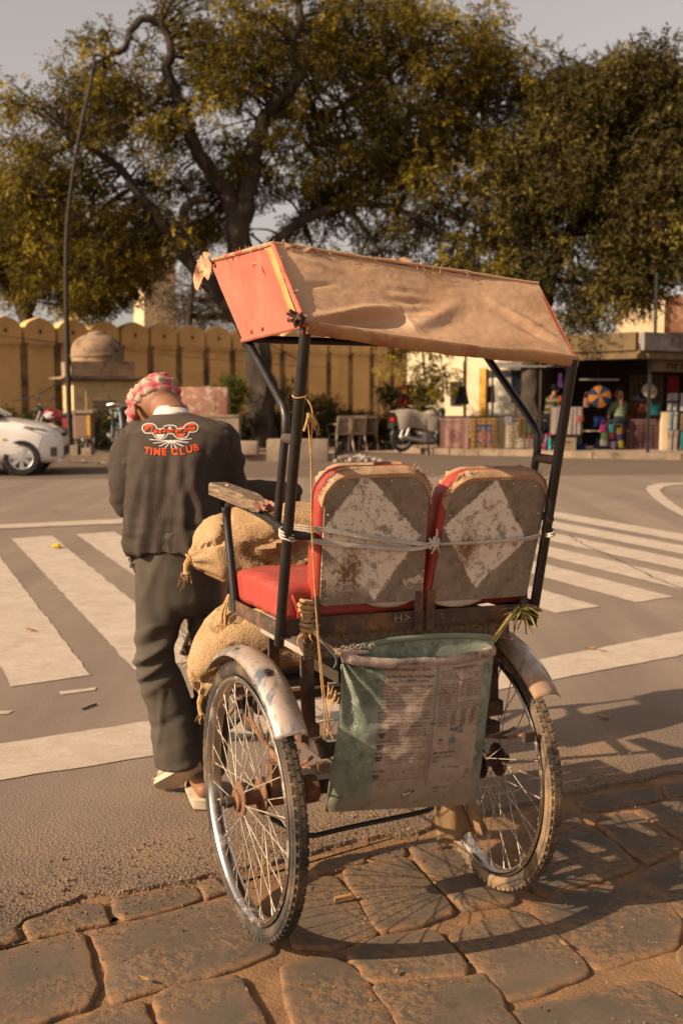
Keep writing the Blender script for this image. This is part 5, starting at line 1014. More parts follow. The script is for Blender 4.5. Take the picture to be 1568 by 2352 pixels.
def make_wheel(name, parent, loc, rz, tyre_m, hub_m, seed):
    w = hub_mesh().build(name, hub_m, parent, smooth=35); w.location = loc; w.rotation_euler = (0, 0, rz)
    if 'tyre' not in wheel_share:
        wheel_share['tyre'] = tyre_mesh(1); wheel_share['rim'] = rim_mesh()
    ty = wheel_share['tyre'].build('tyre', [tyre_m, m_yellow], w, smooth=40); ty.rotation_euler = (0, seed, 0)
    rm = wheel_share['rim'].build('rim', m_rim, w, smooth=30); rm.rotation_euler = (0, seed * 2, 0)
    rng = random.Random(seed * 100); sm = None
    for k in range(36):
        sgn = 1 if k % 2 else -1; a = 2 * PI * k / 36 + seed; cr = (k // 2 % 2 * 2 - 1) * R(13)
        p = Vector((0.044 * math.cos(a + cr), sgn * 0.0295, 0.044 * math.sin(a + cr))); q = Vector((0.296 * math.cos(a), sgn * 0.004, 0.296 * math.sin(a)))
        q2 = q + Vector((rng.uniform(-.003, .003), 0, rng.uniform(-.003, .003)))
        mid = p.lerp(q2, 0.93)
        b = MB(); b.tube([p, mid], 0.00145, 6); b.tube([mid, q2], 0.0026, 6); b.build('spoke', m_spoke, w, smooth=30)
    nb = MB(); nb.lathe([(0.0, 0.052), (0.0135, 0.050), (0.0155, 0.052), (0.0155, 0.066), (0.0135, 0.068), (0.009, 0.068), (0.009, 0.080), (0.0, 0.082)], 6, 'Y'); nb.build('axle_nut', m_iron, w)
    return w
make_wheel('wheel', rk, (0, 0.360, 0.3552), 0.0, m_tyre, m_rust, 0.35)
make_wheel('wheel', rk, (0, -0.352, 0.3552), -0.045, m_tyre_r, m_iron, 1.27)
make_wheel('wheel', rk, (1.66, 0.0, 0.3552), 0.42, m_tyre, m_rust, 2.1)

# ---- mudguards
def mudguard(cx, v, z, a0, a1, r, name='mudguard', wv=0.043, mt=m_guard, bend=None, label=None):
    def f(s, t):
        a = a0 + (a1 - a0) * t; k = 2 * s - 1
        rr = r - 0.020 * k * k - 0.004 * (abs(k) > 0.92); yy = wv * k
        if bend: rr += bend(s, t)
        rr += 0.0022 * nz(s * 3, t * 7, v * 9)
        return Vector((cx - rr * math.cos(a) * -1, v + yy, z + rr * math.sin(a)))
    b = MB(); b.grid(f, 14, 44); o = b.build(name, mt, rk, smooth=True)
    s = o.modifiers.new('t', 'SOLIDIFY'); s.thickness = 0.0018; bake(o); o.data.polygons.foreach_set('use_smooth', [True] * len(o.data.polygons))
    for t in (0.2, 0.42):
        p = f(0.5, t); rb = MB(); rb.lathe([(0, 0.0035), (0.004, 0.003), (0.006, 0.0)], 10, 'Z', c=p); rb.build('rivet', m_iron, o, smooth=True)
    return o
mudguard(0.0, 0.358, 0.3552, R(46), R(140), 0.392)
mudguard(0.0, -0.352, 0.3552, R(52), R(138), 0.392, bend=lambda s, t: 0.010 * max(0, t - .8) * 5 * s, label=None)
mudguard(1.66, 0.0, 0.3552, R(60), R(125), 0.385, wv=0.03, mt=m_black)

# ---- frame
def tube(name, pts, r, m=m_black, n=0, seg=12, parent=rk):
    b = MB(); b.tube(smoothpath(pts, n) if n else pts, r, seg); return b.build(name, m, parent, smooth=40)
tube('back_post', [(-.196, .355, .795), (-.296, .362, 1.165), (-.398, .367, 1.53)], 0.0124)
tube('back_post', [(-.196, -.355, .785), (-.272, -.357, 1.13), (-.345, -.360, 1.470)], 0.0128)
tube('front_post', [(-.185, .355, 1.07), (-.246, .355, 1.30), (-.247, .355, 1.335), (-.232, .355, 1.358), (-.20, .355, 1.38), (.014, .356, 1.522)], 0.0100)
tube('front_post', [(-.165, -.355, 1.065), (-.208, -.355, 1.245), (-.209, -.355, 1.28), (-.195, -.355, 1.30), (-.16, -.355, 1.33), (.08, -.355, 1.515)], 0.0100)
for s, z, ua, ub in ((1, 1.286, -.248, -.327), (-1, 1.222, -.212, -.290)):
    tube('cross_bar', [(ua, s * .356, z), (ub, s * .360, z - .003)], 0.0120, m_iron)
for s in (1, -1):
    tube('arm_tube', [(.118, s * .355, .82), (.150, s * .355, .95), (.176, s * .355, 1.04), (.176, s * .355, 1.078), (.150, s * .355, 1.102), (.10, s * .355, 1.108), (-.10, s * .355, 1.094), (-.24, s * .357, 1.073), (-.262, s * .356, 1.069)] + ([(-.262, .325, 1.062), (-.222, .272, 1.052)] if s > 0 else [(-.27, -.357, 1.07)]), 0.0108, m_iron if s < 0 else m_black, 5)
    b = MB(); b.bar((.17, s * .355, .831), (-.215, s * .355, .831), .004, .036); b.bar((.17, s * .343, .8145), (-.215, s * .343, .8145), .026, .004); b.build('side_rail', m_iron, rk)
    # worn wooden arm rest, its back end split
    def wood(s_, t_, s=s):
        return None
    b = MB(); N_ = 22; rows = []
    for i in range(N_ + 1):
        k = i / N_; u = .247 - .36 * k; zc = 1.133 - .014 * k; w_ = .026; h_ = .016
        if k > .72: w_ *= 1 - .5 * (k - .72) / .28 * (0.6 + 0.8 * abs(nz(k * 30, s)))
        row = []
        for dy, dz in ((-1, -1), (-.35, -1), (.35, -1), (1, -1), (1, -.3), (1, .6), (.85, 1), (.3, 1.02), (-.3, 1.0), (-.85, 1), (-1, .6), (-1, -.3)):
            e = 0.0016 * nz(k * 22, dy * 3, dz * 4 + s) + (0.008 * nz(k * 40, dy * 5, dz * 5) if k > .66 else 0)
            row.append((u, s * .357 + dy * w_ + e, zc + dz * h_ + e - (.010 * (k - .7) / .3 if k > .7 and dz > 0 else 0)))
        rows.append(row)
    b.rings(rows, cap0=True, cap1=True); ar = b.build('arm_rest', m_wood, rk, smooth=25)
    sc_ = MB(); sc_.lathe([(0, .003), (.005, .0025), (.0062, 0)], 8, 'Z', c=(.165, s * .357, 1.1465)); sc_.build('screw', m_spoke, ar)
    if s > 0:
        b = MB()
        for q in range(7):
            p = Vector((-.085 - .02 * random.random(), .357 + random.uniform(-.02, .02), 1.12 + random.uniform(-.012, .012))); b.bar(p, p + Vector((random.uniform(-.05, -.02), random.uniform(-.01, .01), random.uniform(-.012, .006))), .005, .004)
        b.build('splinter', m_wood, ar)
        tf = MB(); tf.grid(lambda a, c: Vector((-.10 - .045 * c, .338 + .04 * a + .006 * math.sin(c * 5), 1.122 + .012 * math.sin(a * 6 + c * 4) - .006 * c)), 6, 5)
        tf.build('torn_wrapping', mat('torn_rexine', (0.26, 0.17, 0.12), rough=.7, nscale=30, nvar=.4, stains=[((0.42, 0.05, 0.05), 12, .55, .62)]), ar, smooth=True)
b = MB(); b.bar((-.203, .345, .838), (-.203, -.348, .822), .004, .040); b.bar((-.19, .345, .8175), (-.19, -.348, .8015), .03, .004); rr_ = b.build('rear_rail', m_iron, rk)
sm_ = MB()
for a_, c_ in (((-.2065, .052, .846), (-.2065, .052, .826)), ((-.2065, .036, .846), (-.2065, .036, .826)), ((-.2065, .052, .836), (-.2065, .036, .836)), ((-.2065, .026, .842), (-.2065, .012, .835)), ((-.2065, .012, .835), (-.2065, .026, .829))): sm_.bar(a_, c_, .0012, .0012, up=(1, 0, 0))
sm_.build('scratched_mark', m_tin, rr_)
b = MB(); b.bar((.165, .345, .831), (.165, -.345, .831), .004, .036); b.build('front_rail', m_iron, rk)
# under-seat box of tin and boards
b = MB(); b.box((-.035, 0, .785), (.30, .575, .058)); sb = b.build('seat_box', m_tin, rk); bevel(sb, .004)
b = MB(); b.box((-.188, 0, .783), (.006, .578, .062)); b.build('box_board', m_wood, rk)
m_dark = mat('dark_board', (0.045, 0.033, 0.025), rough=.9, nscale=8, nvar=.4, bump=.3, bscale=50, stains=[((0.11, 0.07, 0.045), 9, .5, .7)])
b = MB(); b.box((.04, -.04, .70), (.20, .36, .11)); b.build('tool_box', m_dark, rk)
for s in (1, -1):
    v = .245 if s > 0 else -.292
    b = MB(); b.bar((-.10, v, .757), (-.10, v - .006, .53), .034, .012, up=(1, 0, 0)); b.build('seat_strut', m_iron, rk)
    b = MB(); b.bar((-.10, v, .565), (-.10, v, .525), .05, .05, up=(1, 0, 0)); b.build('shackle', m_rust if s > 0 else m_iron, rk)
    b = MB(); b.bar((.16, v * .95, .757), (.16, v * .95, .50), .03, .012, up=(1, 0, 0)); b.build('seat_strut', m_iron, rk)
    b = MB(); b.bar((-.20, s * .235, .520), (.70, s * .235, .515), .028, .032); b.build('chassis_rail', m_iron, rk)
    for L_, dz in ((.30, 0), (.23, -.007), (.15, -.014)):
        b = MB(); b.tube([(L_ * k, s * .285, .455 + dz + .075 * k * k) for k in [-1 + i / 8 for i in range(17)]], .0045, 6); o = b.build('spring_leaf', m_rust, rk)
    b = MB(); b.box((0, s * .285, .40), (.05, .05, .085)); b.lathe([(.0, -.03), (.028, -.028), (.030, 0), (.028, .028), (0, .03)], 14, 'Y', c=(0, s * .285, .3552)); bb = b.build('bearing_block', m_rust if s > 0 else m_iron, rk)
    for e in (-.3, .3): 
        b = MB(); b.bar((e * .98, s * .285, .53), (e * .98, s * .285, .505), .03, .016); b.build('spring_hanger', m_iron, rk)
b = MB(); b.bar((-.20, -.25, .525), (-.20, .25, .525), .03, .026); b.build('cross_member', m_dark, rk)
b = MB(); b.bar((.30, -.28, .525), (.30, .28, .525), .03, .026); b.build('cross_member', m_iron, rk)
b = MB(); b.bar((.70, -.25, .515), (.70, .25, .515), .03, .026); b.build('cross_member', m_iron, rk)
tube('axle', [(0, .33, .3552), (0, -.32, .3552)], .0185, m_iron)
b = MB(); b.lathe([(.02, -.05), (.036, -.045), (.038, 0), (.05, .002), (.052, .008), (.03, .012), (.03, .03), (.02, .035)], 20, 'Y', c=(0, .225, .3552)); b.build('axle_sprocket', m_rust, rk, smooth=35)
b = MB(); b.lathe([(.02, -.03), (.05, -.026), (.056, 0), (.05, .026), (.02, .03)], 20, 'Y', c=(0, -.265, .3552)); b.build('brake_drum', m_iron, rk, smooth=35)
for z0, z1 in ((.40, .375), (.305, .245)):
    b = MB(); A_, B_ = Vector((0.0, .11, z0)), Vector((.92, .045, z1)); n_ = 72
    for k in range(n_):
        p, q = A_.lerp(B_, k / n_), A_.lerp(B_, (k + .72) / n_); b.bar(p, q, .0085 if k % 2 else .005, .006)
    b.build('chain', m_rim, rk)
b = MB(); b.lathe([(.012, -.003), (.046, -.003), (.048, 0), (.046, .003), (.012, .003)], 22, 'Y', c=(0, .11, .3552)); b.build('rear_sprocket', m_iron, rk)
b = MB(); b.lathe([(.012, -.003), (.066, -.003), (.068, 0), (.066, .003), (.012, .003)], 26, 'Y', c=(.92, .045, .30)); b.build('chain_wheel', m_iron, rk)
tube('stay_rod', [(.02, .30, .285), (-.01, .245, .255), (-.02, .20, .236), (-.02, .175, .235), (-.02, .09, .2395), (-.02, -.04, .2440), (-.02, -.125, .2465), (-.02, -.16, .2545), (-.015, -.21, .2800), (.0, -.25, .31)], .0068, m_black, 4)
# spars to the front half of the bicycle
tube('main_spar', [(.20, 0, .52), (.62, 0, .50), (.92, 0, .30)], .02, m_black)
tube('down_tube', [(.92, 0, .30), (1.38, 0, .78)], .017, m_black)
tube('top_tube', [(.72, 0, .80), (1.36, 0, .90)], .015, m_black)
tube('seat_tube', [(.92, 0, .30), (.70, 0, .86)], .016, m_black)
tube('head_tube', [(1.40, 0, .72), (1.345, 0, .95)], .02, m_black)
for s in (1, -1): tube('fork_blade', [(1.395, s * .045, .74), (1.50, s * .05, .52), (1.66, s * .052, .355)], .0095, m_black, 5)
b = MB(); b.box((1.395, 0, .735), (.04, .12, .025)); b.build('fork_crown', m_black, rk)
tube('stem', [(1.345, 0, .94), (1.325, 0, 1.02)], .012, m_rim)
hb = tube('handlebar', [(1.15, .265, 1.005), (1.24, .262, 1.01), (1.32, .19, 1.02), (1.33, 0, 1.025), (1.32, -.17, 1.015), (1.25, -.205, 1.0), (1.14, -.212, .995)], .0115, m_rim, 6)
tube('grip', [(1.13, .265, 1.004), (1.235, .263, 1.0095)], .0165, m_grip, parent=hb)
tube('grip', [(1.12, -.212, .994), (1.225, -.209, .999)], .0165, m_grip, parent=hb)
b = MB(); rows = []
for i in range(9):
    k = i / 8; w_ = .012 + .085 * (k ** 1.6); u = .86 - .26 * k
    rows.append([(u, w_ * math.cos(a), .885 + .018 * k + .022 * math.sin(a) * (1 if math.sin(a) > 0 else 1.4)) for a in [2 * PI * j / 12 for j in range(12)]])
b.rings(rows, cap0=True, cap1=True); b.build('saddle', mat('saddle_leather', (0.05, 0.03, 0.02), rough=.6, bump=.2), rk, smooth=50)
for s, a in ((1, 2.2), (-1, 2.2 + PI)):
    p = Vector((.92 + .17 * math.cos(a), s * .07, .30 + .17 * math.sin(a))); tube('crank', [(.92, s * .06, .30), p], .009, m_rim)
    b = MB(); b.box(p + Vector((0, s * .055, 0)), (.09, .085, .022)); b.build('pedal', m_grip, rk)
# footboard of planks where the sacks ride
for k in range(5):
    b = MB(); b.box((.37 + .078 * k, 0, .546), (.074, .60, .018)); b.build('foot_plank', m_wood, rk)
# mud flaps of cut brown board by the right wheel
m_board = mat('brown_card', (0.27, 0.165, 0.08), rough=.9, nscale=14, nvar=.25, bump=.3, bscale=40, bdist=.004, stains=[((0.14, 0.085, 0.045), 12, .55, .68)])
for pts, dx in (((-.150, -.222, -.270, -.152), 0.0), ((-.225, -.258, -.302, -.262), -.012)):
    v0, v1, v2, v3 = pts
    def fl(a, c, dx=dx, v0=v0, v1=v1, v2=v2, v3=v3):
        top = v0 + (v1 - v0) * a; bot = v3 + (v2 - v3) * a
        return Vector((-.055 + dx + .012 * math.sin(a * 7 + c * 2) - .02 * c, top + (bot - top) * c, .315 - .135 * c + .006 * math.sin(a * 9) * c))
    b = MB(); b.grid(fl, 10, 8); o = b.build('mud_flap', m_board, rk, smooth=True); s_ = o.modifiers.new('s', 'SOLIDIFY'); s_.thickness = .003; bake(o)

# ---- seat cushion
def rounded_box(b, c, size, r, n=6, nu=18, fn=None):
    """soft cushion: superellipsoid-like box with rounded edges"""
    x, y, z = [d / 2 for d in size]; rows = []
    bm = bmesh.new(); bmesh.ops.create_cube(bm, size=1.0); bmesh.ops.subdivide_edges(bm, edges=bm.edges[:], cuts=nu, use_grid_fill=True)
    vs = []
    for v in bm.verts:
        p = Vector((v.co.x * 2 * x, v.co.y * 2 * y, v.co.z * 2 * z))
        q = Vector((max(-x + r, min(x - r, p.x)), max(-y + r, min(y - r, p.y)), max(-z + r, min(z - r, p.z)))); d = p - q
        if d.length > 1e-9: p = q + d.normalized() * r
        if fn: p = fn(p, v.co)
        vs.append(p + Vector(c))
    bm.verts.index_update(); fs = [tuple(v.index for v in f.verts) for f in bm.faces]; bm.free()
    return b.add(vs, fs)
def gauss_(x, c, w): return math.exp(-((x - c) / w) ** 2)
def cushion_fn(p, k):
    if k.z > 0.2: p.z += .010 * (1 - (2 * k.x) ** 2) * (1 - (2 * k.y) ** 2) + .004 * nz(p.x * 9, p.y * 9)
    p.z += .004 * nz(p.x * 16 + p.y * 8, p.y * 14, 6) - .003 * gauss_(nz(p.x * 9, p.y * 6, 3), 0, .06); p.x += .0045 * nz(p.y * 40, p.z * 12, 2); p.y += .004 * nz(p.x * 45, p.z * 10, 5) * (1 if abs(k.y) > .45 else 0)
    return p
b = MB(); rounded_box(b, (-.015, .0, .886), (.335, .688, .088), .020, nu=34, fn=cushion_fn); sc = b.build('seat_cushion', m_red, rk, smooth=True); sc.rotation_euler = (R(-1.0) * 0, 0, 0)
b = MB(); b.tube(smoothpath([(-.186, .300, .845), (-.190, .303, .87), (-.186, .312, .90), (-.170, .318, .922)], 6), .0045, 8); b.build('seat_fold', m_red, sc, smooth=True)

# ---- backrests
def panel_mat(name, seed, rust):
    m = mat(name, (0.27, 0.225, 0.175), rough=.55, metal=.35, nscale=6, nvar=.22, bump=.2, bscale=70, bdist=.002, coord='UV',
            stains=[((0.15, 0.12, 0.094), 5.0, .50, .66), ((0.19, 0.16, 0.125), 30, .55, .7)])
    t = NT(m); uv = t.coord('UV'); x = t.xyz(uv); c = base_socket(m)
    mp = t.new('Mapping'); mp.inputs['Location'].default_value = (seed * 3.1, seed * 1.7, seed); t.L.new(uv, mp.inputs[0]); P = mp.outputs[0]
    n1 = t.noise(P, 9.0, 7.0, .4, .65); n2 = t.noise(P, 26.0, 6.0, .2, .7); n3 = t.noise(P, 4.5, 6.0, .8, .6)
    ca, sa = math.cos(R(rust[4])), math.sin(R(rust[4]))
    xx = t.math('SUBTRACT', x['X'], rust[2]); yy = t.math('SUBTRACT', x['Y'], rust[3])
    a = t.math('ADD', t.math('MULTIPLY', xx, ca), t.math('MULTIPLY', yy, sa)); b_ = t.math('SUBTRACT', t.math('MULTIPLY', yy, ca), t.math('MULTIPLY', xx, sa))
    dm = t.math('MAXIMUM', t.math('DIVIDE', t.math('ABSOLUTE', a), rust[0]), t.math('DIVIDE', t.math('ABSOLUTE', b_), rust[1]))
    dia = t.rng(t.math('ADD', dm, t.math('ADD', t.math('MULTIPLY', t.math('SUBTRACT', n2, .5), .16), t.math('MULTIPLY', t.math('SUBTRACT', n1, .5), .22))), .975, 1.02, 1.0, 0.0)
    holes = t.rng(t.math('ADD', t.math('MULTIPLY', n1, .6), t.math('MULTIPLY', n2, .4)), .50, .58, 1.0, 0.0)
    pasted = t.mix(n2, (0.74, 0.68, 0.59), (0.90, 0.84, 0.74))
    c = t.mix(t.math('MULTIPLY', dia, t.math('ADD', t.math('MULTIPLY', holes, .80), .16)), c, pasted)
    # flaked white paint low down
    low = t.rng(x['Y'], .06, .22, .0, 1.0); low = t.math('MULTIPLY', low, t.rng(x['Y'], .26, .48, 1.0, 0.0))
    fl = t.math('MULTIPLY', t.rng(t.math('ADD', t.math('MULTIPLY', n3, .7), t.math('MULTIPLY', n2, .3)), .535, .56), low)
    c = t.mix(t.math('MULTIPLY', fl, rust[5]), c, (0.78, 0.68, 0.56))
    chips = t.rng(t.noise(P, 48.0, 4.0, .2, .6), .675, .70)
    c = t.mix(t.math('MULTIPLY', chips, t.rng(x['Y'], .05, .8, .9, .2)), c, (0.40, 0.35, 0.29))
    dk = t.rng(t.noise(P, 34.0, 4.0, .6, .6), .66, .70); c = t.mix(t.math('MULTIPLY', dk, .7), c, (0.035, 0.032, 0.035))
    # rust blooms
    rx = t.math('SUBTRACT', x['X'], rust[6]); ry = t.math('SUBTRACT', x['Y'], rust[7])
    rd = t.math('SQRT', t.math('ADD', t.math('MULTIPLY', rx, rx), t.math('MULTIPLY', t.math('MULTIPLY', ry, ry), .5)))
    rf = t.rng(t.math('ADD', rd, t.math('MULTIPLY', t.math('SUBTRACT', n2, .5), .5)), .02, .14, 1.0, 0.0)
    rs = t.math('MULTIPLY', t.rng(n2, .60, .66), t.math('MULTIPLY', t.rng(rd, .1, .4, 1.0, 0.0), .8))
    c = t.mix(t.math('MAXIMUM', t.math('MULTIPLY', rf, .9), rs), c, t.mix(n1, (0.10, 0.042, 0.016), (0.26, 0.115, 0.04)))
    t.base(c); return m
m_foam = mat('dirty_lining', (0.42, 0.33, 0.24), rough=.95, nscale=20, nvar=.2, bump=.3, bscale=120)
m_tape = mat('frayed_tape', (0.40, 0.24, 0.13), rough=.85, nscale=30, nvar=.3, bump=.4, bscale=150, bdist=.003, stains=[((0.46, 0.38, 0.31), 24, .55, .66), ((0.09, 0.05, 0.035), 34, .6, .68), ((0.34, 0.06, 0.04), 12, .56, .66)])
def outline(w, hgt, r, n=9, inset=0.0, rb=.012):
    pts = []
    def arc(cx, cy, r_, a0, a1, n_):
        for i in range(n_ + 1):
            a = a0 + (a1 - a0) * i / n_; pts.append((cx + r_ * math.cos(a), cy + r_ * math.sin(a)))
    arc(w / 2 - r, hgt - r, r - inset, 0, PI / 2, n); arc(-w / 2 + r, hgt - r, r - inset, PI / 2, PI, n)
    arc(-w / 2 + rb, rb, rb - inset * .3, PI, 1.5 * PI, 3); arc(w / 2 - rb, rb, rb - inset * .3, 1.5 * PI, 2 * PI, 3)
    return pts
def backrest(vc0, vc1, z0, z1, w, seed, rust, lbl):
    hgt = math.hypot(.07, z1 - z0); et = Vector((-.07, vc1 - vc0, z1 - z0)).normalized(); ev = Vector((0, 1, 0)); nr = Vector((-(z1 - z0), 0, -.07)).normalized()
    O_ = Vector((-.197, vc0, z0))
    def pt(s, t, d): return O_ + ev * s + et * t + nr * d
    # padded red body (the part), the sheet-metal back and trim are its pieces
    rows = []
    for d, ins in ((-.080, .030), (-.079, .016), (-.074, .006), (-.064, .0), (-.030, -.006), (-.008, -.005), (-.001, .002)):
        rows.append([pt(x * (1 - ins * 2.2 / w), (y - .01) * (1 - ins * 1.6 / hgt) + .01 + (.004 * nz(x * 40, y * 40, d * 60 + seed)), d + .0015 * nz(x * 50, y * 30, seed)) for x, y in outline(w + .014, hgt + .008, .072)])
    b = MB(); b.rings(rows, cap0=True, cap1=True); br = b.build('backrest', m_red, rk, smooth=50)
    if lbl: br['label'] = lbl
    # sheet metal
    me_rows = []; ol = outline(w, hgt, .066)
    b = MB(); cx = sum(p[0] for p in ol) / len(ol); cy = sum(p[1] for p in ol) / len(ol)
    uvs = []
    for k in (1.0, .995, .97, .8, .5, .2):
        row = []
        for x, y in ol:
            X_, Y_ = cx + (x - cx) * k, cy + (y - cy) * k
            lift = .010 * max(0, 1 - Y_ / .05) * max(0, math.sin((X_ / w + .5) * PI * 1.2 + seed)) if k > .7 else .004 * max(0, 1 - Y_ / .08)
            row.append(pt(X_, Y_, (.001 if k == 1.0 else .0045) + .0025 * nz(X_ * 12, Y_ * 12, seed) + lift)); uvs.append((X_ / w + .5, Y_ / hgt))
        me_rows.append(row)
    b.rings(me_rows, cap1=True); o = b.build('metal_back', panel_mat('flaking_metal', seed, rust), br, smooth=60)
    uvl = o.data.uv_layers.new(name='UVMap')
    for lp in o.data.loops: uvl.data[lp.index].uv = uvs[lp.vertex_index]
    # frayed tape round the top edge
    path = []
    for x, y in outline(w + .024, hgt + .014, .078, 18):
        if y > hgt * .45 and not (x > 0 and y < hgt * .66 and seed > 1.5): path.append((x, y))
    if path:
        P = [pt(x, y, -.004) for x, y in path]; b = MB(); rows = []
        for i, (x, y) in enumerate(path):
            t_ = i / (len(path) - 1); wd_ = .058 * min(1, .25 + 4 * min(t_, 1 - t_)) * (1 + .25 * nz(i * .5, seed * 3)); k_ = 1 + .0 * t_
            cx_, cy_ = x * .985, y * .985
            rows.append([pt(cx_ * .955 + (.003 * nz(i * 1.3, seed)), cy_ - .012 - .004 * nz(i * 1.1, seed + 4), .0065), pt(cx_ * .985, cy_ - .003, .007 + .001 * nz(i, 3)), pt(cx_ + .0015 * nz(i * .9, 5), cy_ + .002 + .002 * nz(i * .8, 2), .002)] + [pt(x * 1.0 + .002 * nz(i * .7, q * 2), y + .002 + .003 * nz(i * .6, q * 3, seed) + .003 * math.sin(q * 1.6), -wd_ * q / 4) for q in (1, 2, 3, 4)])
        b.rings(rows, close_u=False); ed = b.build('edge_tape', m_tape, br, smooth=True)
        fb = MB()
        for k in range(70):
            p = random.choice(P[3:-3]); q = p + Vector((random.uniform(-.006, .006), random.uniform(-.01, .01), random.uniform(.0, .016))); fb.tube([p, p.lerp(q, .6) + Vector((random.uniform(-.003, .003), 0, .002)), q], .0007, 3)
        f_ = fb.build('frayed_thread', m_tape, ed); f_['kind'] = 'stuff'
    rb = MB()
    for x, y in ((-w * .36, hgt - .022), (-w * .12, hgt - .013), (w * .12, hgt - .013), (w * .34, hgt - .022), (w * .46, hgt * .72), (-w * .46, .02), (-w * .15, .012), (w * .2, .012), (w * .44, .02), (-w * .46, hgt * .7)):
        p = pt(x, y, .0045); rb.lathe([(0, .0026), (.0028, .002), (.0042, -.001)], 8, 'Z', c=(0, 0, 0)); 
        m3 = nr.to_track_quat('Z', 'Y').to_matrix(); n_ = 24
        for i in range(len(rb.v) - n_, len(rb.v)): rb.v[i] = tuple(m3 @ Vector(rb.v[i]) + p)
    r_ = rb.build('rivet', m_rim, br, smooth=True); r_['kind'] = 'stuff'
    # lining that has dropped out at the foot
    b = MB(); s0, s1 = (-.12, .02) if seed < 1.5 else (-.02, .135)
    b.grid(lambda a, c: pt(s0 + (s1 - s0) * a, .004 - .018 * c * math.sin(PI * a) ** .6, .004 + .012 * math.sin(c * 2.5) * math.sin(PI * a)), 12, 4); b.build('lining', m_foam, br, smooth=True)
    return pt
ptL = backrest(.115, .129, .880, 1.195, .274, 1.0, (.385, .325, .56, .53, 41, .95, .72, .30), 'backrest with a big flaked diamond patch')
ptR = backrest(-.188, -.209, .866, 1.178, .284, 2.0, (.34, .29, .56, .55, 50, .12, .72, .44), 'backrest with a rusty diamond patch')
for v in (-.012, -.046): 
    b = MB(); b.bar((-.209, v, .90), (-.209, v + .003, .80), .022, .005, up=(1, 0, 0)); b.build('back_bracket', m_iron, rk)
b = MB(); b.bar((-.198, .262, .905), (-.203, .262, .80), .018, .012, up=(1, 0, 0)); b.build('back_bracket', m_iron, rk)
b = MB(); b.bar((-.198, -.325, .89), (-.203, -.325, .80), .018, .012, up=(1, 0, 0)); b.build('back_bracket', m_iron, rk)

# ---- canopy
m_canvas = mat('sun_bleached_canvas', (0.49, 0.295, 0.170), rough=.62, nscale=3.2, nvar=.14, bump=.10, bscale=60, bdist=.003, spec=.3,
               stains=[((0.38, 0.205, 0.105), 4.5, .52, .72), ((0.57, 0.37, 0.225), 3, .55, .75), ((0.22, 0.11, 0.06), 55, .70, .76)])
m_hem = mat('faded_hem', (0.36, 0.19, 0.08), rough=.6, nscale=9, nvar=.2, bump=.2, bscale=50, bdist=.004, stains=[((0.25, 0.075, 0.04), 8, .52, .68)])
m_faded = mat('faded_red_canvas', (0.46, 0.130, 0.082), rough=.5, nscale=6, nvar=.13, bump=.08, bscale=40, bdist=.004, stretch=(1, 1, .35),
              stains=[((0.50, 0.17, 0.115), 9, .56, .74), ((0.40, 0.07, 0.045), 14, .60, .72)])
m_band = mat('yellowed_band', (0.50, 0.27, 0.085), rough=.55, nscale=10, nvar=.2, bump=.1, stains=[((0.52, 0.13, 0.08), 9, .5, .64)])
m_under = mat('dark_red_lining', (0.13, 0.022, 0.018), rough=.8, nscale=8, nvar=.3, bump=.2)
RL, RRr, LL, LR = Vector((-.222, .372, 1.722)), Vector((-.172, -.372, 1.668)), Vector((-.413, .372, 1.530)), Vector((-.345, -.372, 1.468))
FL, FR, BL_, BR_ = Vector((.248, .372, 1.733)), Vector((.29, -.372, 1.690)), Vector((-.008, .372, 1.515)), Vector((.128, -.372, 1.517))
nrm = ((RRr - RL).cross(LL - RL)).normalized()
if nrm.x > 0: nrm = -nrm
def gauss(x, c, w): return math.exp(-((x - c) / w) ** 2)
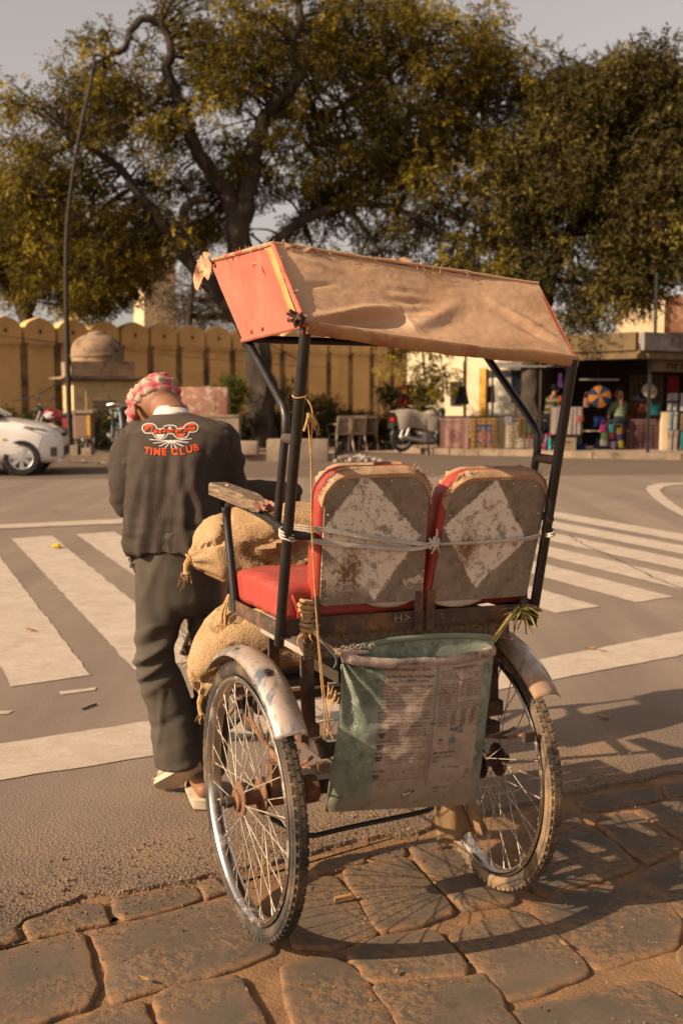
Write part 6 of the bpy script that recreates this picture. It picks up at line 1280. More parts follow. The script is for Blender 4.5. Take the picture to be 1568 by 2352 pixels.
def rearp(a, c):
    p = RL.lerp(RRr, a).lerp(LL.lerp(LR, a), c)
    d = -.018 * math.sin(PI * c) * (1 - .25 * math.cos(2 * PI * a)) * (.5 + .5 * math.sin(PI * min(1, a * 1.05)))
    # long pulled fold running from the lower left knot to the right, with the deep hollow under it
    ew = 1 - c ** 8
    if a < .40:
        yc = .92 - 1.02 * a + .25 * a * a + .018 * math.sin(a * 17); yl = .97 - .18 * a; en = max(0.0, math.sin(PI * min(1, a / .40))) ** .6; q = (c - yc) / (yl - yc)
        d += ew * en * .012 * gauss(c - yc, -.02, .05)
        if 0 < q < 1: d -= ew * en * (.030 + .006 * nz(a * 9, c * 6, 2)) * math.sin(PI * q ** .62) ** 1.7
    if .36 < a < .66: d += ew * math.sin(PI * (a - .36) / .30) * (.008 * gauss(c - (.60 + (.50 - a) * 1.7), 0, .08) - .004 * gauss(c - (.74 + (.50 - a) * 1.2), 0, .10))
    d += ew * (.006 * gauss(c - .10 - a * .5, 0, .035) * max(0, 1 - abs(a - .12) / .12) - .006 * gauss(c - .52 + a * .9, 0, .03) * max(0, 1 - abs(a - .10) / .10))
    d += ew * (.008 * gauss(c - .50 - (a - .86) * 2.2, 0, .06) * max(0, 1 - abs(a - .88) / .14) - .007 * gauss(c - .66 - (a - .86) * 2.2, 0, .07) * max(0, 1 - abs(a - .88) / .14))
    # short parallel creases high in the middle
    cr = max(0, 1 - abs(a - .44) / .10) * max(0, 1 - abs(c - .42) / .26); d += .0045 * cr * math.copysign(abs(math.sin(c * 50 + a * 6)) ** .6, math.sin(c * 50 + a * 6))
    d += .006 * gauss(a, .90, .07) * gauss(c, .80, .12) - .010 * gauss(a, .80, .10) * gauss(c, .93, .09) + .003 * nz(a * 6, c * 4) + .0011 * nz(a * 24, c * 14) + .0012 * abs(nz(a * 40 + c * 12, c * 30))
    # sun-slack lower edge, dipping near the right end
    sag = -.007 * math.sin(PI * a) * c ** 3 + .010 * gauss(a, .80, .09) * c ** 4
    top = -.006 * math.sin(PI * a) * (1 - c) ** 3
    return p + nrm * d + Vector((0, 0, sag + top))
cp = MB(); cp.grid(rearp, 190, 70); canopy = cp.build('canopy', m_canvas, rk, smooth=True); canopy['label'] = 'tan canvas hood, torn along its edges'
lin = MB(); lin.grid(lambda a, c: rearp(a, c) - nrm * .013, 110, 44); lin.build('lining', m_under, canopy, smooth=True)
hm = MB()
def hemp(a, q):
    ang = q * 2 * PI; p = rearp(a, 1.0); r_ = .0115 + .0015 * nz(a * 9, 3) + .001 * nz(a * 30, 2)
    return p + nrm * (r_ * .65 * math.cos(ang) + .002) + Vector((0, 0, -.006 + r_ * math.sin(ang) * 1.15))
hm.rings([[hemp(a / 80, q / 12) for q in range(12)] for a in range(81)], cap0=True, cap1=True); hm.build('rear_hem', m_hem, canopy, smooth=True)
def sheet(name, A, B, C, D, m, nu=24, nv=16, bulge=.0, lining=True, wr=.003, seed=0.0):
    n = ((B - A).cross(D - A)).normalized()
    def f(a, c):
        p = A.lerp(B, a).lerp(D.lerp(C, a), c); return p + n * (bulge * math.sin(PI * a) * math.sin(PI * c) + wr * nz(a * 5, c * 4, seed) + wr * .5 * nz(a * 14, c * 3, seed))
    b = MB(); b.grid(f, nu, nv); o = b.build(name, m, canopy, smooth=True)
    if lining:
        cen = (RL + RRr + LL + LR + FL + FR) / 6; sg = 1 if (cen - A).dot(n) > 0 else -1
        b = MB(); b.grid(lambda a, c: f(a, c) + n * sg * .004, nu // 2, nv // 2); b.build('lining', m_under, o, smooth=True)
    return o, f
top_o, topf = sheet('top_sheet', RL, RRr, FR, FL, m_canvas, 40, 20, .0, seed=3)
sideL, sidef = sheet('side_panel', RL, FL, BL_, LL, m_faded, 30, 24, -.008, seed=5)
sideR, _ = sheet('side_panel', RRr, FR, BR_, LR, m_faded, 20, 16, .006, seed=7)
# bands and hems on the near side panel
n_side = ((FL - RL).cross(LL - RL)).normalized(); n_side = n_side if n_side.y > 0 else -n_side
bd = MB(); bd.grid(lambda a, c: sidef(.015 + .085 * a + .03 * math.sin(c * 2), .04 + c * .93) + n_side * (.0035 + .002 * math.sin(a * PI)), 5, 24); bd.build('edge_band', m_band, sideL, smooth=True)
bd = MB(); bd.tube([sidef(0, c / 20) + n_side * .003 + Vector((-.003, 0, 0)) for c in range(21)], [.0062 + .002 * nz(c * .8, 7) for c in range(21)], 8); bd.build('edge_piping', m_faded, sideL, smooth=True)
bd = MB(); bd.tube([sidef(a / 16, 1.0) + n_side * .001 for a in range(17)], .0055, 7); bd.build('lower_hem', m_faded, sideL, smooth=True)
bd = MB(); bd.tube([sidef(a / 16, 0.0) + n_side * .001 for a in range(17)], .0055, 7); bd.build('upper_hem', m_tape, sideL, smooth=True)
bd = MB(); bd.tube([topf(a / 30, 0.0) for a in range(31)], [.0045 + .002 * nz(a * .7, 9) for a in range(31)], 7); bd.build('ridge_seam', m_canvas, canopy, smooth=True)
for q in ((.62, .93), (.20, .90), (.80, .93), (.93, .08)):
    bd = MB(); bd.lathe([(0, .0035), (.004, .003), (.0055, 0)], 8, 'Y', c=sidef(*q) + n_side * .001); bd.build('stud', m_iron, sideL, smooth=True)
bd = MB()
for q0, q1, q2 in (((.40, .22), (.36, .17), (.30, .20)), ((.30, .20), (.28, .26), (.29, .34))): bd.tube(smoothpath([sidef(*q0) + n_side * .003, sidef(*q1) + n_side * .004, sidef(*q2) + n_side * .003], 6), .0013, 5)
bd.tube(smoothpath([sidef(.72, .0) + n_side * .004, sidef(.70, .1) + n_side * .006, sidef(.73, .2) + n_side * .004], 6), .001, 4)
tag(bd.build('stitch_thread', m_tape, sideL), kind='stuff')
# torn flap that hangs over the front corner, scraps and threads along the edges
fb = MB()
fb.grid(lambda a, c: FL + Vector((-.045 + .068 * a + .010 * math.sin(c * 6), .008 + .012 * math.sin(a * 5 + c * 3) + .02 * a, .012 - (.02 + .062 * a) * c * (1 + .25 * math.sin(a * 17)) + .008 * math.sin(a * 7))), 10, 10); fb.build('torn_flap', m_canvas, canopy, smooth=True)
fb = MB()
fb.grid(lambda a, c: topf(.43 + .10 * a, .02 + .10 * c) + Vector((0, 0, .004 + .014 * c * math.sin(a * 2.6) + .004 * math.sin(a * 11))), 12, 5); fb.build('torn_flap', m_hem, canopy, smooth=True)
fb = MB()
fb.grid(lambda a, c: rearp(.03 + .16 * a, .005 + .05 * c * abs(math.sin(a * 9 + 1))) + nrm * (.004 + .004 * math.sin(a * 13)), 22, 3); fb.build('torn_flap', m_tape, canopy, smooth=True)
rngc = random.Random(5); fb = MB()
for k in range(190):
    t_ = rngc.random()
    if t_ < .35: p = topf(rngc.random() * .75, 0.0)
    elif t_ < .62: p = sidef(rngc.random(), 0.0)
    elif t_ < .9: p = sidef(0.0, rngc.random())
    else: p = FL + Vector((rngc.uniform(0, .06), .02, rngc.uniform(-.10, .02)))
    q = p + Vector((rngc.uniform(-.014, .010), rngc.uniform(-.006, .014), rngc.uniform(-.016, .014))); mid = p.lerp(q, .5) + Vector((rngc.uniform(-.006, .006), 0, rngc.uniform(-.003, .006)))
    if rngc.random() < .25: fb.add([p, mid, q, p + Vector((.004, .003, -.004))], [(0, 1, 2, 3)])
    else: fb.tube([p, mid, q], .0008, 3)
tag(fb.build('frayed_thread', m_tape, canopy), kind='stuff')
# knot of rags where the hood is tied to the left post
fb = MB()
for k in range(26):
    c0 = LL + Vector((.005, .012, .012)); d = Vector((rngc.uniform(-1, 1), rngc.uniform(-.4, 1), rngc.uniform(-1, .9))).normalized() * rngc.uniform(.012, .032)
    fb.tube(smoothpath([c0 - d * .4, c0 + d.orthogonal() * .2, c0 + d], 4), rngc.uniform(.0015, .0045), 5)
fb.build('rag_knot', mat('rag_knot', (0.10, 0.06, 0.04), rough=.95, nscale=40, nvar=.6, stains=[((0.45, 0.06, 0.05), 20, .52, .6), ((0.36, 0.25, 0.15), 26, .56, .64)]), canopy, smooth=True)
tube('hood_bar', [LL + Vector((.10, -.006, .03)), LR + Vector((.10, .006, .03))], .010, m_black)
tube('hood_bar', [BL_ + Vector((0, -.004, .004)), BR_ + Vector((0, .004, .004))], .010, m_black)
for s, A_, B_, C_ in ((1, LL, RL, FL), (-1, LR, RRr, FR)):
    off = Vector((.020, -.014 * s, -.016)); tube('hood_bow', [A_ + off, B_ + off + Vector((.01, 0, -.006)), C_ + off], .009, m_black)
tube('hood_bow', [RL + Vector((.016, -.01, -.02)), RRr + Vector((.016, .01, -.02))], .009, m_black)
# ================================================================== THINGS CARRIED BY THE RICKSHAW
RKI = RK.inverted()
def pu(px, py, u):
    """the point of the vehicle plane x = u that is sighted at (px, py), in vehicle axes"""
    o = RKI @ Vector((0, 0, CAM_H)); d = RKI.to_3x3() @ sight(px, py); return o + d * ((u - o.x) / d.x)
def vthing(name, base, label, cat, group=None):
    e = empty(name, VW(*base), RTH + PI / 2, label, cat, group); e['_b'] = 0; del e['_b']; return e, Vector(base)
def vput(o, rb):
    o.parent = rb[0]; o.location = -rb[1]; return o

# ---- the rice bag
bag = vthing('rice_bag', (-.232, .03, .35), 'dirty green and cream printed rice bag hung behind the seat', 'bag')
TL_, TR_, BLb, BRb = Vector((-.236, .210, .766)), Vector((-.236, -.216, .742)), Vector((-.244, .258, .388)), Vector((-.240, -.168, .341))
def bagF(a, b):
    p = TL_.lerp(TR_, a).lerp(BLb.lerp(BRb, a), b)
    p.z -= .020 * math.sin(PI * a) ** .8 * (1 - b) ** 2 + .006 * math.sin(PI * a) * b * 0
    p.y += .010 * math.sin(PI * b) * (1 - a) ** 3 * -1
    d = .020 * math.sin(PI * a) ** .7 * math.sin(PI * (.08 + .86 * b)) ** .8
    ang = math.atan2(b * .95 + .001, a + .02); rad = math.hypot(a, b)
    d += .008 * math.sin(ang * 17 + 1.2) * math.exp(-((rad - .22) / .24) ** 2) * (1 if rad > .02 else 0)
    d += .0035 * nz(a * 5 + 2, b * 4) + .0028 * nz(a * 3 + b * 8, b * 3 - a * 5, 4) + .0016 * nz(a * 16, b * 14, 2)
    d += .0018 * gaussb(a + .35 * b, .62, .05) * math.sin(PI * b) + .003 * gaussb(b + .2 * a, .52, .05)
    if a < .12: d += -.010 * (1 - a / .12) ** 2 * b
    d += .012 * gaussb(a, .03, .06) * gaussb(b, .93, .08)
    return p + Vector((-d, 0, 0))
def gaussb(x, c, w): return math.exp(-((x - c) / w) ** 2)
def bag_mat(front):
    m = mat('printed_sacking' if front else 'green_sacking', (0.30, 0.215, 0.155), rough=.75, nscale=7, nvar=.10, bump=0, coord='UV')
    t = NT(m); uv = t.coord('UV'); x = t.xyz(uv); n1 = t.noise(uv, 6.0, 7.0, .5, .65); n2 = t.noise(uv, 22.0, 6.0, .4, .65)
    green = t.mix(t.rng(n1, .38, .62), (0.125, 0.158, 0.105), (0.31, 0.34, 0.255))
    green = t.mix(t.rng(n2, .56, .72), green, (0.40, 0.40, 0.31))
    if front:
        panel = t.mix(t.rng(n2, .35, .65), (0.37, 0.275, 0.205), (0.46, 0.345, 0.26))
        inp = t.math('MULTIPLY', t.rng(x['X'], .262, .268), t.rng(x['X'], .925, .931, 1.0, 0.0))
        c = t.mix(inp, green, panel)
        strip = t.math('MULTIPLY', t.rng(x['X'], .595, .600), t.rng(x['X'], .617, .622, 1.0, 0.0)); strip = t.math('MULTIPLY', strip, t.rng(x['Y'], .84, .86, 1.0, 0.0))
        c = t.mix(t.math('MULTIPLY', strip, .75), c, (0.20, 0.235, 0.19))
        edge_ = t.math('MULTIPLY', t.rng(x['X'], .232, .238), t.rng(x['X'], .258, .264, 1.0, 0.0)); c = t.mix(t.math('MULTIPLY', edge_, .7), c, (0.27, 0.29, 0.24))
    else: c = green
    d1 = t.rng(t.math('ADD', t.math('MULTIPLY', n1, .8), t.math('MULTIPLY', x['Y'], .34)), .55, .86, 0.0, .66)
    c = t.mix(d1, c, (0.155, 0.098, 0.058))
    bot = t.rng(t.math('ADD', x['Y'], t.math('MULTIPLY', t.math('SUBTRACT', n2, .5), .35)), .86, 1.0, 0.0, .75); c = t.mix(bot, c, (0.25, 0.20, 0.12))
    bl = t.rng(t.noise(uv, 13.0, 5.0, 1.0), .60, .70); c = t.mix(t.math('MULTIPLY', bl, .6), c, (0.10, 0.066, 0.045))
    wh = t.rng(t.noise(uv, 38.0, 6.0, .6, .7), .66, .72); c = t.mix(t.math('MULTIPLY', wh, .6), c, (0.48, 0.41, 0.33))
    t.base(c)
    w = t.new('TexWave'); w.inputs['Scale'].default_value = 70; t.L.new(uv, w.inputs['Vector']); w2 = t.new('TexWave'); w2.bands_direction = 'Y'; w2.inputs['Scale'].default_value = 70; t.L.new(uv, w2.inputs['Vector'])
    t.bump(t.math('ADD', t.math('MULTIPLY', t.math('ADD', w.outputs['Fac'], w2.outputs['Fac']), .25), t.math('MULTIPLY', n2, 1.2)), .5, .003); return m
def uv_grid(name, fn, nu, nv, m, rb, hole=None, flip=False):
    b = MB(); b.grid(fn, nu, nv)
    if hole: b.f = [f for k, f in enumerate(b.f) if not hole((k % nu + .5) / nu, (k // nu + .5) / nv)]; b.mi = [0] * len(b.f)
    o = b.build(name, m, None, smooth=True, fix=False); u = o.data.uv_layers.new(name='UVMap')
    for lp in o.data.loops: k = lp.vertex_index; u.data[lp.index].uv = ((k % (nu + 1)) / nu, (k // (nu + 1)) / nv)
    return vput(o, rb)
m_bagF, m_bagB = bag_mat(True), bag_mat(False)
hole_ = lambda a, b: abs((b - .905) - (a - .50) * -.55) < .016 - abs(a - .50) * .35 and abs(a - .5) < .04
front = uv_grid('front_panel', bagF, 120, 110, m_bagF, bag, hole_)
def bagB(a, b):
    p = bagF(a, b); q = TL_.lerp(TR_, a).lerp(BLb.lerp(BRb, a), b)
    k = math.sin(PI * min(1, max(0, a))) ** .6
    p.x = q.x + (.030 * k * (1 - b) + .012 * k * b) + .004 * nz(a * 6, b * 6, 8); 
    p.z += (.014 * k + .020 * a) * (1 - b) ** 3 + (.020 * math.sin(PI * a) ** .8) * (1 - b) ** 2
    return p
uv_grid('back_panel', bagB, 50, 40, m_bagB, bag)
# rolled mouth: thick hem of the front, softer roll of the back
m_hemw = mat('grey_hem', (0.40, 0.31, 0.25), rough=.9, nscale=24, nvar=.2, bump=.5, bscale=160, bdist=.003, stains=[((0.17, 0.11, 0.075), 22, .54, .66)])
b = MB(); b.rings([[bagF(a / 60, 0) + Vector((-.002 + .0065 * math.cos(q * PI / 5), 0, -.006 + (.0125 + .0025 * nz(a * .4, 2)) * math.sin(q * PI / 5))) for q in range(10)] for a in range(61)], cap0=True, cap1=True); hemo = vput(b.build('front_hem', m_hemw, None, smooth=True), bag)
b = MB(); b.rings([[bagB(a / 40, 0) + Vector((.005 * math.cos(q * PI / 5), 0, .004 + .008 * math.sin(q * PI / 5))) for q in range(10)] for a in range(41)], cap0=True, cap1=True); vput(b.build('back_hem', m_bagB, None, smooth=True), bag)
b = MB(); b.rings([[Vector((-.240, .228 - .085 * k / 10, .772 - .004 * k / 10)) + Vector(((.006 + .004 * nz(k, 1)) * math.cos(q * PI / 4), 0, (.011 + .004 * nz(k * .8, 3)) * (1 - k / 14) * math.sin(q * PI / 4))) for q in range(8)] for k in range(11)], cap0=True, cap1=True); vput(b.build('frayed_mouth', m_hemw, None, smooth=True), bag)
b = MB(); rg = random.Random(9)
for k in range(60):
    p = Vector((-.245, rg.uniform(.13, .235), .780)); q = p + Vector((rg.uniform(-.008, .004), rg.uniform(-.008, .008), rg.uniform(-.004, .013))); b.tube([p, p.lerp(q, .5) + Vector((0, .002, .002)), q], .0007, 3)
tag(vput(b.build('frayed_thread', m_hemw, None), bag), kind='stuff')
b = MB(); b.grid(lambda a, c: bagF(.47 + .05 * a, .925 - .03 * a) + Vector((-.004 - .012 * math.sin(c * 2) * math.sin(PI * a), 0, .012 * c)), 6, 4); vput(b.build('torn_flap', m_hemw, None, smooth=True), bag)

# ---- printing on the bag and the shirt: letters laid on the cloth
m_ink = mat('faded_ink', (0.085, 0.060, 0.048), rough=.8, nscale=30, nvar=.3, bump=0, stains=[((0.17, 0.125, 0.095), 40, .5, .62)])
m_lite = mat('pale_print', (0.36, 0.37, 0.31), rough=.8, nscale=30, nvar=.3, bump=0)
m_bluei = mat('faded_blue_print', (0.13, 0.17, 0.17), rough=.8, nscale=30, nvar=.3, bump=0)
m_oran = mat('orange_print', (0.42, 0.17, 0.09), rough=.8, nscale=30, nvar=.3, bump=0)
class Print:
    def __init__(s, fn): s.fn = fn; s.mb = {}
    def buf(s, m): return s.mb.setdefault(m.name, (MB(), m))[0]
    def line(s, m, text, a0, a1, b, hgt=None, shear=0, bold=0, rot=0.0):
        V, F = text_mesh(text, shear, bold)
        if not V: return
        x0 = min(v.x for v in V); x1 = max(v.x for v in V); k = (a1 - a0) / max(x1 - x0, 1e-6); kb = k * 1.06 if hgt is None else hgt / .72
        if rot:
            ca, sa = math.cos(rot), math.sin(rot); P = [(a0 + ((v.x - x0) * ca - v.y * sa) * k, b - ((v.x - x0) * sa + v.y * ca) * k * 1.06) for v in V]
        else: P = [(a0 + (v.x - x0) * k, b - v.y * kb) for v in V]
        s.buf(m).add([s.fn(*p) for p in P], F)
    def poly(s, m, pts, F=None): s.buf(m).add([s.fn(*p) for p in pts], F or [tuple(range(len(pts)))])
    def stroke(s, m, pts, w, asp=1.06):
        vs = []
        for i, p in enumerate(pts):
            a = pts[max(i - 1, 0)]; c = pts[min(i + 1, len(pts) - 1)]; dx, dy = c[0] - a[0], c[1] - a[1]; L = math.hypot(dx, dy) or 1
            vs += [(p[0] - dy / L * w / 2, p[1] + dx / L * w / 2 * asp), (p[0] + dy / L * w / 2, p[1] - dx / L * w / 2 * asp)]
        s.poly(m, vs, [(2 * i, 2 * i + 1, 2 * i + 3, 2 * i + 2) for i in range(len(pts) - 1)])
    def rect(s, m, a0, b0, a1, b1, w=.0016):
        n = 14
        def seg(p, q): s.stroke(m, [(p[0] + (q[0] - p[0]) * k / n, p[1] + (q[1] - p[1]) * k / n) for k in range(n + 1)], w)
        seg((a0, b0), (a1, b0)); seg((a1, b0), (a1, b1)); seg((a1, b1), (a0, b1)); seg((a0, b1), (a0, b0))
def bag_lift(a, b):
    e = .004; p = bagF(a, b); n = (bagF(a + e, b) - bagF(a - e, b)).cross(bagF(a, b + e) - bagF(a, b - e)).normalized()
    if n.x > 0: n = -n
    return p + n * .0013
pt = Print(bag_lift)
def hemfn(a, b):
    p = bagF(a, 0); return p + Vector((-.0105, 0, -.004 - (b - .0) * .4))
ph = Print(hemfn); ph.line(m_ink, 'GOODLENGTH', .315, .515, .012, hgt=.020)
L = pt.line
L(m_ink, 'Broken Basmati Rice', .265, .56, .075, shear=.35, bold=-.006)
L(m_ink, 'Only the finest by any length', .245, .585, .122, bold=.006); L(m_ink, 'carries the AMIRA name.', .275, .555, .152, bold=.006)
body = ['AMIRA GOODLENGTH Basmati grain rice is', 'grown in the foothills of North western Himalaya', 'with crop aged Basmati Rice. The procurement of', 'quality basmati, milling followed by stringent sorting', 'technology. Our rice is tested to ensure that it has', 'the process of washing and aged to perfection', 'packaging in the most hygienic conditions, untouched', 'by human hand.']
for i, s_ in enumerate(body): L(m_ink, s_, .240, .585 if i < 7 else .33, .186 + i * .0205, hgt=.0118)
for i, s_ in enumerate(['AMIRA GOODLENGTH Basmati rice has a', 'smooth texture, no breakage, its elongated', 'grain of length, aroma and full taste makes', 'every meal something to enjoy']): L(m_ink, s_, .243, .58 if i < 3 else .50, .360 + i * .0205, hgt=.0125)
pt.rect(m_ink, .238, .422, .585, .80)
L(m_ink, 'COOKING INSTRUCTION', .30, .53, .448, bold=.01)
for head, b0, rows in (('OPEN PAN :', .472, ['Bring water to boiling boil. Add the', 'rice of one. Cook uncovered on', 'medium flame till rice is done. Drain extra', 'water.']),
                       ('CLOSED PAN :', .552, ['Bring water and rice to boil. Cover', 'pan with a tight lid and let it simmer for 15', 'minutes. Remove from heat and let it', 'stand for 5 minutes before serving.']),
                       ('MICROWAVE :', .632, ['Put washed rice and water in a', 'bowl and cook with a cover on high', 'power for 10 minutes, then for 5 minutes', 'on medium heat power.'])):
    L(m_ink, head, .245, .355, b0, bold=.012, hgt=.0145)
    for i, s_ in enumerate(rows): L(m_ink, s_, .36 if i == 0 else .315, .575 if i < 3 else .42, b0 + i * .0195, hgt=.011)
for b0 in (.49, .57, .645, .765):
    pt.poly(m_ink, [(.248, b0), (.295, b0), (.295, b0 + .014), (.248, b0 + .014)]); pt.poly(m_ink, [(.254, b0 + .018), (.29, b0 + .018), (.286, b0 + .032), (.258, b0 + .032)])
L(m_ink, 'ELECTRIC', .245, .33, .748, bold=.012, hgt=.0145)
pt.rect(m_ink, .635, .088, .915, .435)
L(m_ink, 'NUTRITION FACTS', .71, .87, .085, bold=.012)
for i, (s_, v_) in enumerate([('Amount per serving', ''), ('Calories', '170'), ('Calories from Fat', '0')]): L(m_ink, s_, .65, .76, .112 + i * .019, hgt=.011); v_ and L(m_ink, v_, .87, .895, .112 + i * .019, hgt=.012)
L(m_ink, '% Daily Value', .75, .85, .168, hgt=.012)
for i, (s_, v_) in enumerate([('Total Fat 0g', '0%'), ('Saturated Fat 0g', '0%'), ('Cholesterol 0mg', '0%'), ('Sodium 0mg', '0%'), ('Total Carbohydrate 38g', '13%'), ('Dietary Fiber 0g', '0%'), ('Sugars 0g', ''), ('Protein 3g', '')]):
    L(m_ink, s_, .64, .76, .190 + i * .0155, hgt=.0105); v_ and L(m_ink, v_, .775, .797, .190 + i * .0155, hgt=.011)
    if i < 6: L(m_ink, ['Vitamin A 0%', 'Vitamin C 0%', 'Calcium', 'Iron', 'Thiamin', 'Niacin'][i], .815, .90, .190 + i * .0175, hgt=.0105)
for i, s_ in enumerate(['Percent Daily Values are based on a 2,000 calorie', 'diet. Your daily values may be higher or lower', 'depending on your calorie needs']): L(m_ink, s_, .64, .905, .318 + i * .016, hgt=.0105)
for i in range(7):
    L(m_ink, ['Total Fat', 'Sat Fat', 'Cholesterol', 'Sodium', 'Total Carb', 'Fiber', 'Protein'][i], .64, .70, .368 + i * .0155, hgt=.011)
    for a_, v_ in ((.725, '65g'), (.795, '80g'), (.86, '25g')): L(m_ink, v_, a_, a_ + .035, .368 + i * .0155, hgt=.011)
L(m_ink, 'SQF', .735, .785, .498, bold=.02)
pt.poly(m_bluei, [(.805 + .012 * math.cos(k), .472 + .013 * math.sin(k)) for k in [i * PI / 6 for i in range(12)]]); pt.poly(m_bluei, [(.795, .49), (.818, .49), (.828, .515), (.786, .515)])
pt.poly(m_bluei, [(.672 + .019 * math.cos(k), .560 + .018 * math.sin(k)) for k in [PI + i * PI / 8 for i in range(9)]]); pt.poly(m_oran, [(.672 + .019 * math.cos(k), .566 + .018 * math.sin(k)) for k in [i * PI / 8 for i in range(9)]])
pt.poly(m_bluei, [(.752 + .024 * math.cos(k), .562 + .022 * math.sin(k)) for k in [i * PI / 8 for i in range(16)]])
L(m_ink, 'MAX RETAIL PRICE', .632, .79, .645, bold=.012); L(m_ink, '( inclusive of all taxes )', .635, .78, .672, hgt=.011); L(m_ink, 'Rs. /', .64, .68, .70, hgt=.012); L(m_ink, 'Date of Packaging', .70, .82, .742, hgt=.012); L(m_ink, 'BATCH NO.', .66, .76, .875, hgt=.013)
L(m_lite, 'Basmati Rice', .058, .295, .475, rot=R(76), shear=.3); L(m_lite, 'GOODLENGTH', .022, .20, .44, rot=R(80)); L(m_lite, 'Rice', .11, .20, .50, rot=R(78), shear=.3)
for pr_i in (pt, ph):
    for nm, (mb, m) in pr_i.mb.items():
        o = vput(mb.build('print', m, None, fix=False), bag); o['kind'] = 'stuff'; o.parent = front; o.location = (0, 0, 0)
        if pr_i is ph: o.parent = hemo

# ---- burlap sacks
def burlap():
    m = mat('burlap', (0.50, 0.335, 0.185), rough=.95, nscale=11, nvar=.14, bump=0, spec=.1, stains=[((0.41, 0.255, 0.125), 6, .52, .72), ((0.57, 0.42, 0.26), 15, .58, .72)])
    t = NT(m); P = t.coord('Object'); w = t.voro(P, 230.0, rand=.45); n = t.noise(P, 70.0)
    base = base_socket(m); t.base(t.mix(t.rng(w, .35, .62, 0.0, .6), base, (0.18, 0.095, 0.038)))
    t.bump(t.math('ADD', t.math('MULTIPLY', w, -.7), t.math('MULTIPLY', n, 1.0)), .6, .004); return m
m_burlap = burlap()
def sack(name, axis, rad, label, seed, group, fn=None, flat_=.9):
    A_ = smoothpath(axis, 9); n = len(A_); base = axis[len(axis) // 2]
    rb = vthing(name, (base[0], base[1], base[2] - max(rad)), label, 'sack', group); rows = []
    NS = 56
    for i, p in enumerate(A_):
        k = i / (n - 1); j = k * (len(rad) - 1); q = int(min(j, len(rad) - 2)); r = rad[q] + (rad[q + 1] - rad[q]) * (j - q)
        t_ = (A_[min(i + 1, n - 1)] - A_[max(i - 1, 0)]).normalized(); sx = t_.cross(Vector((0, 0, 1))).normalized(); up = sx.cross(t_)
        row = []
        for s_ in range(NS):
            a = 2 * PI * s_ / NS; pleat = 1 + .16 * math.sin(a * 9 + seed) * max(0, 1 - min(k, 1 - k) / .16) + .03 * nz(math.cos(a) * 2, math.sin(a) * 2 + k * 5, seed) + .045 * nz(math.cos(a) * 1.2 + k * 3, math.sin(a) * 1.2, seed + 9)
            x, z = math.cos(a), math.sin(a); x = math.copysign(abs(x) ** .85, x); z = math.copysign(abs(z) ** .9, z) * flat_
            v = p + (sx * x + up * z) * r * pleat
            v += (sx * x + up * z) * (.016 * nz(v.x * 11, v.y * 11, v.z * 11 + seed) + .006 * abs(nz(v.x * 26 + v.z * 14, v.y * 26, v.z * 20 + seed)) - .020 * gaussb(nz(v.x * 7 + seed, v.y * 7, v.z * 9), .0, .05))
            row.append(fn(v, k, a) if fn else v)
        rows.append(row)
    b = MB(); b.rings(rows, cap0=True, cap1=True); o = vput(b.build('sack_body', m_burlap, None, smooth=True), rb); return rb, A_
def tuft(rb, p, d, seed, m=None):
    rg = random.Random(seed); b = MB(); d = Vector(d).normalized()
    for k in range(16):
        q = Vector(p) + Vector((rg.uniform(-.010, .010), rg.uniform(-.010, .010), rg.uniform(-.010, .010))); e = q + (d + Vector((rg.uniform(-.5, .5), rg.uniform(-.5, .5), rg.uniform(-.5, .5)))) * rg.uniform(.012, .034); b.tube([q, q.lerp(e, .5) + Vector((0, 0, .003)), e], .0009, 3)
    tag(vput(b.build('frayed_thread', m or m_twine, None), rb), kind='stuff')
m_twine = mat('jute_twine', (0.44, 0.26, 0.11), rough=.95, nscale=60, nvar=.35, bump=.5, bscale=300, bdist=.002, spec=.1)
def fold1(v, k, a):
    # lapped seam across the flank that faces back
    if .12 < k < .8:
        w = gaussb(math.sin(a), -.0, .16) * (1 if math.cos(a) > 0 else 0); sgn = 1
    return v
def u_fold(v, k, a):
    side = max(0.0, -(v.x - .37) / .12)                       # towards the seat
    h_ = v.z - (.965 + .02 * math.sin(v.y * 22) - .05 * max(0, .1 - v.y))
    if side > .2 and v.y < .34:
        v.x -= .020 * gaussb(h_, .012, .018) * side; v.x += .024 * gaussb(h_, -.03, .03) * side
    return v
su, Au = sack('burlap_sack', [(.45, .375, .915), (.445, .31, .932), (.43, .22, .950), (.40, .10, .955), (.38, -.08, .95), (.37, -.22, .93), (.37, -.28, .92)], [.022, .10, .125, .125, .122, .09, .03], 'upper burlap sack lying level with the seat, its tied ear beside the man', 2.0, 'burlap sacks on the footboard', u_fold)
sl, Al = sack('burlap_sack', [(.455, .345, .515), (.45, .325, .585), (.43, .25, .67), (.41, .13, .70), (.39, -.02, .69), (.38, -.2, .68), (.38, -.27, .67)], [.020, .075, .108, .132, .130, .09, .03], 'lower burlap sack hanging its tied corner beside the left rear wheel', 5.0, 'burlap sacks on the footboard', None, .95)
for rb, p, q, seed in ((su, (.45, .378, .915), (.44, .392, .872), 3), (sl, (.455, .345, .512), (.45, .350, .452), 4)):
    b = MB(); b.tube(smoothpath([p, Vector(p).lerp(Vector(q), .5) + Vector((0, .006, 0)), q], 5), [.010] * 5 + [.0075] * 5 + [.010], 8); b.tube(smoothpath([Vector(p) + Vector((.014 * math.cos(k), .010 * math.sin(k) , .012 * math.sin(k))) for k in (0, 1.5, 3, 4.5, 6, 7.2)], 4), .0035, 6)
    vput(b.build('tied_ear', m_twine, None, smooth=True), rb); tuft(rb, q, (0, .2, -1), seed)
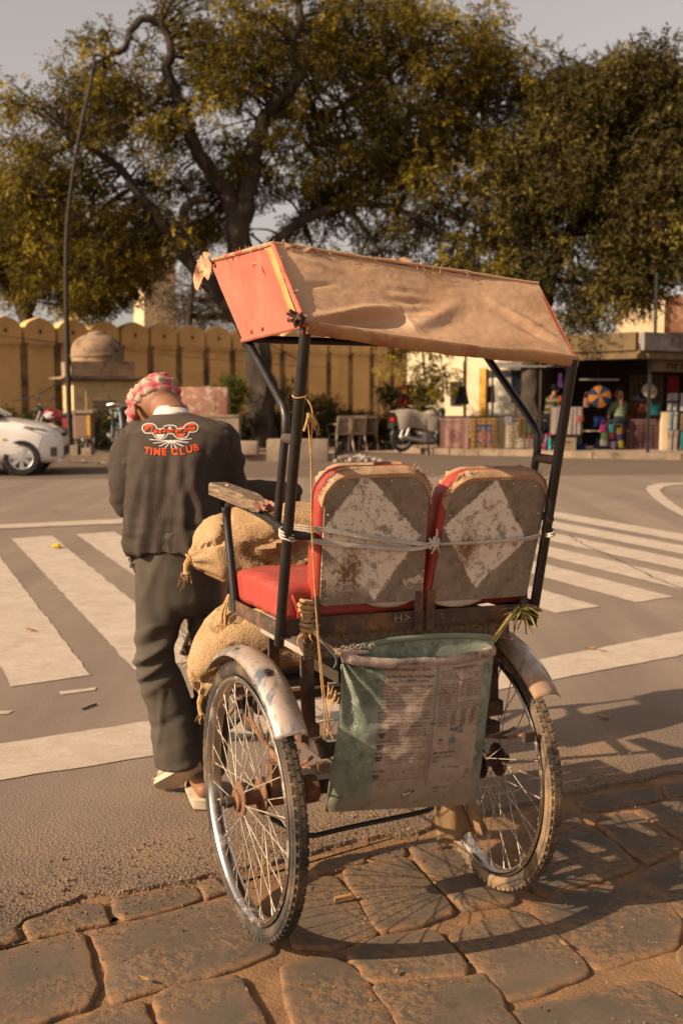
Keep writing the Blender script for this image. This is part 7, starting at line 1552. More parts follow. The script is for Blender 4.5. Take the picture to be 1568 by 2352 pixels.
b = MB(); b.tube(smoothpath([pu(528, 1370, .36), pu(520, 1395, .36), pu(517, 1430, .36), pu(521, 1452, .36)], 5), .0035, 6); vput(b.build('hanging_cord', m_twine, None), su); tuft(su, pu(521, 1452, .36), (0, 0, -1), 8)
b = MB(); b.tube(smoothpath([pu(527, 1365, .37), pu(512, 1400, .37), pu(508, 1432, .37)], 5), .005, 6); vput(b.build('hanging_cord', m_twine, None), su); tuft(su, pu(508, 1432, .37), (0, 0, -1), 11)

# ---- white cord lashed round the seat backs
m_cord = mat('white_plastic_cord', (0.52, 0.45, 0.38), rough=.55, nscale=20, nvar=.18, bump=.1)
cord = vthing('lashing_cord', (-.25, 0, 1.0), 'white plastic cord lashed across both seat backs from post to post', 'cord')
def ub(z): return -.197 - .07 * (z - .875) / .31
def onback(px, py, off=.011):
    p = pu(px, py, -.24)
    for _ in range(3): p = pu(px, py, ub(p.z) - off)
    return p
def cordline(pts, off, r=.0025, name='cord_strand'):
    P = []
    for q in pts: P.append(Vector(q) if len(q) == 3 else onback(*q, off=off))
    b = MB(); b.tube(smoothpath(P, 6), r, 6); return vput(b.build(name, m_cord, None, smooth=True), cord)
pz = 1.078; pxx = -.262
def wrapL(dz): return [(pxx + .0165 * math.cos(a), .3595 + .0165 * math.sin(a), pz + dz - .004 * i) for i, a in enumerate((.3, 1.2, 2.1, 3.0, 3.7))]
for i, (dz, ys) in enumerate(((.004, (1246, 1254, 1262, 1258)), (-.003, (1250, 1257, 1266, 1261)), (-.010, (1254, 1260, 1268, 1264)))):
    cordline(wrapL(dz) + [(690, 1232 + 3 * i), (740, ys[0] - 4), (840, ys[1] - 2), (940, ys[2] - 4), (990, ys[3] - 8)], .010 + .003 * i)
for i in range(3):
    cordline([(-.235, .345, 1.087 - .006 * i), (-.255, .300, 1.080 - .006 * i), (742, 1213 + 4 * i), (850, 1231 + 4 * i), (940, 1243 + 3 * i), (992, 1250 + 2 * i)], .008 + .003 * i)
for i, r_ in enumerate((.0036, .0030)):
    cordline([(996, 1250), (1100, 1247 - 2 * i), (1190, 1242 - 4 * i), (1240, 1232 - 5 * i)] + [(-.258 + .0165 * math.cos(a), -.3565 - .0165 * math.sin(a), 1.026 + .006 * i + .004 * j) for j, a in enumerate((3.4, 2.5, 1.6, .7))], .012 + .002 * i, r_)
kp = onback(996, 1249, .014); rg = random.Random(2)
for k in range(7):
    a = k * .9; d = Vector((0.3, math.cos(a), math.sin(a))).normalized() * .017
    b = MB(); b.tube(smoothpath([kp - d, kp + Vector((-.012, .004 * math.sin(a), .006 * math.cos(a * 2))), kp + d], 5), .0034, 6); vput(b.build('knot_loop', m_cord, None, smooth=True), cord)
for e in ((1008, 1268), (990, 1272), (1003, 1215)): cordline([(996, 1250), ((996 + e[0]) / 2 + 3, (1250 + e[1]) / 2), e], .014, .0026, 'loose_end')

# ---- jute twine hanging from the left post
tw = vthing('hanging_twine', (-.30, .30, .62), 'two strands of brown jute twine hanging from the left post', 'twine')
def twl(P, r=.0017, nm='twine_strand', rb=tw, m=None):
    b = MB(); b.tube(smoothpath(P, 7), r, 6); return vput(b.build(nm, m or m_twine, None, smooth=True), rb)
zt = 1.383; ut = -.358
twl([(ut + .0155 * math.cos(a), .3655 + .0155 * math.sin(a), zt + .006 * math.cos(a + .6)) for a in [k * .5 for k in range(13)]], nm='post_loop')
twl([pu(700, 912, -.37), pu(713, 930, -.378), pu(718, 955, -.378), pu(716, 985, -.376), pu(714, 1050, -.374), pu(717, 1200, -.365), pu(720, 1300, -.355), pu(732, 1500, -.335), pu(748, 1672, -.31)])
twl([pu(705, 948, -.378), pu(709, 985, -.376), pu(713, 1040, -.374), pu(716, 1080, -.372), pu(715, 1200, -.365), pu(722, 1330, -.350), pu(735, 1500, -.33), pu(754, 1665, -.305), pu(757, 1640, -.305), pu(762, 1612, -.30)])
for e in ((698, 990), (724, 975), (706, 972)): twl([pu(708, 950, -.38), pu((708 + e[0]) / 2 + 2, (950 + e[1]) / 2 - 2, -.384), pu(*e, -.38)], .0035, 'loose_end')
tuft(tw, pu(750, 1668, -.308), (0, 0, -1), 21); tuft(tw, pu(716, 960, -.38), (0, -.3, -1), 22); tuft(tw, pu(761, 1615, -.30), (0, -.4, 1), 23)

# ---- twine bound round the foot of the left back bracket, cord down to the bag
bd_ = vthing('twine_binding', (-.21, .262, .80), 'brown twine bound round the seat bracket at the left corner of the bag', 'twine')
cz = pu(706, 1430, -.208)
for k in range(9):
    z0 = cz.z + .050 - .0095 * k; rr = .014 + .004 * math.sin(k * 1.3); c0 = Vector((-.206, cz.y + .002 * math.sin(k), z0))
    b = MB(); b.tube([c0 + Vector((rr * math.cos(a), rr * math.sin(a), .004 * math.sin(a * 1.0 + k))) for a in [q * PI / 8 for q in range(16)]], .0048, 6, closed=True); vput(b.build('binding_turn', m_twine if k % 3 else m_burlap, None, smooth=True), bd_)
rg = random.Random(12)
for (x, y), (mx, my) in (((683, 1461), (692, 1462)), ((695, 1498), (684, 1470)), ((728, 1466), (720, 1452)), ((718, 1476), (712, 1462)), ((733, 1436), (722, 1442)), ((700, 1478), (698, 1466))):
    twl([cz, pu(mx, my, -.225), pu(x, y, -.222)], .0026, 'loose_end', bd_)
twl([cz + Vector((-.014, -.006, .0)), pu(735, 1468, -.228), pu(762, 1490, -.236), pu(782, 1502, -.246)], .0045, 'bag_tie', bd_, m_twine)
m_bluec = mat('blue_grey_cord', (0.08, 0.11, 0.12), rough=.8, nscale=40, nvar=.3, bump=.2)
twl([cz + Vector((-.014, -.004, .01)), pu(728, 1455, -.23), pu(750, 1485, -.238), pu(772, 1512, -.246), pu(770, 1530, -.25)], .003, 'bag_tie', bd_, m_bluec)
twl([pu(770, 1508, -.25), pu(772, 1522, -.252), pu(766, 1534, -.252)], .0018, 'loose_end', bd_, m_bluec)

# ---- green straw that ties the right corner of the bag
st = vthing('straw_tie', (-.23, -.27, .78), 'green and yellow straw tying the right corner of the bag to the rail', 'straw')
m_straw = mat('green_straw', (0.34, 0.36, 0.11), rough=.7, nscale=30, nvar=.35, bump=.1, spec=.3); m_strawb = mat('brown_straw', (0.25, 0.14, 0.055), rough=.9, nscale=40, nvar=.4, bump=.1)
for i in range(6): twl([pu(1128 + i * 1.5, 1468 + i, -.246), pu(1150 + i * 2, 1440 - i, -.25), pu(1178 + i, 1402 + 2 * i, -.245), pu(1188 + i * 2, 1392 + i * 2, -.225)], .0034 if i % 2 else .0026, 'straw', st, m_straw if i % 3 else m_strawb)
for i in range(46):
    k = pu(1190, 1399, -.235); a = rg.uniform(-.5, 3.5) if i % 3 else rg.uniform(-.3, .5); L_ = rg.uniform(.03, .10) * (1.0 if math.sin(a) > -.2 else .5)
    dy, dz = -math.cos(a) * .8, -abs(math.sin(a)); e = k + Vector((rg.uniform(-.03, .01), dy * L_ * .8, dz * L_ + .01)); mid = k.lerp(e, .5) + Vector((-.006, rg.uniform(-.01, .01), rg.uniform(0, .012)))
    twl([k, mid, e], rg.uniform(.0011, .0022), 'straw', st, m_straw if i % 4 == 0 else m_strawb)
for e in ((1245, 1404), (1236, 1413), (1230, 1392), (1240, 1398)): twl([pu(1190, 1396, -.235), pu((1190 + e[0]) / 2, 1394, -.24), pu(*e, -.235)], .0016, 'straw', st, m_straw)
# ================================================================== THE MAN WALKING THE RICKSHAW
def remesh(o, voxel, smooth_it=4, fac=.5):
    m = o.modifiers.new('r', 'REMESH'); m.mode = 'VOXEL'; m.voxel_size = voxel; m.adaptivity = 0
    s = o.modifiers.new('s', 'SMOOTH'); s.iterations = smooth_it; s.factor = fac
    bake(o); o.data.polygons.foreach_set('use_smooth', [True] * len(o.data.polygons)); return o
def verts_np(me):
    a = np.empty(len(me.vertices) * 3, 'f4'); me.vertices.foreach_get('co', a); return a.reshape(-1, 3)
def disp(o, fn):
    me = o.data; n = [v.normal.copy() for v in me.vertices]
    for v, nn in zip(me.vertices, n): v.co += nn * fn(v.co)
    me.update()
MR = Vector((-.53, 3.72, 0))
def pxrow(y, xl, xr, Y, hd, n=28, ex=2.4):
    c = at((xl + xr) / 2, y, Y); a = (at(xr, y, Y) - at(xl, y, Y)).x / 2; out = []
    for k in range(n):
        t = 2 * PI * k / n; cx, sx = math.cos(t), math.sin(t)
        out.append(Vector((c.x + a * math.copysign(abs(cx) ** (2 / ex), cx), c.y + hd * math.copysign(abs(sx) ** (2 / ex), sx), c.z)) - MR)
    return out
def cap_tube(b, pts, rad, n=5, seg=18):
    P = smoothpath(pts, n); m = len(P); k = (len(rad) - 1) / (m - 1)
    rs = []
    for i in range(m):
        j = i * k; q = int(min(j, len(rad) - 2)); rs.append(rad[q] + (rad[q + 1] - rad[q]) * (j - q))
    # rounded ends
    d0 = (P[0] - P[1]).normalized(); d1 = (P[-1] - P[-2]).normalized()
    P = [P[0] + d0 * rs[0] * .8, P[0] + d0 * rs[0] * .5] + P + [P[-1] + d1 * rs[-1] * .5, P[-1] + d1 * rs[-1] * .8]
    rs = [rs[0] * .35, rs[0] * .8] + rs + [rs[-1] * .8, rs[-1] * .35]
    b.tube(P, rs, seg)
def ball(b, c, r, sc=(1, 1, 1), rot=None, seg=16):
    rows = []
    for i in range(1, seg // 2 + 4):
        th = PI * i / (seg // 2 + 4); rows.append([Vector((sc[0] * r * math.sin(th) * math.cos(2 * PI * k / seg), sc[1] * r * math.sin(th) * math.sin(2 * PI * k / seg), sc[2] * r * math.cos(th))) for k in range(seg)])
    rows = [[(rot @ v if rot else v) + Vector(c) for v in r_] for r_ in rows]
    b.rings(rows, cap0=True, cap1=True)
P_ = lambda px, py, Y: at(px, py, Y) - MR
m_skin = mat('brown_skin', (0.235, 0.105, 0.055), rough=.55, nscale=12, nvar=.15, bump=.1, bscale=150, bdist=.002, spec=.4)
sh_l, sh_r = P_(312, 1000, 3.83), P_(512, 998, 3.86)
el_l, el_r = P_(289, 1152, 3.765), P_(536, 1142, 3.86)
wr_l, wr_r = VW(1.155, .268, 1.035) - MR, VW(1.13, -.215, 1.025) - MR
gr_l, gr_r = VW(1.19, .264, 1.008) - MR, VW(1.175, -.2105, .998) - MR
hip_l, hip_r = P_(372, 1330, 3.74), P_(470, 1330, 3.78)
kn_l, kn_r = P_(362, 1512, 3.72), P_(478, 1530, 3.83)
an_l, an_r = P_(418, 1742, 3.665), P_(478, 1790, 3.70)
toe_l = P_(376, 1800, 3.745); heel_l = P_(446, 1758, 3.655)
fw = Vector((-.30, .954, 0)); heel_r = gp(470, 1838, .03) - MR; toe_r = heel_r + fw * .22
# --- body (one continuous skin)
b = MB()
rows = [pxrow(y, l + 12, r - 12, Y, hd - .02) for y, l, r, Y, hd in ((1330, 318, 505, 3.74, .115), (1230, 306, 508, 3.74, .11), (1150, 302, 510, 3.76, .115), (1060, 296, 526, 3.80, .12), (1000, 298, 532, 3.84, .10), (975, 325, 500, 3.86, .085))]
b.rings(rows, cap0=True, cap1=True)
nk0, nk1, hd_c = P_(398, 962, 3.86), P_(382, 938, 3.90), P_(362, 928, 3.955)
cap_tube(b, [nk0, nk1, hd_c], [.062, .056, .06])
fdir = Vector((-.35, .72, -.60)).normalized(); hup = (Vector((-.12, .35, .9)) - fdir * Vector((-.12, .35, .9)).dot(fdir)).normalized(); hright = fdir.cross(hup)
HM = Matrix((hright, fdir, hup)).transposed()
def hp(x, y, z): return hd_c + HM @ Vector((x, y, z))
ball(b, hp(0, 0, .01), .092, (.83, 1.06, 1.05), HM, 24); ball(b, hp(0, .035, -.055), .062, (.85, .95, 1.0), HM); ball(b, hp(0, .055, -.085), .032, (1, .9, .8), HM)
ball(b, hp(0, .105, -.018), .014, (.8, 1, 1.9), HM); ball(b, hp(0, .118, -.034), .014, (1.15, 1, .8), HM)
ball(b, hp(0, .094, -.064), .016, (1.4, .6, .35), HM); ball(b, hp(0, .094, -.075), .015, (1.2, .6, .4), HM)
for s in (1, -1):
    ball(b, hp(s * .032, .088, .006), .020, (1.3, .7, .5), HM)
    er = hp(s * .090, -.016, -.040); m_ = HM @ Matrix.Rotation(s * R(22), 3, 'Z'); ball(b, er, .030, (.28, .62, 1.0), m_)
for sh, el, wr in ((sh_l, el_l, wr_l), (sh_r, el_r, wr_r)):
    cap_tube(b, [sh, sh.lerp(el, .5), el], [.05, .046, .038]); cap_tube(b, [el, el.lerp(wr, .5), wr], [.038, .036, .026])
for hip, kn, an in ((hip_l, kn_l, an_l), (hip_r, kn_r, an_r)):
    cap_tube(b, [hip, kn], [.08, .052], 6); cap_tube(b, [kn, kn.lerp(an, .4) + Vector((0, .03, 0)), an], [.046, .040, .029])
for an, heel, toe in ((an_l, heel_l, toe_l), (an_r, heel_r, toe_r)):
    up = Vector((-.25, .85, .5)) if toe is toe_l else Vector((0, 0, 1)); d = (toe - heel).normalized(); n_ = (up - d * up.dot(d)).normalized()
    cap_tube(b, [an, heel.lerp(an, .35) + n_ * .005], [.032, .030], 3); cap_tube(b, [heel + n_ * .032, heel.lerp(toe, .5) + n_ * .034, toe + n_ * .016], [.028, .033, .020], 4)
    sd_ = d.cross(n_)
    for k in range(5): ball(b, toe + d * (.018 - .007 * abs(k - 1.2)) + sd_ * (.018 * (k - 2)) * (.9) + n_ * .012, .0105 if k else .013, (1, 1, .9))
for sgn, wr, g in ((1, wr_l, gr_l), (-1, wr_r, gr_r)):
    ga = (VW(1.235, .263, 1.0095) - VW(1.13, .265, 1.004)).normalized()                   # along the grip
    pal = g - ga * .005 + Vector((0, 0, .024)); cap_tube(b, [wr, pal], [.026, .028], 3); ball(b, pal, .036, (1.05, 1.15, .55))
    side = ga.cross(Vector((0, 0, 1))).normalized() * sgn
    for k in range(4):
        base = g + ga * (.032 - .020 * k); Lf = (1.0, 1.08, 1.0, .84)[k]
        pts = [base + side * -.012 + Vector((0, 0, .026)), base + side * .020 * Lf + Vector((0, 0, .022)), base + side * .030 * Lf + Vector((0, 0, -.002)), base + side * .016 * Lf + Vector((0, 0, -.023)), base + side * -.008 + Vector((0, 0, -.024))]
        cap_tube(b, pts, [.0095, .0092, .0088, .008, .007], 4, 10)
    cap_tube(b, [g - side * .018 + ga * -.02 + Vector((0, 0, .018)), g - side * .028 + ga * .008 + Vector((0, 0, .002)), g - side * .014 + ga * .030 + Vector((0, 0, -.018))], [.012, .0105, .009], 4, 10)
man = b.build('person', m_skin); remesh(man, .0058, 3)
man.location = MR; tag(man, 'man in dark pinstripe shirt and checked pink headscarf, bent forward, walking the rickshaw', 'person')
for s in (1, -1):
    b = MB(); ball(b, hp(s * .031, .0935, .002), .0105); b.build('eye', mat('eye_white', (.6, .55, .5), rough=.2, bump=0), man, smooth=True)

# --- shirt
b = MB()
TS = [(1262, 303, 500, 3.725, .135), (1235, 303, 506, 3.73, .135), (1200, 300, 511, 3.735, .13), (1150, 298, 513, 3.75, .13), (1100, 297, 520, 3.765, .132), (1050, 294, 530, 3.79, .132), (1015, 291, 538, 3.815, .122), (995, 296, 536, 3.83, .110), (980, 310, 522, 3.84, .100), (968, 328, 498, 3.852, .088), (957, 345, 466, 3.862, .078), (949, 360, 436, 3.868, .070)]
b.rings([pxrow(*q) for q in TS], cap0=True, cap1=True)
cap_tube(b, [sh_l + Vector((.012, 0, -.005)), sh_l.lerp(el_l, .33) + Vector((-.010, -.01, 0)), sh_l.lerp(el_l, .68) + Vector((-.008, -.014, 0)), el_l], [.066, .066, .060, .058]); cap_tube(b, [el_l, el_l.lerp(wr_l, .5), wr_l], [.058, .054, .042])
cap_tube(b, [sh_r + Vector((-.012, 0, -.005)), sh_r.lerp(el_r, .33) + Vector((.000, -.005, .0)), sh_r.lerp(el_r, .68) + Vector((.0, -.008, 0)), el_r], [.062, .060, .055, .055]); cap_tube(b, [el_r, el_r.lerp(wr_r, .5), wr_r], [.058, .054, .042])
shirt = b.build('shirt', None, man); remesh(shirt, .0075, 3)
sway = at(405, 1100, 3.76) - MR
def segd(p, a, c):
    t = max(0, min(1, (p - a).dot(c - a) / (c - a).length_squared)); q = a.lerp(c, t); return (p - q).length, t, q
def arm_of(p):
    best = None
    for sh, el, wr in ((sh_l, el_l, wr_l), (sh_r, el_r, wr_r)):
        for a, c in ((sh, el), (el, wr)):
            d, t, q = segd(p, a, c)
            if best is None or d < best[0]: best = (d, t, q, a, c)
    return best
def in_torso(p):
    k = (p.x - (sway.x)) / .165; return abs(k) < 1.0 and p.y < .16
sv, yk, lay = [], [], []
for v in shirt.data.vertices:
    p = v.co; d, t, q, a, c = arm_of(p)
    xr_ = (p.x - sway.x)
    lim = .150 + .02 * (p.z > 1.15)
    arm = abs(xr_) > lim and d < .085 or (p.y > .13 and d < .075)
    if arm:
        ax = (c - a).normalized(); u = Vector((0, 1, 0)); u = (u - ax * u.dot(ax)).normalized(); w = ax.cross(u); e = p - q; sv.append(.058 * math.atan2(e.dot(w), e.dot(u)) + 3.0)
    else: sv.append(.215 * math.atan2(xr_ / 1.55, -(p.y - .05) + .0) if p.y < .05 else xr_)
    yl = 1.276 - 1.1 * (xr_ - .0) ** 2 if not arm else 9
    yk.append(1.0 if p.z > yl else 0.0); lay.append(arm)
def shirt_fold(i_p):
    p = i_p; x = p.x - sway.x; z = p.z
    low = max(0, min(1, (1.27 - z) / .12)); f = 0.0
    f += .026 * low * nz(x * 13 + (z - 1.1) * 2.0 * (1 if x > 0 else -1), z * 2.2, 1.5)
    f += .009 * low * nz(x * 26 - z * 5, z * 3.5, 7)
    f += .0075 * math.exp(-((z - .95 - .25 * (x - .02)) / .05) ** 2) * nz(x * 9, z * 34, 3) * 1.6
    f += .006 * math.exp(-((z - 1.0 + .4 * x) / .03) ** 2) * (x > .0)
    for x0, sl, w, am in ((-.075, .10, .016, .011), (.035, -.12, .018, .013), (.085, -.22, .016, .010), (-.115, .16, .014, .009)): f += am * low * math.exp(-((x - x0 - sl * (z - 1.05)) / w) ** 2) * max(0, min(1, (1.20 - z) / .12))
    f -= .009 * math.exp(-((x + .02 - .05 * (z - 1.0)) / .022) ** 2) * low
    f += .003 * nz(x * 40, z * 24, 9) * low
    return f
def arm_fold(p):
    d, t, q, a, c = arm_of(p); return .007 * nz(p.x * 10, p.y * 10, p.z * 34) + .005 * nz(p.x * 20 + p.z * 22, p.y * 20, p.z * 8)
me = shirt.data; ns = [v.normal.copy() for v in me.vertices]
for v, n_, ar in zip(me.vertices, ns, lay): v.co += n_ * (arm_fold(v.co) if ar else shirt_fold(v.co))
me.update()
at_ = me.attributes.new('stripe', 'FLOAT', 'POINT'); at_.data.foreach_set('value', sv); ay_ = me.attributes.new('yoke', 'FLOAT', 'POINT'); ay_.data.foreach_set('value', yk)
def shirt_mat():
    m = mat('pinstripe_cotton', (0.032, 0.0235, 0.0185), rough=.9, nscale=12, nvar=.16, bump=.25, bscale=240, bdist=.002, spec=.15)
    t = NT(m); base = base_socket(m); s = t.attr('stripe'); y = t.attr('yoke'); P = t.coord('Object')
    f = t.math('FRACT', t.math('MULTIPLY', s, 235.0)); tri = t.math('ABSOLUTE', t.math('SUBTRACT', f, .5))
    ln = t.rng(tri, .13, .24, 1.0, 0.0); ln = t.math('MULTIPLY', ln, t.math('SUBTRACT', 1.0, y)); ln = t.math('MULTIPLY', ln, t.rng(t.noise(P, 20.0), .3, .7, .45, .9))
    c = t.mix(y, base, t.mix(t.noise(P, 30.0), (0.065, 0.048, 0.037), (0.09, 0.067, 0.052)))
    t.base(t.mix(ln, c, (0.13, 0.10, 0.078))); return m
me.materials.clear(); me.materials.append(shirt_mat())
# white under-collar
b = MB(); cc = P_(396, 948, 3.866); rows = []
for i in range(25):
    a = PI * (1.0 + .12) + (PI * (1 - .24)) * i / 24; rx, ry = .060, .058; d = Vector((math.cos(a) * rx, math.sin(a) * ry, 0)); lean = .035 * max(0, -math.sin(a)); 
    base = cc + d; top = cc + d * .86 + Vector((-.004, .010, (.010 + lean * .42))); out = cc + d * 1.10 + Vector((0, -.004, -.006 - .004 * math.sin(a * 2)))
    rows.append([base * 1.0 + (d.normalized() * -.006), top, top + d.normalized() * .005 + Vector((0, 0, .001)), out + Vector((0, 0, .006)), out])
b.rings(rows, close_u=False); col = b.build('collar', mat('white_collar', (.60, .54, .49), rough=.85, nscale=20, nvar=.06, bump=.1), man, smooth=True)

# --- printed emblem on the back of the shirt
dg_bvh = BVHTree.FromPolygons([v.co + MR for v in me.vertices], [tuple(p.vertices) for p in me.polygons])
def on_shirt(px, py):
    d = sight(px, py).normalized(); h = dg_bvh.ray_cast(Vector((0, 0, CAM_H)), d)
    if h[0] is None: return at(px, py, 3.7) - MR
    return h[0] + h[1] * .0022 - MR
z4 = lambda x, y: ((380 + x / 4.126) / 1.5306, (1300 + y / 4.126) / 1.5306)
z2 = lambda x, y: ((350 + x / 2.613) / 1.5306, (1300 + y / 2.613) / 1.5306)
m_orange = mat('orange_embroidery', (0.52, 0.062, 0.014), rough=.8, nscale=60, nvar=.25, bump=.4, bscale=300, bdist=.002); m_whiteth = mat('white_embroidery', (0.55, 0.49, 0.43), rough=.8, nscale=60, nvar=.2, bump=.4, bscale=300, bdist=.002)
ps = Print(lambda x, y: on_shirt(x, y))
def letters(m, items, zz, hgt, shear=0, bold=.02):
    for ch, x, y, rot in items:
        V, F = text_mesh(ch, shear, bold); x0 = (min(v.x for v in V) + max(v.x for v in V)) / 2; y0 = (min(v.y for v in V) + max(v.y for v in V)) / 2
        ca, sa = math.cos(R(rot)), math.sin(R(rot)); k = hgt / .70
        ps.buf(m).add([ps.fn(*zz(x + ((v.x - x0) * ca - (v.y - y0) * sa) * k, y - ((v.x - x0) * sa + (v.y - y0) * ca) * k)) for v in V], F)
letters(m_orange, [('T', 440, 745, -8), ('I', 480, 750, -6), ('M', 531, 755, -3), ('E', 596, 755, 0), ('C', 690, 752, 0), ('L', 762, 752, 8), ('U', 826, 733, 12), ('B', 888, 715, 16)], z2, 62, 0, .035)
letters(m_orange, [('P', 562, 866, 5), ('l', 642, 866, 3), ('e', 690, 897, 0), ('a', 752, 900, 0), ('s', 818, 885, 0), ('u', 880, 888, 0), ('r', 938, 892, 0), ('e', 1000, 890, 0), ('T', 1062, 873, 4), ('i', 1114, 875, 5), ('m', 1172, 872, 5), ('e', 1240, 858, 6)], z4, 78, .3, .03)
loop = [(500, 850), (520, 810), (570, 788), (640, 790), (690, 815), (715, 858), (790, 860), (810, 835), (850, 815), (920, 812), (980, 825), (1010, 862), (1090, 855), (1120, 810), (1180, 778), (1240, 775), (1295, 810), (1305, 850), (1280, 895), (1230, 910), (1180, 910), (1165, 950), (1130, 985), (1070, 1000), (1000, 990), (960, 955), (940, 935), (870, 935), (850, 970), (800, 1000), (740, 1005), (690, 980), (660, 940), (650, 925), (560, 925), (520, 900), (500, 850)]
lp = [z4(p.x, p.y) for p in smoothpath([(x, y, 0) for x, y in loop], 4)]; ps.stroke(m_whiteth, lp, 2.1, 1.0)
for pl_ in ([(525, 832), (545, 805), (580, 796), (625, 797), (665, 826), (600, 838)], [(1128, 822), (1160, 792), (1200, 782), (1245, 786), (1268, 812), (1200, 822)], [(985, 938), (1050, 930), (1128, 930), (1112, 962), (1075, 982), (1035, 982), (1000, 962)]): ps.poly(m_orange, [z4(*q) for q in pl_])
ps.poly(m_whiteth, [z4(*q) for q in [(688, 940), (760, 942), (832, 940), (815, 972), (782, 992), (745, 994), (712, 974)]])
ps.poly(m_whiteth, [z4(900 + (34 if k % 2 == 0 else 14) * math.sin(k * PI / 5), 852 - (34 if k % 2 == 0 else 14) * math.cos(k * PI / 5)) for k in range(10)])
for q in ((610, 1015), (660, 1070), (745, 1115), (835, 1135), (925, 1150), (1005, 1145), (1095, 1115), (1165, 1060), (1215, 1005)): ps.stroke(m_whiteth, [z4(915 + (q[0] - 915) * k / 8, 1038 + (q[1] - 1038) * k / 8) for k in range(9)], 1.9, 1.0)
ps.poly(m_whiteth, [z4(912 + 24 * math.cos(k), 1040 + 18 * math.sin(k)) for k in [i * PI / 5 for i in range(10)]])
for nm, (mb, m) in ps.mb.items(): 
    o = mb.build('embroidery', m, shirt, fix=False); o['kind'] = 'stuff'

# --- trousers
b = MB()
b.rings([pxrow(*q) for q in ((1215, 312, 502, 3.735, .118), (1260, 308, 506, 3.735, .125), (1320, 312, 506, 3.74, .125), (1375, 316, 508, 3.745, .115), (1405, 322, 505, 3.75, .09))], cap0=True, cap1=True)
b.rings([pxrow(*q) for q in ((1330, 313, 436, 3.735, .105), (1400, 316, 430, 3.725, .098), (1450, 316, 412, 3.715, .088), (1490, 313, 398, 3.705, .082), (1523, 311, 402, 3.705, .080), (1560, 320, 422, 3.71, .082), (1600, 334, 436, 3.71, .080), (1652, 345, 450, 3.70, .082), (1700, 352, 456, 3.68, .085), (1735, 358, 459, 3.655, .088), (1757, 362, 459, 3.64, .090))], cap0=True, cap1=True)
b.rings([pxrow(*q) for q in ((1330, 420, 508, 3.77, .10), (1400, 428, 512, 3.79, .092), (1460, 442, 520, 3.81, .082), (1530, 446, 522, 3.82, .078), (1600, 446, 524, 3.80, .078), (1680, 448, 526, 3.76, .080), (1740, 448, 522, 3.73, .084), (1778, 446, 518, 3.71, .086))], cap0=True, cap1=True)
tr = b.build('trousers', None, man); remesh(tr, .0085, 3)
kz = kn_l.z
def tfold(p):
    f = .008 * nz(p.x * 12, p.z * 2.2, p.y * 6) + .003 * nz(p.x * 7 + p.z * 9, p.z * 9, p.y * 7) + .003 * nz(p.x * 26, p.z * 10, 4)
    left = p.x < .06 if p.z < .62 else True
    for z0, sl, w, a in ((.525, .55, .010, .012), (.49, .35, .011, -.011), (.47, .75, .011, .010), (.44, .4, .013, -.008), (.405, .6, .015, .006), (.565, .5, .018, -.010), (.62, .8, .02, .008), (.33, -.5, .02, .007), (.27, .5, .018, -.007)):
        if p.z < .62: f += a * math.exp(-((p.z - z0 - sl * (p.x + .09)) / w) ** 2) * (1 if left else .7)
    f += .010 * math.exp(-((p.x + .09 - .45 * (p.z - .8)) / .018) ** 2) * max(0, min(1, (p.z - .5) / .2)) * .5
    f += .006 * math.exp(-((p.x + .068 + .08 * (.4 - p.z)) / .008) ** 2) * (p.z < .40)
    f += .005 * math.exp(-((p.z - .20 - .3 * (p.x + .03)) / .018) ** 2) - .004 * math.exp(-((p.z - .165 - .2 * p.x) / .012) ** 2)
    f += .006 * nz(p.x * 8 + p.z * 6, p.z * 20, 6) * (p.z < .35)
    return f
_n = [v.normal.copy() for v in tr.data.vertices]
for _v, _q in zip(tr.data.vertices, _n): _v.co += _q * tfold(_v.co) * (.22 + .78 * max(0.0, -_q.y, -_q.x * .6))
tr.data.update()
m_trous = mat('grey_brown_twill', (0.074, 0.060, 0.046), rough=.9, nscale=7, nvar=.14, bump=.25, bscale=260, bdist=.002, spec=.15, stains=[((0.10, 0.082, 0.064), 4, .52, .7)])
tr.data.materials.append(m_trous)
b = MB(); b.tube(smoothpath([P_(306, 1262, 3.72), P_(302, 1290, 3.70), P_(312, 1312, 3.68)], 5), [.006, .012, .006] * 3 + [.006, .006], 8); b.build('side_pocket', m_trous, tr, smooth=True)

# --- headscarf: a cap with loose twisted turns
b = MB(); ball(b, hp(0, -.008, .022), .088, (.90, 1.06, .86), HM, 26)
for k, (tilt, z, r, th, yo) in enumerate(((8, .000, .086, .015, 0), (16, .012, .089, .018, .0), (3, .028, .089, .019, -.004), (-10, .043, .080, .020, -.002), (22, .052, .062, .020, -.01), (-4, .064, .044, .020, -.006))):
    pts = []
    for i in range(28):
        a = 2 * PI * i / 28; v = Vector((r * .88 * math.cos(a), r * 1.10 * math.sin(a) + yo, z + math.tan(R(tilt)) * r * (math.cos(a) * .6 - math.sin(a) * .35) + .004 * nz(i * .6, k)))
        pts.append(hp(*v))
    rs = [th * (.62 + .16 * nz(i * .5, k * 3)) for i in range(28)]; b.tube(pts, rs, 10, closed=True)
ball(b, hp(-.062, .035, .045), .040, (.9, 1.3, 1.0), HM); ball(b, hp(-.080, .060, -.006), .030, (.7, 1.2, 1.3), HM)
scarf = b.build('headscarf', None, man); remesh(scarf, .0046, 1)
disp(scarf, lambda p: .010 * nz(p.x * 12, p.y * 12, p.z * 58 + p.x * 25) + .004 * nz(p.x * 16 + p.z * 90, p.y * 20, 5))
ci = HM.transposed()
uvw = []
for v in scarf.data.vertices:
    q = ci @ (v.co - hd_c); a = math.atan2(q.x, -q.y); uvw.append((a * .10, q.z + .25 * q.x * .4, q.y))
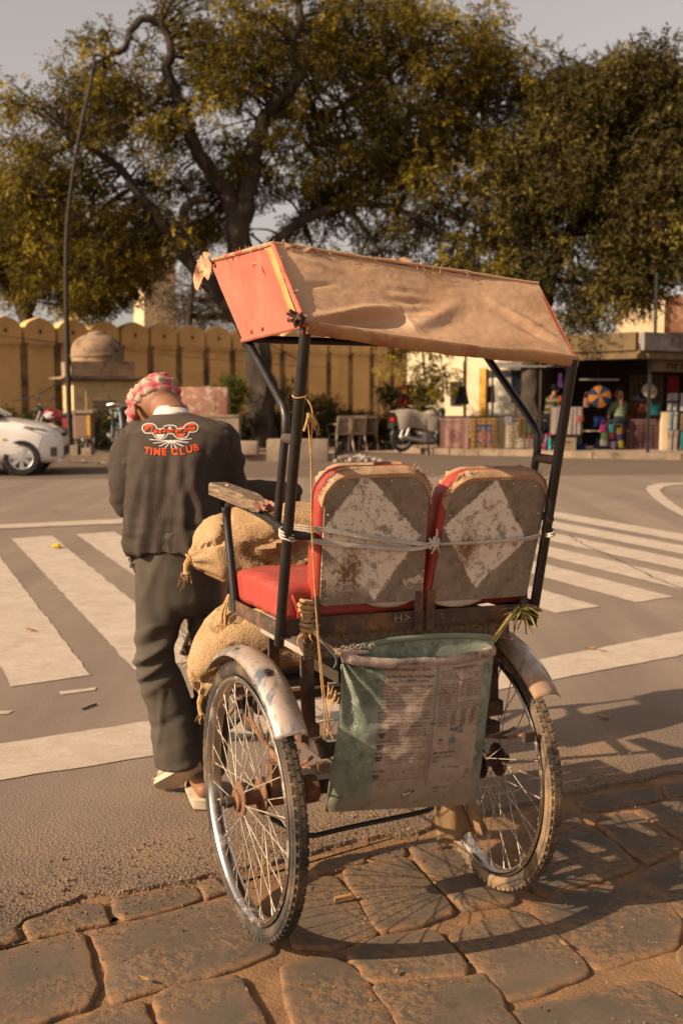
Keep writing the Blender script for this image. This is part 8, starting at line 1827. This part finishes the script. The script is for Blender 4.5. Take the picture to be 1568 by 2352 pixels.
fl_ = scarf.data.attributes.new('cloth', 'FLOAT_VECTOR', 'POINT'); fl_.data.foreach_set('vector', [c for u in uvw for c in u])
def scarf_mat():
    m = mat('checked_scarf', (0.56, 0.40, 0.32), rough=.9, nscale=20, nvar=.12, bump=.2, bscale=200, bdist=.002, spec=.1)
    t = NT(m); c = base_socket(m); v = t.attr('cloth', 'Vector'); x = t.xyz(v); wob = t.math('MULTIPLY', t.noise(v, 12.0), .012)
    def band(s, freq, ph, w):
        f = t.math('FRACT', t.math('ADD', t.math('MULTIPLY', t.math('ADD', s, wob), freq), ph)); return t.rng(t.math('ABSOLUTE', t.math('SUBTRACT', f, .5)), w - .04, w + .04, 1.0, 0.0)
    for s, ph, w, col_, k in ((x['X'], 0, .20, (0.38, 0.045, 0.06), .72), (x['Y'], .2, .17, (0.55, 0.045, 0.075), .75), (x['X'], .5, .13, (0.20, 0.20, 0.13), .5), (x['Y'], .68, .11, (0.20, 0.20, 0.13), .5), (x['X'], .28, .035, (0.06, 0.05, 0.05), .6)):
        c = t.mix(t.math('MULTIPLY', band(s, 15.0 if s is x['X'] else 19.0, ph, w), k), c, col_)
    t.base(c); return m
scarf.data.materials.append(scarf_mat())
# --- slip-on sandals
m_sole = mat('pale_rubber_sole', (0.46, 0.36, 0.26), rough=.8, nscale=20, nvar=.15, bump=.3, bscale=80, bdist=.003, stains=[((0.24, 0.165, 0.105), 12, .54, .7)])
m_upper = mat('sandal_strap', (0.40, 0.30, 0.21), rough=.85, nscale=20, nvar=.2, bump=.2)
for heel, toe, nm in ((heel_l, toe_l, 'l'), (heel_r, toe_r, 'r')):
    up = Vector((-.25, .85, .5)) if toe is toe_l else Vector((0, 0, 1)); d = (toe - heel).normalized(); n_ = (up - d * up.dot(d)).normalized(); s_ = d.cross(n_); L_ = (toe - heel).length
    o0 = heel - d * .030; tot = L_ + .062; rows = []
    for i in range(15):
        k = i / 14; w = (.033 + .010 * math.sin(PI * min(1, k * .72 + .28)) ** 2 + .008 * (k > .5) * math.sin(PI * (k - .5) * 1.0)) * (math.sin(PI * min(1, max(.02, k * 7))) if k < .07 else (math.sqrt(max(.03, 1 - ((k - .80) / .205) ** 2)) if k > .80 else 1.0))
        th = .030 - .010 * k; c = o0 + d * tot * k + n_ * (.012 * max(0, k - .8) * 2); rows.append([c + s_ * w * 1.0 + n_ * 0.0, c + s_ * w * .96 - n_ * th, c + s_ * w * .3 - n_ * (th + .001), c - s_ * w * .3 - n_ * (th + .001), c - s_ * w * .96 - n_ * th, c - s_ * w, c - s_ * w * .5 + n_ * .004, c + s_ * w * .5 + n_ * .004])
    off = n_ * .008; rows = [[v + off for v in r_] for r_ in rows]
    b = MB(); b.rings(rows, cap0=True, cap1=True); sl_ = b.build('sandal', m_sole, man, smooth=50)
    b = MB(); b.grid(lambda a, c: o0 + off + d * tot * (.50 + .26 * c) + s_ * .046 * math.cos(PI * a) + n_ * (.052 - .016 * c) * math.sin(PI * a) ** .7, 12, 6); up_ = b.build('strap', m_upper, sl_, smooth=True)
    m__ = up_.modifiers.new('s', 'SOLIDIFY'); m__.thickness = .004; bake(up_)
# ================================================================== PEOPLE AT THE SHOP
def small_person(name, loc, yaw, label, torso, legs, hair, lean, shirt_m, trouser_m, hgt=1.0, arm_f=.6):
    e_r = Matrix.Rotation(yaw, 3, 'Z'); b = MB(); S = hgt
    hipz = .82 * S; sh = Vector((0, lean * .45, 1.32 * S)); nk = sh + Vector((0, lean * .08, .09 * S)); hc = nk + Vector((0, lean * .10 + .02, .13 * S))
    ball(b, hc, .095 * S, (.82, 1.0, 1.15)); ball(b, hc + Vector((0, .09 * S, -.02)), .016, (1, 1, 1.4)); cap_tube(b, [sh, nk, hc], [.055 * S] * 3, 3, 10)
    L_ = []
    for s in (1, -1):
        sp_ = sh + Vector((s * .17 * S, 0, -.03)); el = sp_ + Vector((s * .05, .06 + lean * .1, -.27 * S)); wr = el + Vector((-s * .04, .18 * arm_f, -.17 * S)); L_.append((sp_, el, wr))
        cap_tube(b, [sp_, el], [.045, .036], 3, 10); cap_tube(b, [el, wr], [.036, .026], 3, 10); ball(b, wr + Vector((0, .03, -.04)), .035, (.6, 1, 1.3))
        for k in range(4): cap_tube(b, [wr + Vector((.012 * (k - 1.5), .04, -.06)), wr + Vector((.012 * (k - 1.5), .055, -.12))], [.009, .007], 2, 6)
        cap_tube(b, [Vector((s * .09, 0, hipz)), Vector((s * .10, .03, .45 * S)), Vector((s * .10, 0, .08))], [.07, .05, .035], 3, 10); cap_tube(b, [Vector((s * .10, -.04, .04)), Vector((s * .11, .16, .03))], [.035, .03], 2, 10)
    cap_tube(b, [Vector((0, 0, hipz)), sh], [.085, .085], 3, 12)
    o = b.build('person', m_skin); remesh(o, .014, 2); o.location = loc; o.rotation_euler = (0, 0, yaw); tag(o, label, 'person')
    b = MB(); rows = []
    for k, (z, w, d) in enumerate(((hipz - .10, .17, .12), (hipz + .05, .165, .12), (1.05 * S, .165, .12), (1.25 * S, .19, .115), (1.34 * S, .17, .09), (1.39 * S, .08, .07))):
        yo = lean * .45 * max(0, (z - hipz)) / (1.32 * S - hipz); rows.append([Vector((w * S * math.cos(a), yo + d * S * math.sin(a), z)) for a in [2 * PI * j / 16 for j in range(16)]])
    b.rings(rows, cap0=True, cap1=True)
    for sp_, el, wr in L_: cap_tube(b, [sp_, sp_.lerp(el, .9)], [.070, .060], 3, 10)
    s_ = b.build('shirt', shirt_m, o); remesh(s_, .014, 2)
    b = MB()
    for s in (1, -1): cap_tube(b, [Vector((s * .08, 0, hipz)), Vector((s * .10, .03, .45 * S)), Vector((s * .10, 0, .12))], [.105, .075, .06], 3, 12)
    cap_tube(b, [Vector((-.07, 0, hipz)), Vector((.07, 0, hipz))], [.12, .12], 2, 12); t_ = b.build('trousers', trouser_m, o); remesh(t_, .014, 2)
    b = MB(); ball(b, hc + Vector((0, -.018, .03)), .10 * S, (.86, 1.0, 1.08)); h_ = b.build('hair', plain('black_hair', (.012, .010, .009)), o, smooth=True); return o
def band_mat(name, c1, c2, f):
    m = plain(name, c1); t = NT(m); x = t.xyz(t.coord('Object')); k = t.math('FRACT', t.math('MULTIPLY', x['Z'], f)); t.base(t.mix(t.rng(k, .48, .54), base_socket(m), c2)); return m
p = at(1423, 1036, 24.9); small_person('person', (p.x, 24.95, .13), R(10), 'child in a green and white striped shirt seen from behind, bending over the bags', 0, 0, 0, .25, band_mat('green_stripes', (.30, .32, .24), (.09, .14, .06), 13), plain('dark_jeans', (.03, .032, .045)), .80)
p = at(1256, 1036, 25.3); small_person('person', (p.x, 25.3, .13), R(-60), 'shopkeeper in an olive jumper standing in the shade right of the trunk', 0, 0, 0, .30, band_mat('olive_jumper', (.06, .05, .025), (.11, .09, .045), 7), plain('black_trousers', (.015, .014, .014)), .88, 1.2)
pxcloth('hanging_cloth', 1247, 1269, 996, 1036, 24.7, plain('pink_teal_cloth', (.40, .03, .10), .3, [((.02, .28, .28), 3.0, .5, .52)]), 'bright pink and teal cloth at the foot of the striped rack', 'cloth', 'goods hanging in the shop', fold=.05, nf=2, taper=.3)
# ================================================================== SMALL THINGS LYING ON THE ROAD
mg = gp(131, 1260); e = empty('marigold_flower', mg, 0, 'yellow marigold lying on the white zebra stripe', 'flower')
m_mg = mat('marigold', (.62, .42, .01), rough=.8, bump=0)
for k in range(14):
    a = k * 2.4; r = .012 + .0018 * k; b = MB(); c = Vector((r * math.cos(a), r * math.sin(a), .022 + .014 * (1 - k / 14))); b.lathe([(0, .012), (.013, .006), (.016, 0), (.01, -.01), (0, -.012)], 8, 'Z', c=c); b.build('petal', m_mg, e, smooth=True)
m_twig = mat('dark_twig', (.035, .025, .022), rough=.9, bump=.2); m_leafd = mat('dry_leaf', (.30, .16, .06), rough=.9, nscale=30, nvar=.3, bump=.2)
def twig(p, q, r, label, name='twig', m=m_twig):
    b = MB(); mid = (p + q) / 2 + Vector((0, .004, .006)); b.tube(smoothpath([p + Vector((0, 0, .006)), mid, q + Vector((0, 0, .006))], 4), r, 6); tag(b.build(name, m, smooth=True), label, 'twig', 'twigs and leaves on the road')
twig(gp(190, 1632), gp(222, 1620), .0045, 'dark twig lying on the road below the zebra stripes')
def dleaf(px, py, s, label, z=0):
    p = gp(px, py) + Vector((0, 0, z)); b = MB(); rg = random.Random(px); a0 = rg.uniform(0, 6); ca, sa = math.cos(a0), math.sin(a0)
    def f(a, c):
        x, y = (a - .5) * 2 * s, (c - .5) * s * .9 * math.sin(PI * (.08 + .84 * a)); return p + Vector((x * ca - y * sa, x * sa + y * ca, .008 + .5 * s * (c - .5) ** 2 + .15 * s * (1 - math.cos((a - .5) * 3))))
    b.grid(f, 8, 4); tag(b.build('dry_leaf', m_leafd, smooth=True), label, 'leaf', 'twigs and leaves on the road')
dleaf(70, 1451, .035, 'curled dry leaf on the near zebra stripe at the left', .004); dleaf(1354, 1494, .03, 'dry leaf lying on the stop line at the right', .004); dleaf(1381, 1499, .025, 'dry leaf right of the other on the stop line', .004); dleaf(1386, 1652, .03, 'dry leaf on the shaded asphalt beside the right wheel'); dleaf(127, 1176, .04, 'dry leaf far out on the road above the zebra crossing')
b = MB(); c = gp(788, 2072) + Vector((0, 0, .009)); b.bar(c + Vector((-.024, -.006, 0)), c + Vector((.024, .008, .004)), .016, .012); tag(b.build('wood_chip', m_leafd), 'small brown wood chip on the paving between the wheels', 'wood chip')
# loose grit where the asphalt breaks up
rg = random.Random(77); b = MB(); b2 = MB()
for k in range(2600):
    q = rg.choice(edge[1:-1]) + Vector((rg.uniform(-.16, .16), rg.gauss(.06, .16), 0)); s = rg.uniform(.0015, .0055) * (1 if rg.random() < .93 else 2.0); d = [Vector((rg.gauss(0, 1), rg.gauss(0, 1), rg.gauss(0, .7))).normalized() * s for _ in range(4)]
    bb = b if k % 3 else b2; z = .001 if (Vector((q.x, q.y, 0)) - Vector((0, 0, 0))).y > 0 else 0; c = Vector((q.x, q.y, s * .3 + .001)); bb.add([c + d[0], c + d[1], c + d[2], c + Vector((0, 0, s))], [(0, 1, 2), (0, 1, 3), (1, 2, 3), (2, 0, 3)])
tag(b.build('road_grit', m_road, fix=False), kind='stuff', label='loose grit along the broken edge of the asphalt', cat='grit'); tag(b2.build('pale_grit', m_sand, fix=False), kind='stuff', label='pale sand grains scattered along the stone edge', cat='grit')

# grit and small stones on the paving
rg = random.Random(91); b = MB()
for k in range(1500):
    x, y = rg.uniform(-1.1, 1.9), rg.uniform(1.9, 3.9)
    if .51 * x - .86 * y < -2.9: continue
    s = rg.uniform(.0012, .0042) * (2.2 if rg.random() < .04 else 1); d = [Vector((rg.gauss(0, 1), rg.gauss(0, 1), rg.gauss(0, .7))).normalized() * s for _ in range(3)]; c = Vector((x, y, .003 + s * .4)); b.add([c + d[0], c + d[1], c + d[2], c + Vector((0, 0, s))], [(0, 1, 2), (0, 1, 3), (1, 2, 3), (2, 0, 3)])
tag(b.build('stone_grit', m_kerb, fix=False), kind='stuff', label='fine grit lying on the worn paving stones', cat='grit')
for px, py, s, lb in ((330, 2262, .016, 'small dry leaf on the paving at the lower left'), (905, 2245, .013, 'tiny dry leaf on the paving inside the wheel shadow'), (1290, 2180, .014, 'dry leaf on the paving stones at the right')): dleaf(px, py, s, lb, .006)
